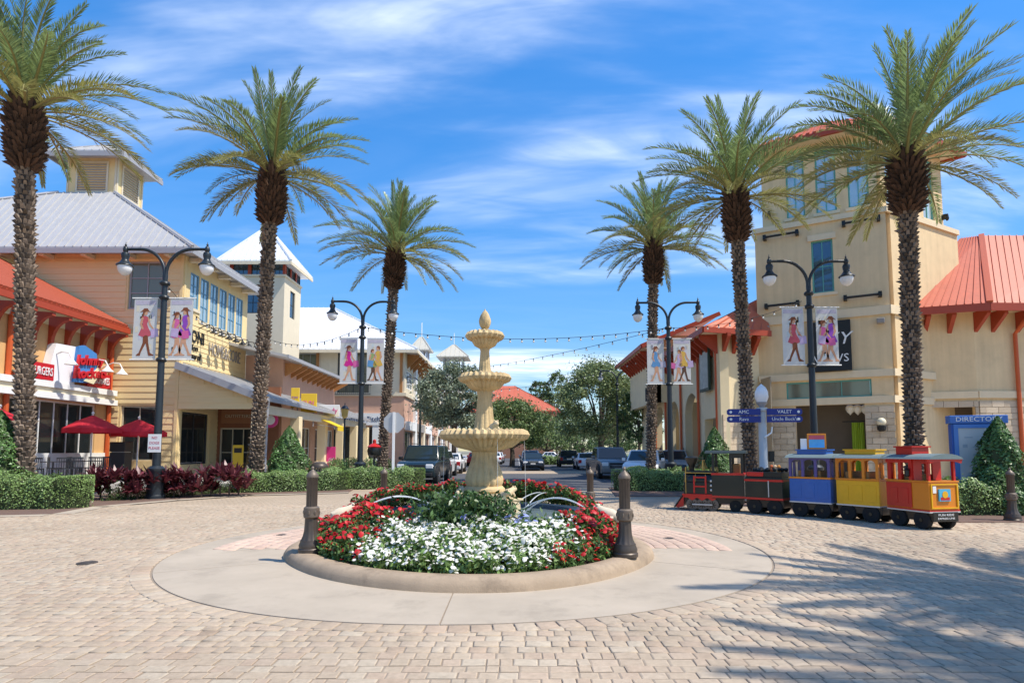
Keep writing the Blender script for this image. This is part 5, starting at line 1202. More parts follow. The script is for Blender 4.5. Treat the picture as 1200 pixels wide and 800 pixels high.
wall('upper_wall', Tu1, 0, Lu1, zs, zt_, ou, .3, m_tan, G); wall('upper_wall', Tu2, .31, Lu2, zs, zt_, ou2, .3, m_tan, G)
for o in ou: window(G, Tu1, *o, 2, 2, m_fr_teal, m_glb, .08, trim=m_tan2)
for o in ou2: window(G, Tu2, *o, 2, 2, m_fr_teal, m_glb, .08, trim=m_tan2)
rp = [sh(p, -.10) for p in (PL, P0, PRt)]+[(18.0, 37.5)]; apex = Vector((17.4, 32.2, zt_+2.3))
for i in range(3):
    a, b = Vector((*rp[i], zt_)), Vector((*rp[(i+1)], zt_))
    rf = MB().slab([a, b, apex], .12).build('roof', m_rtile, G, world=True)
    e = (b-a); L = e.length; e /= L; k = int(L/.30)
    for j in range(1, k):   # tile rolls
        s = L*j/k; base = a+e*s; am = (apex-a).dot(e); t = min(s/am if s < am else 1, (L-s)/(L-am) if s > am else 1); f = (apex-a)-e*am
        if t > .05: bar_obj('tile_roll', base+Vector((0, 0, .03)), base+f*t+Vector((0, 0, .03)), .14, .10, m_rtile, rf)
    MB().bar(a+Vector((0, 0, -.16)), b+Vector((0, 0, -.16)), .16, .22).build('eave_fascia', m_rtrim, rf, world=True)
so_ = MB(); so_.add([(*q, zt_-.14) for q in rp], [(3, 2, 1, 0)]); so_.build('soffit', m_tan2, G, world=True)
def wl(parent, T, s, z):
    q = MB(); q.T = T; q.box(s-.06, s+.06, -.2, -.002, z-.14, z+.14); q.lathe([(.05, z-.24), (.10, z-.12), (.06, z+.12)], 8, (s, -.24, 0)); q.build('wall_lantern', m_black, parent, world=True)
wl(G, Tu1, .35, zs+.8); wl(G, Tu1, Lu1-.45, zs+.8); wl(G, Tu2, .25, zs+.8); wl(G, Tu2, Lu2-.1, zs+.8)
for a, b, c, d in ((896, 935, 281, 273), (988, 1030, 264, 257), (898, 936, 361, 355), (990, 1032, 351, 345)):
    s_a, z_a = wpx(PL, P0, a, c); s_b, z_b = wpx(PL, P0, b, d); z_ = (z_a+z_b)/2
    q = MB(); q.T = T1; q.tube([(s_a, -.28, z_), (s_b, -.28, z_)], .06, 8); q.box(s_a-.05, s_a+.10, -.36, -.002, z_-.12, z_+.12); q.box(s_b-.10, s_b+.05, -.36, -.002, z_-.12, z_+.12); q.build('wall_bar', m_black, G, world=True)
bs = orect(PL, P0, 948, 999, 375, 433); q = MB(); q.T = T1; q.box(bs[0], bs[1], -.3, -.15, bs[2]-.1, bs[3]-.1)
bsn = thing('black_wall_sign', 'square black sign with white letters on the tower wall behind banners', 'sign', (T1 @ Vector(((bs[0]+bs[1])/2, -.2, bs[2]))))
q.build('panel', m_black, bsn, world=True, bevel=.01)
text('lettering', 'SKY', .85, m_white, bsn, T1 @ Matrix.Translation(((bs[0]+bs[1])/2+.12, -.31, bs[2]+1.45)), .01, shear=.3); text('lettering', 'VIEWS', .55, m_white, bsn, T1 @ Matrix.Translation(((bs[0]+bs[1])/2+.02, -.31, bs[2]+.5)), .01)
for (px, py) in ((899, 386), (1032, 377)):
    s_, z_ = wpx(PL, P0, px, py); q = MB(); q.T = T1; q.box(s_-.16, s_+.16, -.42, -.1, z_-.12, z_+.12); q.box(s_-.04, s_+.04, -.12, -.002, z_-.05, z_+.05); q.build('floodlight', m_gsign, G, world=True, bevel=.03)
# stone blocks at the base
blk = MB().box(-.5, .5, -.5, .5, -.5, .5).mesh('stone_block'); blk.materials.append(m_stoneb)
def ashlar(parent, T, x0, x1, z0, z1, ops, bw=.62, bh=.30, d=.09, cap=400):
    n = int((z1-z0)/bh); 
    for j in range(n):
        za, zb_ = z0+j*bh, z0+(j+1)*bh; x = x0-(bw/2 if j % 2 else 0)
        while x < x1:
            a, b = max(x, x0), min(x+bw, x1); x += bw
            for c0_, c1_, _, _ in wall_cells(a, b, za, zb_, [o for o in ops if o[2] < zb_-.02 and o[3] > za+.02]):
                if c1_-c0_ < .08: continue
                o = link('stone_block', blk, None, parent); dd = d+random.uniform(-.008, .008)
                o.matrix_basis = world_of(parent).inverted() @ T @ Matrix.Translation(((c0_+c1_)/2, -dd/2-.002, (za+zb_)/2)) @ Matrix.Diagonal((c1_-c0_-.018, dd, bh-.018, 1))
ashlar(G, T1, 0, Lg, .12, z1-.24, [oE])
# entrance content: green curtain, balloons, door
m_lime = mat('lime_cloth', (.42, .55, .05), .7, .1, 5); 
s_a = wpx(PL, P0, 998, 510)[0]; s_b = wpx(PL, P0, 1013, 510)[0]
cur = thing('lime_curtain', 'lime green curtain hanging in the tower entrance', 'curtain', T1 @ Vector(((s_a+s_b)/2, .9, .1)))
q = MB(); q.T = T1
nn_ = 24; vs = []
for k in range(nn_+1):
    x = s_a+(s_b-s_a)*k/nn_; y = .9+.05*math.sin(k*1.7); vs += [(x, y, .3), (x, y, 3.0)]
q.add(vs, [(2*k, 2*k+2, 2*k+3, 2*k+1) for k in range(nn_)]); q.build('cloth', m_lime, cur, world=True); q = MB(); q.T = T1; q.tube([(s_a-.4, .9, 3.05), (s_b+.25, .9, 3.05)], .03, 6); q.build('rod', m_black, cur, world=True)
q = MB(); q.T = T1
for z_ in (.12, ): q.box(s_a-.3, s_b+.2, .86, .9, .12, .3)
q.build('weight', m_black, cur, world=True)
for k, px in enumerate((996, 1005, 1014)):
    s_, z_ = wpx(PL, P0, px, 479); p = T1 @ Vector((s_, .5, z_)); b = thing('balloon', 'pale round balloon above the lime curtain', 'balloon', p, 0, 'balloons in the tower entrance')
    MB().lathe([(.015, -.27), (.05, -.22), (.15, -.12), (.21, .02), (.2, .12), (.13, .21), (.03, .24)], 14).build('skin', mat('balloon_cream', (.75, .68, .55), .3, 0, spec=.5), b, smooth=True); MB().tube([(0, 0, -.27), (.03, 0, -.6), (0, 0, -.9)], .006, 4).build('ribbon', m_black, b)
s_, z_ = wpx(PL, P0, 1033, 500); sc = thing('wall_sconce', 'globe wall sconce on the stone pier beside entrance', 'lamp', T1 @ Vector((s_, -.15, z_)))
q = MB(); q.T = T1; q.ball((s_, -.32, z_+.22), .2, 12, 8); q.build('globe', mat('sconce_globe', (.78, .70, .50), .4, 0), sc, smooth=True, world=True); q = MB(); q.T = T1; q.lathe([(.08, z_-.22), (.18, z_-.16), (.2, z_+.04)], 12, (s_, -.32, 0)); q.box(s_-.05, s_+.05, -.2, -.1, z_-.2, z_-.05); q.build('bracket', m_black, sc, world=True)
# ---- J: arcade ---------------------------------------------------------------
J = thing('arcade_building', 'tan arcade building with arches and red metal roof along street', 'building', (12, 38, 0))
XJ = 10.3; YJ0, YJ1 = 30.0, 49.0; J0 = (XJ, YJ1); J1 = (XJ, YJ0)
TJ, LJ = frame(J0, J1); zJ = 7.55
def sy(px): return YJ1-XJ/((px-CX)/F)
arches = [(sy(769), sy(778.5), 3.55), (sy(784), sy(796), 3.55), (sy(803), sy(819), 3.6)]; rect = (sy(826), sy(842), .1, 3.3)
wall('wall', TJ, 0, LJ, 0, zJ, [(a, b, .1, h+(b-a)/2+.02) for a, b, h in arches]+[rect], .45, m_cream, J)
for a, b, h in arches:
    q = MB(); q.T = TJ; r_ = (b-a)/2; c = (a+b)/2
    for sg in (-1, 1):
        pts = [(c+sg*r_, h+r_+.02), (c, h+r_+.02)]+[(c+sg*r_*math.sin(t), h+r_*math.cos(t)) for t in np.linspace(0, math.pi/2, 9)]
        q.prism(pts if sg > 0 else pts[::-1], 'y', .003, .447)
    q.build('arch', m_cream, J, world=True)
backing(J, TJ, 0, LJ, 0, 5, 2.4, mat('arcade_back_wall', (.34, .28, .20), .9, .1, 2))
Tf, Lf = frame((XJ, YJ0), PL)
wall('wall', Tf, .0, Lf, 0, zJ, [], .3, m_cream, J); ashlar(J, Tf, .05, Lf, .12, 3.7, [])
for px in (770, 782, 800, 821, 843):
    s_ = sy(px); q = MB(); q.T = TJ; q.tube([(s_, -.35, zJ-.1), (s_, -.1, zJ-.5), (s_, -.1, .3)], .075, 7); q.build('downpipe', m_orange, J, world=True)
rj1 = MB().slab([(XJ-1.1, YJ0-1.0, zJ+.1), (XJ-1.1, 40, zJ+.1), (XJ+3.2, 40, zJ+2.4), (XJ+3.2, YJ0+2.2, zJ+2.4)], .14).build('roof', m_rmet, J, world=True)
rj0 = MB().slab([(XJ-1.1, YJ0-1.0, zJ+.1), (PL[0]+.3, PL[1]-.9, zJ+.1), (PL[0]+.9, PL[1]+1.6, zJ+2.4), (XJ+3.2, YJ0+2.2, zJ+2.4)], .14).build('roof', m_rmet, J, world=True)
for i in range(1, 15):
    y = YJ0-1+11*i/15; bar_obj('roof_seam', (XJ-1.1, y, zJ+.13), (XJ+3.2, max(y, YJ0+2.2), zJ+2.43), .04, .07, m_rmet, rj1)
for i in range(1, 7):
    f = i/7; bar_obj('roof_seam', (XJ-1.1+(PL[0]+1.4-XJ)*f, YJ0-1+(PL[1]+.1-YJ0)*f, zJ+.13), (XJ+3.2+(PL[0]-2.3-XJ)*f, YJ0+2.2+(PL[1]-.6-YJ0)*f, zJ+2.43), .04, .07, m_rmet, rj0)
MB().bar((XJ-1.12, YJ0-1, zJ-.0), (XJ-1.12, 40, zJ-.0), .08, .28).build('fascia', m_rtrim, rj1, world=True); MB().bar((XJ-1.1, YJ0-1.02, zJ), (PL[0]+.3, PL[1]-.92, zJ), .08, .28).build('fascia', m_rtrim, rj0, world=True)
# higher gable bay beyond
zK = 8.7
wall('wall', frame((XJ-.9, 49), (XJ-.9, 40.6))[0], 0, 8.4, 4.9, zK, [], .5, m_cream, J)
wall('wall', frame((XJ-.9, 40.6), (XJ+3, 40.6))[0], 0, 3.9, 4.9, zK+.8, [], .3, m_cream, J)
rj2 = MB().slab([(XJ-1.9, 39.6, zK), (XJ-1.9, 50, zK), (XJ+3.4, 50, zK+2.2), (XJ+3.4, 39.6, zK+2.2)], .16).build('roof', m_rmet, J, world=True)
for i in range(1, 13): y = 39.6+10.4*i/13; bar_obj('roof_seam', (XJ-1.9, y, zK+.03), (XJ+3.4, y, zK+2.23), .04, .07, m_rmet, rj2)
MB().bar((XJ-1.92, 39.6, zK-.1), (XJ-1.92, 50, zK-.1), .08, .28).build('fascia', m_rtrim, rj2, world=True); MB().bar((XJ-1.9, 39.58, zK-.1), (XJ+3.4, 39.58, zK+2.1), .08, .28).build('fascia', m_rtrim, rj2, world=True)
def rbr(x0, x1, y, zt, parent, lat=False):
    mb = MB(); mb.prism([(x0, zt), (x1, zt-.05), (x1, zt-.25), (x0, zt-1.05)], 'y', y-.09, y+.09); mb.build('eave_bracket', m_rtrim, parent, world=True)
for i in range(12): rbr(XJ-.01, XJ-.95, YJ0+.2+i*.85, zJ-.02, J)
for i in range(10): rbr(XJ-.91, XJ-1.75, 40.9+i*.85, zK-.15, J)
for i in range(4):
    f = (i+.4)/4; c = Vector((XJ, YJ0)).lerp(Vector(PL), f); mb = MB(); mb.prism([(c.y-.01, zJ-.02), (c.y-.9, zJ-.1), (c.y-.9, zJ-.28), (c.y-.01, zJ-1.0)], 'x', c.x-.09, c.x+.09); mb.build('eave_bracket', m_rtrim, J, world=True)
# poster frame on arcade wall
s_ = sy(833); pf = thing('wall_poster', 'tall framed poster hung on the arcade wall', 'poster', (XJ-.2, YJ1-s_, 5.2)); q = MB(); q.T = TJ; q.box(s_-.75, s_+.75, -.30, -.18, 4.75, 7.0); q.build('frame', mat('dark_green_frame', (.03, .06, .045), .5), pf, world=True, bevel=.01); q = MB(); q.T = TJ; q.box(s_-.65, s_+.65, -.31, -.302, 4.9, 6.85); q.build('print', mat('poster_print', (.42, .44, .40), .6, .5, 3), pf, world=True)
s_ = sy(775); hb = thing('hanging_shop_sign', 'dark shop sign projecting from the arcade wall', 'sign', (XJ-1, YJ1-s_, 4.9)); MB().box(-.1, .9, -.05, .05, .2, 1.1).build('board', m_fr_dark, hb, bevel=.02); MB().box(-.1, 1.0, -.025, .025, 1.12, 1.17).build('arm', m_black, hb); text('lettering', 'CAFE', .3, m_fr_beige, hb, Matrix.Translation((XJ-.6, YJ1-s_-.06, 5.55)), .006)
# ---- H: right wing -------------------------------------------------------------
H = thing('right_wing', 'tan wing with red standing seam roof and red eave brackets', 'building', (22, 31, 0))
h0, h1, h2 = on(1068, 420, 29.9), on(1143, 420, 29.0), on(1330, 420, 29.3)
zh = at(1140, 362, 29.2).z; zband = at(1140, 462, 29.0).z
Ta, La = frame(h0, h1); Tb, Lb = frame(h1, h2)
oR = (.5, La-.15, .1, at(1110, 474, 29.3).z)
wall('wall', Ta, 0, La, 0, zh, [oR], .3, m_tan, H); wall('wall', Tb, 0, Lb, 0, zh, [], .3, m_tan, H)
for T, L in ((Ta, La), (Tb, Lb)):
    q = MB(); q.T = T; q.box(0, L, -.12, -.002, zband-.18, zband+.16); q.build('string_course', m_tan2, H, world=True)
ashlar(H, Ta, 0, La, .12, zband-.2, [oR]); ashlar(H, Tb, .0, min(Lb, 4.2), .12, zband-.2, [])
backing(H, Ta, oR[0]-.6, oR[1]+.4, 0, 4.2, 1.5, MATS['dark_brown_wall'])
q = MB(); q.T = Ta; q.box(oR[0]+.75, oR[0]+1.3, 1.25, 1.45, 2.3, 3.0); q.build('television', m_black, H, world=True)
r1 = on(1124, 276, 33.5); r2 = on(1150, 276, 33.0); r3 = on(1330, 276, 33.0); zr_ = at(1150, 276, 33.0).z
e0 = Vector((h0[0]-.3, h0[1]-1.0, zh)); e1 = Vector((h1[0], h1[1]-1.1, zh)); e2 = Vector((h2[0], h2[1]-1.1, zh))
t0, t1, t2 = Vector((*r1, zr_)), Vector((*r2, zr_)), Vector((*r3, zr_))
for a, b, c, d, n in ((e0, e1, t1, t0, 9), (e1, e2, t2, t1, 22)):
    rr_ = MB().slab([a, b, c, d], .14).build('roof', m_rmet, H, world=True); nrm = (b-a).cross(d-a).normalized(); nrm = nrm if nrm.z > 0 else -nrm
    for i in range(1, n):
        f = i/n; p = a.lerp(b, f)+nrm*.03
        if n == 9: q = d.lerp(c, f)+nrm*.03
        else: q = p+(c-b)*1.0 if f < .0 else d.lerp(c, f)+nrm*.03
        bar_obj('roof_seam', p, q, .03, .05, m_rmet, rr_, up=nrm)
    MB().bar(a-Vector((0, 0, .2)), b-Vector((0, 0, .2)), .10, .36).build('fascia', m_rtrim, rr_, world=True)
bar_obj('hip_cap', e1+Vector((0, 0, .05)), t1+Vector((0, 0, .05)), .26, .12, m_rmet, H)
for px in (1083, 1112, 1143, 1163, 1192, 1222):
    p0_, p1_ = (h0, h1) if px < 1143 else (h1, h2); s_, _ = wpx(p0_, p1_, px, 380); T = Ta if px < 1143 else Tb
    mb = MB(); mb.T = T; mb.prism([(-.002, zh-.15), (-.002, zh-1.2), (-.85, zh-.45), (-.85, zh-.2)], 'x', s_-.09, s_+.09); mb.build('eave_bracket', m_rtrim, H, world=True)
s_, _ = wpx(h1, h2, 1190, 450); q = MB(); q.T = Tb; q.tube([(s_+.3, -.9, zh-.3), (s_, -.6, zh-.9), (s_, -.16, zh-1.3), (s_, -.16, .2)], .09, 8); q.build('downpipe', m_orange, H, world=True)
# ---- restaurant ---------------------------------------------------------------------
Q0, Q1 = (-20.45, 15.0), (-20.45, 29.9)
RS = thing('restaurant', 'orange restaurant with red tiled eave, curved brackets and white sign ledge', 'building', (Q0[0], 28, 0))
TQ, LQ = frame(Q0, Q1); m_org = mat('orange_stucco', (.66, .40, .175), .85, .1, 2, .1, 60, streak=.08)
zq = wpx(Q0, Q1, 100, 392)[1]; og = list(orect(Q0, Q1, 10, 108, 472, 560)); og[2] = .95; og[3] = wpx(Q0, Q1, 70, 470)[1]; og = tuple(og); og2 = (.6, og[0]-.6, og[2], og[3])
wall('wall', TQ, 0, LQ, 0, zq, [og, og2], .3, m_org, RS); window(RS, TQ, *og, 6, 1, m_white, m_gld, .08); window(RS, TQ, *og2, 5, 1, m_white, m_gld, .08)
q = MB(); q.T = TQ; q.box(0, LQ, -.10, -.002, .35, 1.5); q.build('white_knee_wall', m_white, RS, world=True)
zl = wpx(Q0, Q1, 100, 457)[1]; zl2 = wpx(Q0, Q1, 100, 469)[1]
for z, d_ in ((zl, .40), (zl2, .44)): q = MB(); q.T = TQ; q.box(0, LQ, -d_, -.002, z-.13, z+.13); q.build('ledge', m_white, RS, world=True)
q = MB(); q.T = TQ; q.box(0, LQ, -.30, -.01, zl2+.14, zl-.14); q.build('ledge_panel', m_cream2, RS, world=True)
# tiled roof: eave follows the wall, climbs to the left
za = wpx(Q0, Q1, 140, 386)[1]
n_in = Vector((-(Q1[1]-Q0[1]), Q1[0]-Q0[0])).normalized()
E1 = at(152, 384, 29.8); E0 = Vector((E1.x, 15.0, E1.z))
r_a = Vector((E1.x-6.6, E1.y, E1.z+3.45)); r_b = Vector((E0.x-6.6, E0.y, E1.z+3.45))
rf = MB().slab([E0, E1, r_a, r_b], .16).build('tiled_roof', m_rtile, RS, world=True)
k = 60
for j in range(1, k):
    f = j/k; p = E0.lerp(E1, f)+Vector((0, 0, .04)); qv = r_b.lerp(r_a, f)+Vector((0, 0, .04)); bar_obj('tile_roll', p, qv, .16, .11, m_rtile, rf)
MB().bar(E0-Vector((0, 0, .2)), E1-Vector((0, 0, .2)), .12, .26).build('fascia', m_rtrim, rf, world=True)
for i in range(11):
    s_ = LQ-.25-i*.95; T = TQ
    pts = [(-.005, E1.z-.32), (-.9, E1.z-.36), (-.9, E1.z-.5)]+[(-.9+.75*math.sin(t), E1.z-.5-1.0*(1-math.cos(t))) for t in np.linspace(0, 1.57, 7)]+[(-.005, E1.z-1.6)]
    mb = MB(); mb.T = T; mb.prism(pts, 'x', s_-.09, s_+.09); mb.build('curved_bracket', m_rtrim, RS, world=True)
for s_ in (LQ-.15, wpx(Q0, Q1, 5, 450)[0]): q = MB(); q.T = TQ; q.tube([(s_, -.25, E1.z-.3), (s_, -.12, E1.z-.8), (s_, -.12, .3)], .10, 8); q.build('downpipe', m_orange, RS, world=True)
# sign on the ledge
m_sgw = mat('sign_white', (.82, .82, .84), .4, .0); m_sgb = mat('sign_blue', (.05, .22, .55), .4, .0); m_sgr = mat('sign_red', (.52, .01, .02), .4, .0)
s_a = wpx(Q0, Q1, 46, 440)[0]; s_b = wpx(Q0, Q1, 72, 440)[0]; s_c = wpx(Q0, Q1, 99, 430)[0]; zu = wpx(Q0, Q1, 70, 404)[1]
sgn = thing('diner_sign', 'white and blue diner sign with red raised lettering on the ledge', 'sign', TQ @ Vector((s_b, -.3, zl+.13)))
q = MB(); q.T = TQ; z0 = zl+.13
q.prism([(s_a-.25, z0), (s_b+.3, z0), (s_b+.3, zu), (s_a+.35, zu-.05), (s_a+.05, zu-1.2)], 'y', -.38, -.02); q.build('white_fin', m_sgw, sgn, world=True)
q = MB(); q.T = TQ; q.prism([(s_b+.1, z0+.1), (s_b+1.0, z0+.15), (s_c+.1, z0+1.0), (s_c, zu-.15), (s_b+.6, zu+.12), (s_b+.25, zu)], 'y', -.55, -.382); q.build('blue_swoosh', m_sgb, sgn, world=True)
text('lettering', 'Johnny', .62, m_sgr, sgn, TQ @ Matrix.Translation(((s_b+s_c)/2+.2, -.60, zu-.55)) @ Matrix.Rotation(-.12, 4, 'Y'), .05, shear=.25, bold=.02); text('lettering', 'Rockets', .66, m_sgr, sgn, TQ @ Matrix.Translation(((s_b+s_c)/2+.25, -.60, zu-1.15)) @ Matrix.Rotation(-.12, 4, 'Y'), .05, shear=.25, bold=.02)
q = MB(); q.T = TQ; q.prism([(s_b+.6, z0+.2), (s_b+1.2, z0+.12), (s_c+.25, z0+.75), (s_c+.1, z0+.95)], 'y', -.62, -.56); q.build('cream_stroke', mat('sign_cream', (.75, .68, .45), .5), sgn, world=True)
for a, b, s in ((8, 52, 'HAMBURGERS'), (93, 121, 'MILKSHAKES')):
    sa_, sb_ = wpx(Q0, Q1, a, 440)[0], wpx(Q0, Q1, b, 445)[0]; sn = thing('band_sign', 'red sign strip reading %s on the ledge' % s.lower(), 'sign', TQ @ Vector((sa_, -.35, z0)))
    q = MB(); q.T = TQ; q.box(sa_, sb_, -.40, -.30, z0+.02, z0+.72); q.build('panel', m_sgr, sn, world=True); text('lettering', s, .50, m_sgw, sn, TQ @ Matrix.Translation(((sa_+sb_)/2, -.43, z0+.36)), .01, xs=(sb_-sa_)/(.33*len(s))*.95 if False else .62*(sb_-sa_)/(len(s)*.22))
for px in (55, 100, 118): gooseneck(RS, TQ, wpx(Q0, Q1, px, 428)[0], wpx(Q0, Q1, 110, 430)[1], m_white, 1.25)
# soffits closing the open eaves
def soffit(parent, pts, z):
    MB().slab([(x, y, z) for x, y in pts], .05).build('soffit', m_tan2, parent, world=True)
soffit(J, [(XJ-1.04, YJ0-.93), (PL[0]+.25, PL[1]-.84), (PL[0]+.9, PL[1]+1.5), (XJ+3.1, 39.9), (XJ-1.04, 39.9)], zJ+.012)
soffit(J, [(XJ-1.84, 39.66), (XJ+3.3, 39.66), (XJ+3.3, 49.9), (XJ-1.84, 49.9)], zK-.19)
soffit(H, [(e0.x+.05, e0.y+.05), (e1.x, e1.y+.05), (h1[0], h1[1]+.6), (h0[0], h0[1]+.6)], zh-.17)
soffit(H, [(e1.x+.01, e1.y+.05), (e2.x, e2.y+.05), (h2[0], h2[1]+.6), (h1[0]+.01, h1[1]+.6)], zh-.172)
# ================================================================ TOY TRAIN
def paint(n, c, r=.34): return mat(n, c, r, .14, 4, coat=.12, spec=.45)
m_blk = paint('train_black', (.010, .011, .010)); m_dgr = paint('train_dark_green', (.013, .017, .012)); m_trd = paint('train_red', (.52, .018, .012)); m_tbl = paint('train_blue', (.025, .12, .42)); m_tyl = paint('train_yellow', (.78, .42, .008)); m_tor = paint('train_orange', (.68, .22, .012))
m_tpu = paint('train_purple', (.09, .07, .24)); m_gold = mat('brass', (.55, .36, .10), .35, .1, 6, metal=.7); m_troof = mat('train_roof_grey', (.16, .21, .21), .6, .1, 6); m_rub = mat('rubber', (.016, .016, .016), .85, .1, 10); m_silv = mat('silver_line', (.6, .6, .58), .4, .05, metal=.3)
m_cup = mat('train_inside', (.25, .14, .05), .7, .15, 5)
def wheel(parent, x, y, r, w_, m=None, hub=None, name='wheel', spokes=0):
    mb = MB(); mb.T = Matrix.Translation((x, y, r)) @ Matrix.Rotation(math.pi/2, 4, 'X'); mb.lathe([(r*.62, -w_/2), (r*.94, -w_/2), (r, -w_/2+.02), (r, w_/2-.02), (r*.94, w_/2), (r*.62, w_/2)], 22); o = mb.build(name, m or m_rub, parent, smooth=True)
    hb = MB(); hb.T = mb.T; hb.lathe([(r*.62, -w_/2+.01), (r*.62, w_/2-.01)], 18); hb.lathe([(r*.2, -w_/2-.012), (r*.2, w_/2+.012)], 10)
    for k in range(spokes): 
        a = 2*math.pi*k/spokes; hb.bar((0, 0, w_/2+.004), (r*.6*math.cos(a), r*.6*math.sin(a), w_/2+.004), r*.12, .01); hb.bar((0, 0, -w_/2-.004), (r*.6*math.cos(a), r*.6*math.sin(a), -w_/2-.004), r*.12, .01)
    hb.build('hub', hub or m_dgr, o); return o
TRW = .74
def car_at(name, lab, fpx, rpx):
    f, r = gnd(*fpx), gnd(*rpx); h = (f-r); a = math.atan2(h.y, h.x); h.normalize(); c = (f+r)/2+Vector((h.y, -h.x, 0))*(TRW/2-.06)
    return thing(name, lab, 'toy train', (c.x, c.y, .012), a, 'toy train cars in one line')
def coach(t, L, body, rail, post, roof, top, kind='open'):
    W = TRW
    MB().box(-L/2-.02, L/2+.02, -W/2+.06, W/2-.06, .18, .36).build('chassis', m_blk, t, bevel=.01)
    for x in (-L*.27, L*.27):
        for y in (-W/2+.08, W/2-.08): wheel(t, x, y, .19, .11)
    MB().box(-L/2, L/2, -W/2, W/2, .37, .92).build('lower_body', body, t, bevel=.012)
    MB().box(-L/2-.006, L/2+.006, -W/2-.006, W/2+.006, .345, .375).build('silver_strip', m_silv, t)
    for s in (-1, 1):
        for k in range(3):
            x = -L*.32+k*L*.32; MB().box(x-L*.12, x+L*.12, s*W/2-.008*s if s < 0 else W/2, s*W/2 if s < 0 else W/2+.008, .46, .82).build('side_panel', body, t, bevel=.01) if s > 0 else None
    MB().box(-L/2-.012, L/2+.012, -W/2-.012, W/2+.012, .92, .965).build('rail', rail, t, bevel=.006)
    for s in (-1, 1):
        for k in range(4):
            x = -L/2+.03+(L-.06)*k/3; MB().box(x-.03, x+.03, s*(W/2-.025)-.025, s*(W/2-.025)+.025, .966, 1.42).build('post', post, t)
        mb = MB(); n = 3
        for k in range(n):   # arched window heads
            x0 = -L/2+.06+(L-.12)*k/n; x1 = -L/2+.06+(L-.12)*(k+1)/n; c = (x0+x1)/2; r_ = (x1-x0)/2
            pts = [(x0, 1.42), (x0, 1.30)]+[(c-r_*math.cos(a)*.95, 1.30+.08*math.sin(a)) for a in np.linspace(0, math.pi, 7)]+[(x1, 1.30), (x1, 1.42)]
            mb.prism(pts, 'y', s*(W/2-.025)-.018, s*(W/2-.025)+.018)
        mb.build('window_arch', post, t)
    for x in (-L/2+.03, L/2-.03):
        MB().box(x-.025, x+.025, -.16, -.11, .966, 1.42).build('post', post, t); MB().box(x-.025, x+.025, .11, .16, .966, 1.42).build('post', post, t); MB().box(x-.02, x+.02, -W/2+.05, W/2-.05, 1.32, 1.42).build('end_header', post, t)
    for x in (-L*.2, L*.25):
        s_ = MB().box(x-.05, x+.05, -W/2+.06, W/2-.06, .6, 1.12).build('seat_back', m_cup, t, bevel=.02)
    pts = [(-W/2-.06, 1.42)]+[(W/2*1.12*math.sin(a), 1.42+.10*math.cos(a)) for a in np.linspace(-1.4, 1.4, 9)]+[(W/2+.06, 1.42)]
    MB().prism(pts, 'x', -L/2-.07, L/2+.07).build('roof', roof, t)
    MB().box(-L*.36, L*.36, -W*.27, W*.27, 1.49, 1.60).build('clerestory', top, t, bevel=.008); MB().box(-L*.39, L*.39, -W*.31, W*.31, 1.60, 1.625).build('clerestory_roof', top, t)
cb = car_at('train_caboose', 'red and orange caboose at the tail of toy train', (1048, 617), (1076, 620)); L = 1.02; W = TRW
_r = gnd(1096, 620); cb.rotation_euler = (0, 0, R(103)); cb.location = (_r.x+.27*math.cos(R(103)), _r.y+.27*math.sin(R(103)), .012)
MB().box(-L/2-.02, L/2+.02, -W/2+.06, W/2-.06, .17, .36).build('chassis', m_blk, cb, bevel=.01)
for x in (-L*.27, L*.27):
    for y in (-W/2+.08, W/2-.08): wheel(cb, x, y, .19, .11)
MB().box(-L/2, L/2, -W/2, W/2, .40, .95).build('lower_body', m_tor, cb, bevel=.012)
MB().box(-L/2-.008, L/2+.008, -W/2-.008, W/2+.008, .345, .372).build('silver_strip', m_silv, cb); MB().box(-L/2-.006, L/2+.006, -W/2-.006, W/2+.006, .373, .402).build('red_strip', m_trd, cb)
MB().box(-.12, L/2-.01, W/2+.001, W/2+.02, .42, .93).build('side_panel', m_trd, cb, bevel=.006)
for x in (.02, .28): MB().box(x-.07, x+.10, W/2+.021, W/2+.03, .5, .82).build('panel_moulding', m_trd, cb, bevel=.008)
for a, b, c, d in ((-.31, .31, .43, .455), (-.31, .31, .90, .925), (-.33, -.305, .43, .925), (.305, .33, .43, .925)): MB().box(-L/2-.02, -L/2-.001, a, b, c, d).build('rear_frame', m_tyl, cb)
em = MB().box(-L/2-.03, -L/2-.002, -.13, .15, .58, .82).build('emblem', mat('emblem_blue', (.08, .42, .62), .4), cb); MB().box(-L/2-.034, -L/2-.0305, -.10, .12, .60, .66).build('emblem_strip', m_trd, em)
tmp = MB(); tmp.T = Matrix.Translation((-L/2-.034, .01, .71)) @ Matrix.Rotation(math.pi/2, 4, 'Y'); tmp.lathe([(.07, -.003), (.07, .003)], 14); tmp.build('emblem_sun', m_tyl, em)
MB().box(-L/2-.012, -L/2-.001, .2, .28, .74, .88).build('number_plate', m_white, cb)
TC_ = world_of(cb) @ Matrix.Rotation(-math.pi/2, 4, 'Z'); text('lettering', 'FUN RIDE', .06, m_white, cb, TC_ @ Matrix.Translation((0, -L/2-.025, .305)), .002, xs=1.5); text('lettering', 'EXPRESS LINE', .05, m_white, cb, TC_ @ Matrix.Translation((0, -L/2-.025, .235)), .002, xs=1.4)
MB().box(-L/2-.01, L/2+.01, -W/2-.01, W/2+.01, .951, .985).build('rail', m_tor, cb, bevel=.005)
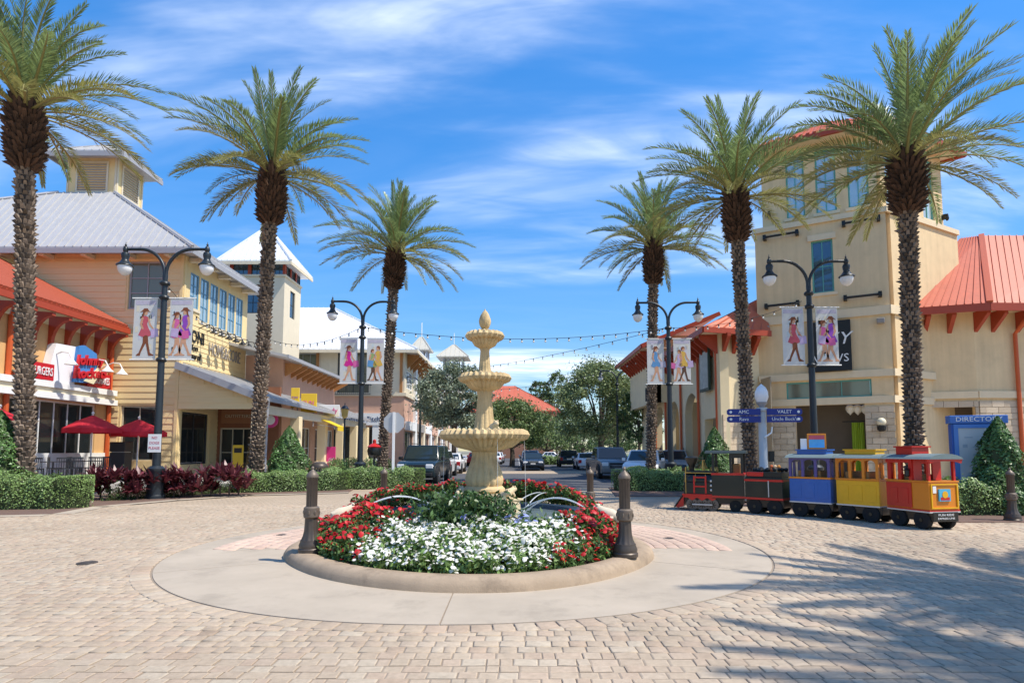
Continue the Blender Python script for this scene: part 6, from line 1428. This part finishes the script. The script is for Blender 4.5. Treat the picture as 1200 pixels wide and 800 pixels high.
for s in (-1, 1):
    for x in (-.10, .16, .42): MB().box(x-.04, x+.04, s*(W/2-.03)-.03, s*(W/2-.03)+.03, .985, 1.42).build('post', m_trd, cb)
    MB().box(-.14, L/2, s*(W/2-.03)-.028, s*(W/2-.03)+.028, 1.34, 1.42).build('header', m_trd, cb); MB().box(-L/2+.02, -L/2+.07, s*(W/2-.06)-.025, s*(W/2-.06)+.025, .985, 1.42).build('post', m_trd, cb)
MB().box(-.16, -.12, -W/2+.02, -.14, .985, 1.42).build('bulkhead', m_trd, cb); MB().box(-.16, -.12, .14, W/2-.02, .985, 1.42).build('bulkhead', m_trd, cb); MB().box(-.155, -.125, -.139, .139, 1.32, 1.42).build('bulkhead', m_trd, cb)
pts = [(-W/2-.07, 1.42)]+[(W/2*1.14*math.sin(a), 1.40+.13*math.cos(a)) for a in np.linspace(-1.4, 1.4, 9)]+[(W/2+.07, 1.42)]
MB().prism(pts, 'x', -L/2-.10, L/2+.06).build('roof', m_troof, cb)
pts = [(-W/2-.05, 1.418)]+[(W/2*1.06*math.sin(a), 1.33+.05*math.cos(a)) for a in np.linspace(-1.4, 1.4, 9)]+[(W/2+.05, 1.418)]
MB().prism(pts, 'x', -L/2-.08, -L/2-.03).build('rear_valance', m_trd, cb)
MB().box(-.02, .38, -.22, .22, 1.51, 1.66).build('lookout', m_trd, cb, bevel=.01); MB().box(-.05, .41, -.25, .25, 1.66, 1.69).build('lookout_roof', m_trd, cb)
lt = MB(); lt.lathe([(.03, 1.05), (.05, 1.08), (.045, 1.18), (.06, 1.2), (.01, 1.24)], 10, (-.05, W/2+.03, 0)); lt.build('lantern', m_blk, cb)
MB().box(-.06, .3, -W/2+.08, W/2-.08, .6, 1.1).build('seat', m_cup, cb, bevel=.02)
yc_ = car_at('train_coach', 'yellow coach of the toy train ahead of caboose', (993, 610), (1023, 613)); coach(yc_, .96, m_tyl, m_tor, m_tor, m_troof, m_tyl)
bc_ = car_at('train_coach', 'blue coach of the toy train carrying a framed sign', (937, 605.6), (966, 608)); coach(bc_, .96, m_tbl, m_tor, m_tpu, m_troof, m_tbl)
# framed sign on the blue coach
q = world_of(bc_) @ Vector((-.05, .0, 1.625)); sg_ = thing('framed_sign', 'orange framed picture sign standing on the blue coach roof', 'sign', q, -.3)
fq = MB(); 
MB().box(-.21, .21, -.02, .02, .0, .38).build('frame', m_tor, sg_, bevel=.008); MB().box(-.17, .17, -.026, -.0205, .04, .34).build('print', mat('print_sky', (.12, .45, .72), .5, .2, 6), sg_); MB().box(-.17, .17, -.030, -.0265, .24, .34).build('print_band', PR['red'], sg_)
MB().box(-.36, -.22, -.02, .0, .0, .26).build('side_card', m_white, sg_)
# tender
td = car_at('train_tender', 'black tender with red stripes behind the locomotive', (882.5, 602), (911, 604)); L = .92
MB().box(-L/2, L/2, -W/2+.06, W/2-.06, .17, .36).build('chassis', m_blk, td, bevel=.01)
for x in (-L*.27, L*.27):
    for y in (-W/2+.08, W/2-.08): wheel(td, x, y, .19, .11)
MB().box(-L/2, L/2, -W/2, W/2, .40, .92).build('body', m_dgr, td, bevel=.012)
for z in (.365, .82): MB().box(-L/2-.012, L/2+.012, -W/2-.012, W/2+.012, z, z+.05).build('red_stripe', m_trd, td)
MB().box(-L/2+.02, L/2-.02, -W/2+.02, W/2-.02, .921, 1.06).build('coal_bunker', m_blk, td, bevel=.01); MB().box(0, L/2-.05, W/2-.018, W/2+.006, .95, 1.05).build('red_stripe', m_trd, td)
MB().box(-.14, -.12, W/2, W/2+.02, .44, .84).build('hand_rail', m_silv, td)
cl_ = MB()
for k in range(26): cl_.ball((random.uniform(-L*.42, L*.42), random.uniform(-W*.36, W*.36), 1.08+random.random()*.05), random.uniform(.04, .07), 6, 4)
cl_.build('coal', m_blk, td, stuff=True)
for k, c in enumerate(((.6, .25, .06), (.7, .5, .3), (.5, .12, .04))):
    x = -.32+k*.09; q = MB(); q.tube([(x, .12, 1.06), (x, .12, 1.13), (x, .12, 1.17)], [.05, .055, .02], 8); q.ball((x+.01, .12, 1.19), .045, 8, 6); q.build('plush_toy', mat('plush%d' % k, c, .9, .1), td)
# locomotive
fpx, rpx = gnd(812, 598.2), gnd(860, 600.2); h = (fpx-rpx); az = math.atan2(h.y, h.x); h.normalize(); c = (fpx+rpx)/2+Vector((h.y, -h.x, 0))*(TRW/2-.06)
en = thing('train_locomotive', 'black toy locomotive with red trim, bell and funnel', 'toy train', (c.x, c.y, .012), az, 'toy train cars in one line')
Le = 1.62; f = Le/2
MB().box(-f+.05, f-.1, -W/2+.10, W/2-.10, .2, .34).build('chassis', m_blk, en)
for s in (-1, 1):
    for k in range(3):
        wheel(en, f-.28-k*.26, s*(W/2-.09), .165, .07, mat('wheel_steel', (.16, .14, .12), .45, .1, 8, metal=.5), m_blk, 'driving_wheel', 8)
    MB().bar((f-.28, s*(W/2-.03), .165), (f-.80, s*(W/2-.03), .165), .02, .03).build('coupling_rod', m_silv, en)
    sk = MB(); 
    pts = [(f-.05, .40), (f-.92, .40), (f-.92, .34)]
    for k in range(3): cx_ = f-.80+k*.26; pts += [(cx_-.11, .34), (cx_-.06, .30), (cx_, .27), (cx_+.06, .30), (cx_+.11, .34)]
    pts += [(f-.05, .34)]; sk.prism(pts, 'y', s*(W/2-.05)-.015, s*(W/2-.05)+.015); sk.build('wheel_skirt', m_trd, en)
    wheel(en, -f+.25, s*(W/2-.12), .15, .10)
MB().box(f-.95, f-.02, -W/2+.02, W/2-.02, .40, .44).build('running_board', m_trd, en, bevel=.006)
MB().prism([(f-.05, .38), (f+.16, .08), (f+.10, .06), (f-.05, .10)], 'y', -W/2+.08, W/2-.08).build('cowcatcher', m_trd, en)
for k in range(7): y = -W/2+.10+k*(W-.2)/6; bar_obj('cowcatcher_bar', world_of(en) @ Vector((f-.03, y, .40)), world_of(en) @ Vector((f+.22, y*.6, .06)), .025, .025, m_blk, en)
bl = MB(); bl.T = Matrix.Translation((0, 0, .78)) @ Matrix.Rotation(math.pi/2, 4, 'Y'); bl.lathe([(.02, f-.04), (.22, f-.05), (.25, f-.08), (.25, -f+.75), (.02, -f+.75)], 28); bl.build('boiler', m_dgr, en, smooth=True)
for x in (f-.10, f-.36, f-.62): rg = MB(); rg.T = Matrix.Translation((x, 0, .78)) @ Matrix.Rotation(math.pi/2, 4, 'Y'); rg.lathe([(.258, -.012), (.262, -.012), (.262, .012), (.258, .012)], 28); rg.build('boiler_band', m_gold, en)
MB().box(f-.95, f-.06, -W/2+.06, W/2-.06, .441, .74).build('boiler_casing', m_dgr, en, bevel=.01)
for s in (1, -1):
    for a, b, c_, d in ((f-.66, f-.62, .46, .92), (f-.36, f-.32, .46, .92), (f-.62, f-.36, .86, .90), (f-.62, f-.36, .62, .66)): MB().box(a, b, s*(W/2-.05)-.012, s*(W/2-.05)+.012, c_, d).build('red_frame', m_trd, en)
    for z in (.55, .67, .79): q = MB(); q.ball((f-.78, s*(W/2-.045), z), .035, 8, 5); q.build('gauge', m_silv, en)
    MB().tube([(f-.08, s*(W/2-.07), 1.0), (f-.9, s*(W/2-.07), 1.0)], .012, 6).build('hand_rail', m_gold, en)
    MB().tube([(f-.12, s*(W/2-.07), .44), (f-.12, s*(W/2-.07), 1.15)], .014, 6).build('flag_staff', m_gold, en)
MB().box(f-.9, f-.1, -.22, .22, 1.0, 1.05).build('boiler_walkway', m_blk, en, bevel=.01)
MB().lathe([(.07, 1.02), (.07, 1.12), (.10, 1.2), (.17, 1.34), (.18, 1.40), (.13, 1.44), (.1, 1.44)], 18, (f-.24, 0, 0)).build('funnel', m_blk, en, smooth=True)
q = MB(); q.lathe([(.02, 1.30), (.05, 1.27), (.07, 1.2), (.11, 1.13), (.11, 1.12)], 14, (f-.55, 0, 0)); q.build('bell', m_gold, en, smooth=True)
for s in (-1, 1): MB().bar((f-.55, s*.13, 1.04), (f-.55, s*.13, 1.32), .025).build('bell_frame', m_gold, en)
MB().bar((f-.55, -.14, 1.33), (f-.55, .14, 1.33), .025).build('bell_yoke', m_gold, en)
MB().lathe([(.11, 1.0), (.11, 1.10), (.08, 1.16), (.01, 1.18)], 16, (f-.82, 0, 0)).build('steam_dome', m_gold, en, smooth=True)
hl = MB(); hl.T = Matrix.Translation((f-.02, 0, 1.12)) @ Matrix.Rotation(math.pi/2, 4, 'Y'); hl.lathe([(.06, -.08), (.09, -.06), (.09, .04), (.0105, .045)], 14); hl.build('headlamp', m_blk, en, smooth=True)
MB().box(-f+.02, -f+.82, -W/2+.01, W/2-.01, .34, .98).build('cab_body', m_dgr, en, bevel=.01)
for z in (.36, .95): MB().box(-f+.01, -f+.83, -W/2, W/2, z, z+.055).build('red_stripe', m_trd, en)
for s in (-1, 1):
    for x in (-f+.06, -f+.34, -f+.78): MB().box(x-.03, x+.03, s*(W/2-.04)-.025, s*(W/2-.04)+.025, 1.006, 1.52).build('cab_post', m_blk, en)
    MB().box(-f+.06, -f+.34, s*(W/2-.04)-.012, s*(W/2-.04)+.012, 1.40, 1.52).build('cab_header', m_blk, en)
MB().box(-f+.10, -f+.30, -.2, .2, .9, 1.25).build('driver_seat', m_cup, en, bevel=.03)
pts = [(-W/2-.10, 1.52)]+[(W/2*1.22*math.sin(a), 1.50+.10*math.cos(a)) for a in np.linspace(-1.4, 1.4, 9)]+[(W/2+.10, 1.52)]
MB().prism(pts, 'x', -f-.04, -f+.98).build('cab_roof', mat('cab_roof_green', (.02, .03, .028), .5, .1), en)
for o_, L_ in ((cb, 1.02), (yc_, .96), (bc_, .96), (td, .92)): MB().bar((L_/2, 0, .25), (L_/2+.16, 0, .25), .05, .04).build('hitch_bar', m_blk, o_)
# ================================================================ CARS
m_carg = mat('car_glass', (.03, .045, .05), .04, 0, spec=.8, metal=.2); m_chr = mat('chrome', (.6, .6, .6), .15, 0, metal=.9); m_hl = mat('headlight_lens', (.75, .76, .76), .15, 0, spec=.7); m_tl = mat('tail_lens', (.45, .01, .01), .2, 0, spec=.6); m_trim = mat('car_trim', (.02, .02, .021), .6, .05); m_plate = mat('plate', (.7, .7, .66), .5, .05)
def vehicle(name, lab, x, y, rz, m, kind, cat='car', group='parked cars along the street'):
    L, W_, H_, hood, hh, rear, belt, wr = {'suv': (5.0, 2.0, 1.92, 1.35, 1.12, .12, 1.14, .39), 'cross': (4.6, 1.9, 1.68, 1.15, 1.0, .18, 1.05, .36), 'sedan': (4.7, 1.82, 1.46, 1.3, .92, .95, .95, .33), 'truck': (5.4, 2.0, 1.85, 1.4, 1.12, 1.9, 1.14, .39)}[kind]
    t = thing(name, lab, cat, (x, y, .006), rz, group); f = L/2; gc = .30
    lower = [(-f+.06, gc+.05), (-f, .55), (-f+.03, belt-.12), (-f+.10, belt), (f-hood-.1, belt), (f-hood, hh+.04), (f-.35, hh-.06), (f-.06, hh-.22), (f, .62), (f-.03, gc+.08), (f-.15, gc), (-f+.2, gc)]
    # lofted body: narrower at the ends
    n = len(lower); mb = MB(); secs = ((-1, .93), (-.86, 1.0), (.86, 1.0), (1, .93)); vs = []
    for s, k in secs: vs += [(px_*(.985 if abs(s) == 1 else 1), s*W_/2*(1-.07*max(0, abs(px_)/f-.72)/.28), z_ if abs(s) < 1 else gc+.05+(z_-gc-.05)*.93) for px_, z_ in lower]
    fs = [tuple(range(n)), tuple(3*n+i for i in range(n))[::-1]]+[(j*n+(i+1) % n, j*n+i, (j+1)*n+i, (j+1)*n+(i+1) % n) for j in range(3) for i in range(n)]
    mb.add(vs, fs); body = mb.build('body', m, t, bevel=.05, seg=3); smooth_mesh(body.data, 50)
    wx = (f-hood*.68, -f+.95)
    for xw in wx:
        for s in (-1, 1):
            ar = MB(); ar.T = Matrix.Translation((xw, s*(W_/2-.10), wr)) @ Matrix.Rotation(math.pi/2, 4, 'X'); ar.lathe([(.01, -.115), (wr+.07, -.115), (wr+.07, .115), (.01, .115)], 22); ar.build('wheel_arch', m_trim, t)
            wo = wheel(t, xw, s*(W_/2-.09), wr, .23, m_rub, m_chr, 'wheel', 5)
    # greenhouse
    cab0, cab1 = -f+rear, f-hood; rl, rw = .34, .55
    xr0, xr1 = cab0+(.14 if kind in ('suv', 'cross') else .12 if kind == 'truck' else .55), cab1-(.62 if kind != 'suv' else .5); iy = .15
    ws, wt = W_/2-.07, W_/2-.07-iy
    gv = [(cab0, -ws, belt-.02), (cab1, -ws, belt-.02), (cab1, ws, belt-.02), (cab0, ws, belt-.02), (xr0, -wt, H_-.04), (xr1, -wt, H_-.04), (xr1, wt, H_-.04), (xr0, wt, H_-.04)]
    gh = MB().add(gv, [(0, 3, 2, 1), (4, 5, 6, 7), (0, 1, 5, 4), (1, 2, 6, 5), (2, 3, 7, 6), (3, 0, 4, 7)]).build('cabin', m, t, bevel=.06, seg=3); smooth_mesh(gh.data, 50)
    G_ = [Vector(q) for q in gv]
    def pane(a, b, c, d, u0, u1, v0, v1, nm):
        P_ = lambda u, v: (a.lerp(b, u)).lerp(d.lerp(c, u), v)
        q = [P_(u0, v0), P_(u1, v0), P_(u1, v1), P_(u0, v1)]; nr = (q[1]-q[0]).cross(q[3]-q[0]).normalized(); q = [p_+nr*.012 for p_ in q]
        MB().slab(q, .0) if False else None
        MB().add(q+[p_-nr*.02 for p_ in q], [(0, 1, 2, 3), (7, 6, 5, 4), (0, 4, 5, 1), (1, 5, 6, 2), (2, 6, 7, 3), (3, 7, 4, 0)]).build(nm, m_carg, gh)
    pane(G_[1], G_[2], G_[6], G_[5], .06, .94, .08, .90, 'windscreen'); pane(G_[3], G_[0], G_[4], G_[7], .08, .92, .12, .86, 'rear_window')
    for a, b, c, d in ((G_[0], G_[1], G_[5], G_[4]), (G_[2], G_[3], G_[7], G_[6])):
        for u0, u1 in ((.07, .33), (.36, .62), (.65, .90)): pane(a, b, c, d, u0, u1, .10, .88, 'side_window')
    for s in (-1, 1):
        MB().box(cab1-.45, cab1-.2, s*(W_/2+.09)-.09, s*(W_/2+.09)+.09, belt, belt+.17).build('mirror', m if kind != 'suv' else m_trim, t, bevel=.03)
        MB().box(f-.24, f-.015, s*(W_/2-.30)-.19, s*(W_/2-.30)+.17, hh-.38, hh-.17).build('headlight', m_hl, t, bevel=.04)
        MB().box(-f-.006, -f+.14, s*(W_/2-.19)-.13, s*(W_/2-.19)+.13, belt-.42, belt-.1).build('tail_light', m_tl, t, bevel=.03)
        for x_ in (cab0+.9, cab0+1.9): MB().box(x_, x_+.2, s*(W_/2+.012)-.014, s*(W_/2+.012)+.014, belt-.16, belt-.12).build('door_handle', m_chr, t)
    MB().box(f-.03, f+.012, -W_/2+.52, W_/2-.52, .62, hh-.2).build('grille', m_trim, t, bevel=.01)
    for z_ in (.70, .78): MB().box(f+.013, f+.02, -W_/2+.55, W_/2-.55, z_, z_+.025).build('grille_bar', m_chr, t)
    MB().box(f-.10, f+.03, -W_/2+.15, W_/2-.15, gc+.08, gc+.24).build('front_bumper', m_trim if kind in ('suv', 'cross') else m, t, bevel=.03); MB().box(-f-.03, -f+.10, -W_/2+.12, W_/2-.12, gc+.05, gc+.28).build('rear_bumper', m_trim if kind in ('suv', 'cross', 'truck') else m, t, bevel=.03)
    MB().box(-f-.012, -f, -.26, .26, .72, .86).build('number_plate', m_plate, t); MB().box(f+.021, f+.03, -.2, .2, .5, .62).build('number_plate', m_plate, t)
    if kind in ('suv', 'cross'):
        for s in (-1, 1): MB().tube([(xr0+.2, s*(wt-.08), H_-.01), (xr0+.3, s*(wt-.08), H_+.05), (xr1-.3, s*(wt-.08), H_+.05), (xr1-.2, s*(wt-.08), H_-.01)], .02, 6).build('roof_rail', m_trim, t)
    if kind == 'truck':
        MB().box(-f+.12, cab0-.06, -W_/2+.18, W_/2-.18, belt-.35, belt+.012).build('load_bed', m_trim, t)
    return t
p_blk = paint('car_black_green', (.012, .022, .026), .2); p_wht = paint('car_white', (.72, .73, .74), .25); p_gry = paint('car_grey', (.18, .18, .18), .25); p_nav = paint('car_navy', (.012, .022, .040), .2); p_sil = paint('car_silver', (.42, .43, .44), .25); p_red = paint('car_red', (.35, .02, .02), .25)
hp = math.pi/2
vehicle('parked_car', 'black off-road car parked facing the fountain by the stop sign', -4.75, 31.3, -hp-.05, p_blk, 'suv')
vehicle('parked_car', 'white crossover parked behind the black car, rear toward fountain', -4.85, 37.4, hp, p_wht, 'cross')
vehicle('parked_car', 'second white car parked beyond the white crossover', -4.75, 44.0, hp, p_wht, 'sedan')
vehicle('moving_car', 'dark navy sedan driving toward the fountain in the street', 1.35, 50.5, -hp, p_nav, 'sedan', group='cars driving in the street')
vehicle('moving_car', 'silver crossover following right behind the navy sedan', 1.35, 57.5, -hp, p_sil, 'cross', group='cars driving in the street')
vehicle('parked_car', 'white sedan parked far left, seen beside the fountain stem', -2.6, 72, hp, p_wht, 'sedan'); vehicle('parked_car', 'silver sedan parked far left beyond the white one', -2.5, 79, hp, p_sil, 'sedan'); vehicle('parked_car', 'red car parked far left behind the fountain stem', -4.4, 66, hp, p_red, 'sedan')
vehicle('parked_car', 'grey pickup truck parked on the right before the street tree', 5.6, 36.5, -hp+.05, p_gry, 'truck', 'pickup truck')
vehicle('parked_car', 'white crossover parked next to the palm in arcade hedge', 7.1, 33.0, -hp-.35, p_wht, 'cross'); vehicle('parked_car', 'silver car parked half behind the arcade palm', 9.6, 36.8, -hp-.2, p_sil, 'cross')
vehicle('parked_car', 'white sedan parked far right beyond the pickup', 6.0, 52, hp, p_wht, 'sedan'); vehicle('parked_car', 'dark crossover parked far right under street trees', 5.2, 61, hp, p_blk, 'cross'); vehicle('parked_car', 'grey sedan parked at far right of the street end', 8.4, 66, hp, p_gry, 'sedan'); vehicle('parked_car', 'white sedan crossing at the far street end', 5.0, 88, .1, p_wht, 'sedan')
# ================================================================ STREET FURNITURE
# patio with umbrellas, tables, chairs
m_umb = mat('red_canvas', (.62, .025, .045), .8, .06, 4, trans=.25)
struct(MB().box(-20.4, -15.2, 21.0, 29.8, -.1, .42).build('patio', m_walk, bevel=.03))
def umbrella(px, py, Y, wpx_, lab):
    p = at(px, py, Y); w_ = wpx_/F*Y/2; t = thing('patio_umbrella', lab, 'umbrella', (p.x, p.y, .42), .3, 'red patio umbrellas'); h = p.z-.42; n = 8
    vs = [(0, 0, h)]+[(w_*math.cos(2*math.pi*k/n), w_*math.sin(2*math.pi*k/n), h-.62) for k in range(n)]+[(w_*math.cos(2*math.pi*k/n), w_*math.sin(2*math.pi*k/n), h-.82) for k in range(n)]
    md = [(w_*.55*math.cos(2*math.pi*(k+.5)/n)*.93, w_*.55*math.sin(2*math.pi*(k+.5)/n)*.93, h-.30) for k in range(n)]; b = len(vs); vs += md
    fs = []
    for k in range(n): k2 = (k+1) % n; fs += [(0, 1+k, b+k), (0, b+k, 1+k2), (b+k, 1+k, 1+k2), (1+k, 1+n+k, 1+n+k2, 1+k2)]
    MB().add(vs, fs).build('canopy', m_umb, t); MB().tube([(0, 0, 0), (0, 0, h+.08)], .03, 8).build('pole', m_white, t); MB().ball((0, 0, h+.08), .06, 8, 5).build('finial', m_white, t)
    MB().lathe([(.28, 0), (.28, .06), (.06, .1)], 14).build('base', m_fr_dark, t)
    for k in range(n): a = 2*math.pi*k/n; MB().tube([(0, 0, h-.05), (w_*math.cos(a)*.98, w_*math.sin(a)*.98, h-.64)], .012, 5).build('rib', m_gtrim, t)
umbrella(109, 486, 26.8, 62, 'red patio umbrella in front of the restaurant windows'); umbrella(163, 491, 28.4, 60, 'red patio umbrella before the yellow siding window'); umbrella(0, 478, 22.2, 66, 'red patio umbrella at the restaurant beside cone shrub')
def chair_proto():
    t = thing('patio_chair', 'black metal patio chair at restaurant table', 'chair', (0, 0, 0), 0, 'black patio chairs'); MB().box(-.22, .22, -.22, .22, .44, .47).build('seat', m_fr_dark, t)
    for x in (-.2, .2):
        for y in (-.2, .2): MB().box(x-.015, x+.015, y-.015, y+.015, 0, .44).build('leg', m_fr_dark, t)
    b = MB().box(-.22, .22, .19, .21, .86, .92).build('backrest', m_fr_dark, t)
    for k in range(6): MB().box(-.2+k*.08-.01, -.2+k*.08+.01, .19, .21, .471, .859).build('slat', m_fr_dark, b)
    return t
def table_proto():
    t = thing('patio_table', 'small round black metal table on the restaurant patio', 'table', (0, 0, 0), 0, 'patio tables'); MB().lathe([(.42, .72), (.42, .75)], 18).build('top', m_fr_dark, t); MB().tube([(0, 0, 0), (0, 0, .72)], .03, 8).build('leg', m_fr_dark, t); MB().lathe([(.26, 0), (.26, .03)], 14).build('base', m_fr_dark, t); return t
ch0, tb0 = chair_proto(), table_proto(); k = 0; fst = True
for px, Y in ((62, 24.3), (85, 25.4), (106, 26.3), (20, 22.4)):
    p = at(px, 545, Y); o = tb0 if fst else copy_tree(tb0); o.location = (p.x, p.y, .42)
    for a in (.3, 2.2, 4.2):
        o = ch0 if fst else copy_tree(ch0); fst = False; o.location = (p.x+.62*math.cos(a+px), p.y+.62*math.sin(a+px), .42); o.rotation_euler = (0, 0, a+px-hp)
p = at(142, 530, 28.6); bx_ = thing('outdoor_bin', 'tall black square waste bin on the patio beside yellow siding', 'bin', (p.x, p.y, .42)); MB().box(-.35, .35, -.3, .3, 0, 1.1).build('body', m_fr_dark, bx_, bevel=.02); MB().box(-.36, .36, -.31, .31, 1.14, 1.6).build('hood', m_fr_dark, bx_, bevel=.02); MB().box(-.3, .3, -.25, .25, 1.1, 1.14).build('slot', m_silv, bx_)
# street litter bin behind left hedge
p = at(374, 550, 24.6); lb = thing('litter_bin', 'round bronze slatted litter bin with domed lid behind hedge', 'bin', (p.x, p.y, 0))
MB().lathe([(.27, .06), (.30, .85)], 20).build('liner', m_fr_dark, lb)
for k in range(18): a = 2*math.pi*k/18; MB().bar((.29*math.cos(a), .29*math.sin(a), .04), (.33*math.cos(a), .33*math.sin(a), .9), .06, .02).build('slat', m_bron2, lb)
MB().lathe([(.35, .9), (.36, .96), (.30, 1.06), (.2, 1.13), (.14, 1.15), (.13, 1.12)], 20).build('lid', m_bron, lb, smooth=True)
# stop sign seen from behind
p = at(461, 540, 25.5); ss = thing('stop_sign', 'grey back of an octagonal road sign on white post', 'road sign', (p.x, p.y, 0)); q = MB(); zc_ = at(461, 495, 25.5).z; q.T = Matrix.Translation((0, 0, zc_)) @ Matrix.Rotation(math.pi/2, 4, 'X') @ Matrix.Rotation(math.pi/8, 4, 'Z'); q.lathe([(.47, -.004), (.47, .004)], 8); q.build('plate', mat('sign_back', (.48, .49, .50), .45, .08, 3, metal=.3), ss)
q = MB(); q.T = Matrix.Translation((0, .012, zc_)) @ Matrix.Rotation(math.pi/2, 4, 'X') @ Matrix.Rotation(math.pi/8, 4, 'Z'); q.lathe([(.44, -.004), (.44, .004)], 8); q.build('red_face', m_sgr, ss); MB().box(-.05, .05, -.07, -.006, 0, zc_+.45).build('post', m_white, ss); text('lettering', 'STOP', .34, m_white, ss, Matrix.Translation((p.x, p.y+.02, zc_)) @ Matrix.Rotation(math.pi, 4, 'Z'), .002)
# small lantern lamp near the corner store
p = at(403, 530, 33); sl2 = thing('lantern_lamp', 'single lantern post lamp in front of the corner store', 'street lamp', (p.x, p.y, .1)); zt = at(403, 490, 33).z; MB().lathe([(.12, 0), (.1, .5), (.06, .6), (.05, zt-.1)], 12).build('post', m_lamp, sl2, smooth=True); MB().lathe([(.08, zt-.1), (.16, zt), (.22, zt+.4), (.2, zt+.42)], 10).build('glass', mat('amber_glass', (.55, .38, .12), .2, 0), sl2); MB().lathe([(.25, zt+.42), (.12, zt+.58), (.03, zt+.62), (.02, zt+.75)], 10).build('hood', m_lamp, sl2)
p = at(440, 520, 28.4); rd = thing('post_box', 'dark round post box with red top beside the palm near stop sign', 'post box', (p.x-.05, p.y, 0)); MB().lathe([(.05, 0), (.05, 1.3)], 10).build('post', m_lamp, rd); MB().lathe([(.1, 1.25), (.3, 1.4), (.34, 1.6), (.3, 1.75)], 14).build('body', m_blk, rd, smooth=True); MB().lathe([(.31, 1.75), (.33, 1.8), (.2, 1.9), (.08, 1.96), (.08, 2.1), (.01, 2.15)], 14).build('top', m_trd, rd, smooth=True)
# planting in front of the corner store
for i, (px, Y) in enumerate(((395, 30), (412, 31), (435, 30.5), (450, 30))):
    p = at(px, 560, Y); n = 1800; d = rng.normal(size=(n, 3)); d /= np.linalg.norm(d, axis=1)[:, None]; t = thing('small_shrub', 'small green shrub in the bed before the corner store', 'shrub', (p.x, p.y, 0), 0, 'small shrubs before corner store'); link('crown', leaf_mesh('crown', d*rng.uniform(.5, 1, n)[:, None]*np.array([.6, .5, .6])+np.array([0, 0, .7]), .10, aspect=.4), m_gc if i % 2 else m_hedge, t); MB().tube([(0, 0, 0), (0, 0, .7)], .03, 5).build('stem', m_stem, t)
# finger post
p = at(895, 545, 20.0); fp = thing('finger_post', 'white finger post with blue direction boards and globe', 'signpost', (p.x, p.y, 0)); zt = at(895, 474, 20).z
MB().lathe([(.22, 0), (.2, .3), (.14, .4), (.125, zt-.25), (.17, zt-.2), (.17, zt-.1)], 16).build('post', mat('pale_grey_post', (.5, .53, .54), .5, .05), fp, smooth=True); MB().lathe([(.06, zt-.1), (.14, zt+.0), (.2, zt+.08)], 12).build('neck', m_gtrim, fp)
MB().lathe([(.16, zt+.08), (.22, zt+.25), (.21, zt+.42), (.14, zt+.58), (.05, zt+.66), (.01, zt+.7)], 16).build('globe', m_globe, fp, smooth=True)
m_bsign = mat('finger_blue', (.012, .03, .22), .4, .0)
for s, words, x0, x1, ang in ((1, ('VALET', "Uncle Buck's"), .1, 1.22, -.12), (-1, ('AMC', 'Rave'), .1, 1.18, -.12)):
    for k, wd in enumerate(words):
        z = zt-.36-k*.24; bd = MB(); bd.T = Matrix.Rotation(ang, 4, 'Z'); xa, xb = (x0, x1) if s > 0 else (-x1, -x0)
        bd.prism([(xa, z), (xb-.06*(s > 0), z), (xb, z+.05) if s > 0 else (xb, z), (xb, z+.16) if s > 0 else (xb, z+.21), (xb-.06*(s > 0), z+.21), (xa, z+.21)] if s > 0 else [(xa+.06, z), (xb, z), (xb, z+.21), (xa+.06, z+.21), (xa, z+.16), (xa, z+.05)], 'y', -.2, -.16)
        b_o = bd.build('direction_board', m_bsign, fp); T = world_of(fp) @ Matrix.Rotation(ang, 4, 'Z') @ Matrix.Translation(((xa+xb)/2, -.205, z+.105)); text('lettering', wd, .16, m_white, b_o, T, .002)
        q = MB(); q.T = Matrix.Rotation(ang, 4, 'Z') @ Matrix.Translation((s*(x1-.12), -.206, z+.105)) @ Matrix.Rotation(math.pi/2, 4, 'X'); q.lathe([(.045, -.003), (.045, .003)], 10); q.build('arrow_dot', m_white, b_o)
# bracket scroll
MB().tube([(.0, -.15, zt-1.1), (.22, -.17, zt-.95), (.25, -.17, zt-.75)], .03, 6).build('scroll_bracket', m_white, fp)
q = MB().box(.17, .32, -.1, .05, zt-1.9, zt-1.55).build('speaker', m_black, fp)
# directory
p = at(1148, 560, 16.0); dr = thing('directory_sign', 'blue directory kiosk with pale map panel behind the hedge', 'sign', (p.x, p.y, 0), -.30); zt = at(1130, 491, 16).z
MB().box(-.62, .62, -.12, .12, 0, zt-.12).build('cabinet', mat('directory_blue', (.025, .11, .42), .4, .05), dr, bevel=.02); MB().box(-.66, .66, -.16, .16, zt-.12, zt+.10).build('header', mat('directory_header', (.06, .17, .48), .4, .05), dr, bevel=.02)
fm = MB()
for a, b, c_, d in ((-.58, -.48, .5, zt-.14), (.48, .58, .5, zt-.14), (-.48, .48, zt-.24, zt-.14), (-.48, .48, .5, .6)): fm.box(a, b, -.16, -.121, c_, d)
fm.build('frame', mat('directory_frame', (.08, .22, .55), .4, .05), dr); mp_ = MB().box(-.48, .48, -.135, -.121, .6, zt-.24).build('map_panel', mat('map_panel', (.50, .55, .56), .3, .06, 3), dr)
for k in range(14): x = random.uniform(-.4, .3); z = random.uniform(.8, zt-.4); MB().box(x, x+random.uniform(.05, .2), -.139, -.1355, z, z+random.uniform(.03, .12)).build('map_print', random.choice((mat('map1', (.36, .46, .50), .4), mat('map2', (.56, .56, .50), .4), mat('map3', (.32, .40, .46), .4))), mp_)
text('lettering', 'DIRECTORY', .17, m_white, dr, world_of(dr) @ Matrix.Translation((0, -.165, zt-.01)), .004, xs=1.15)
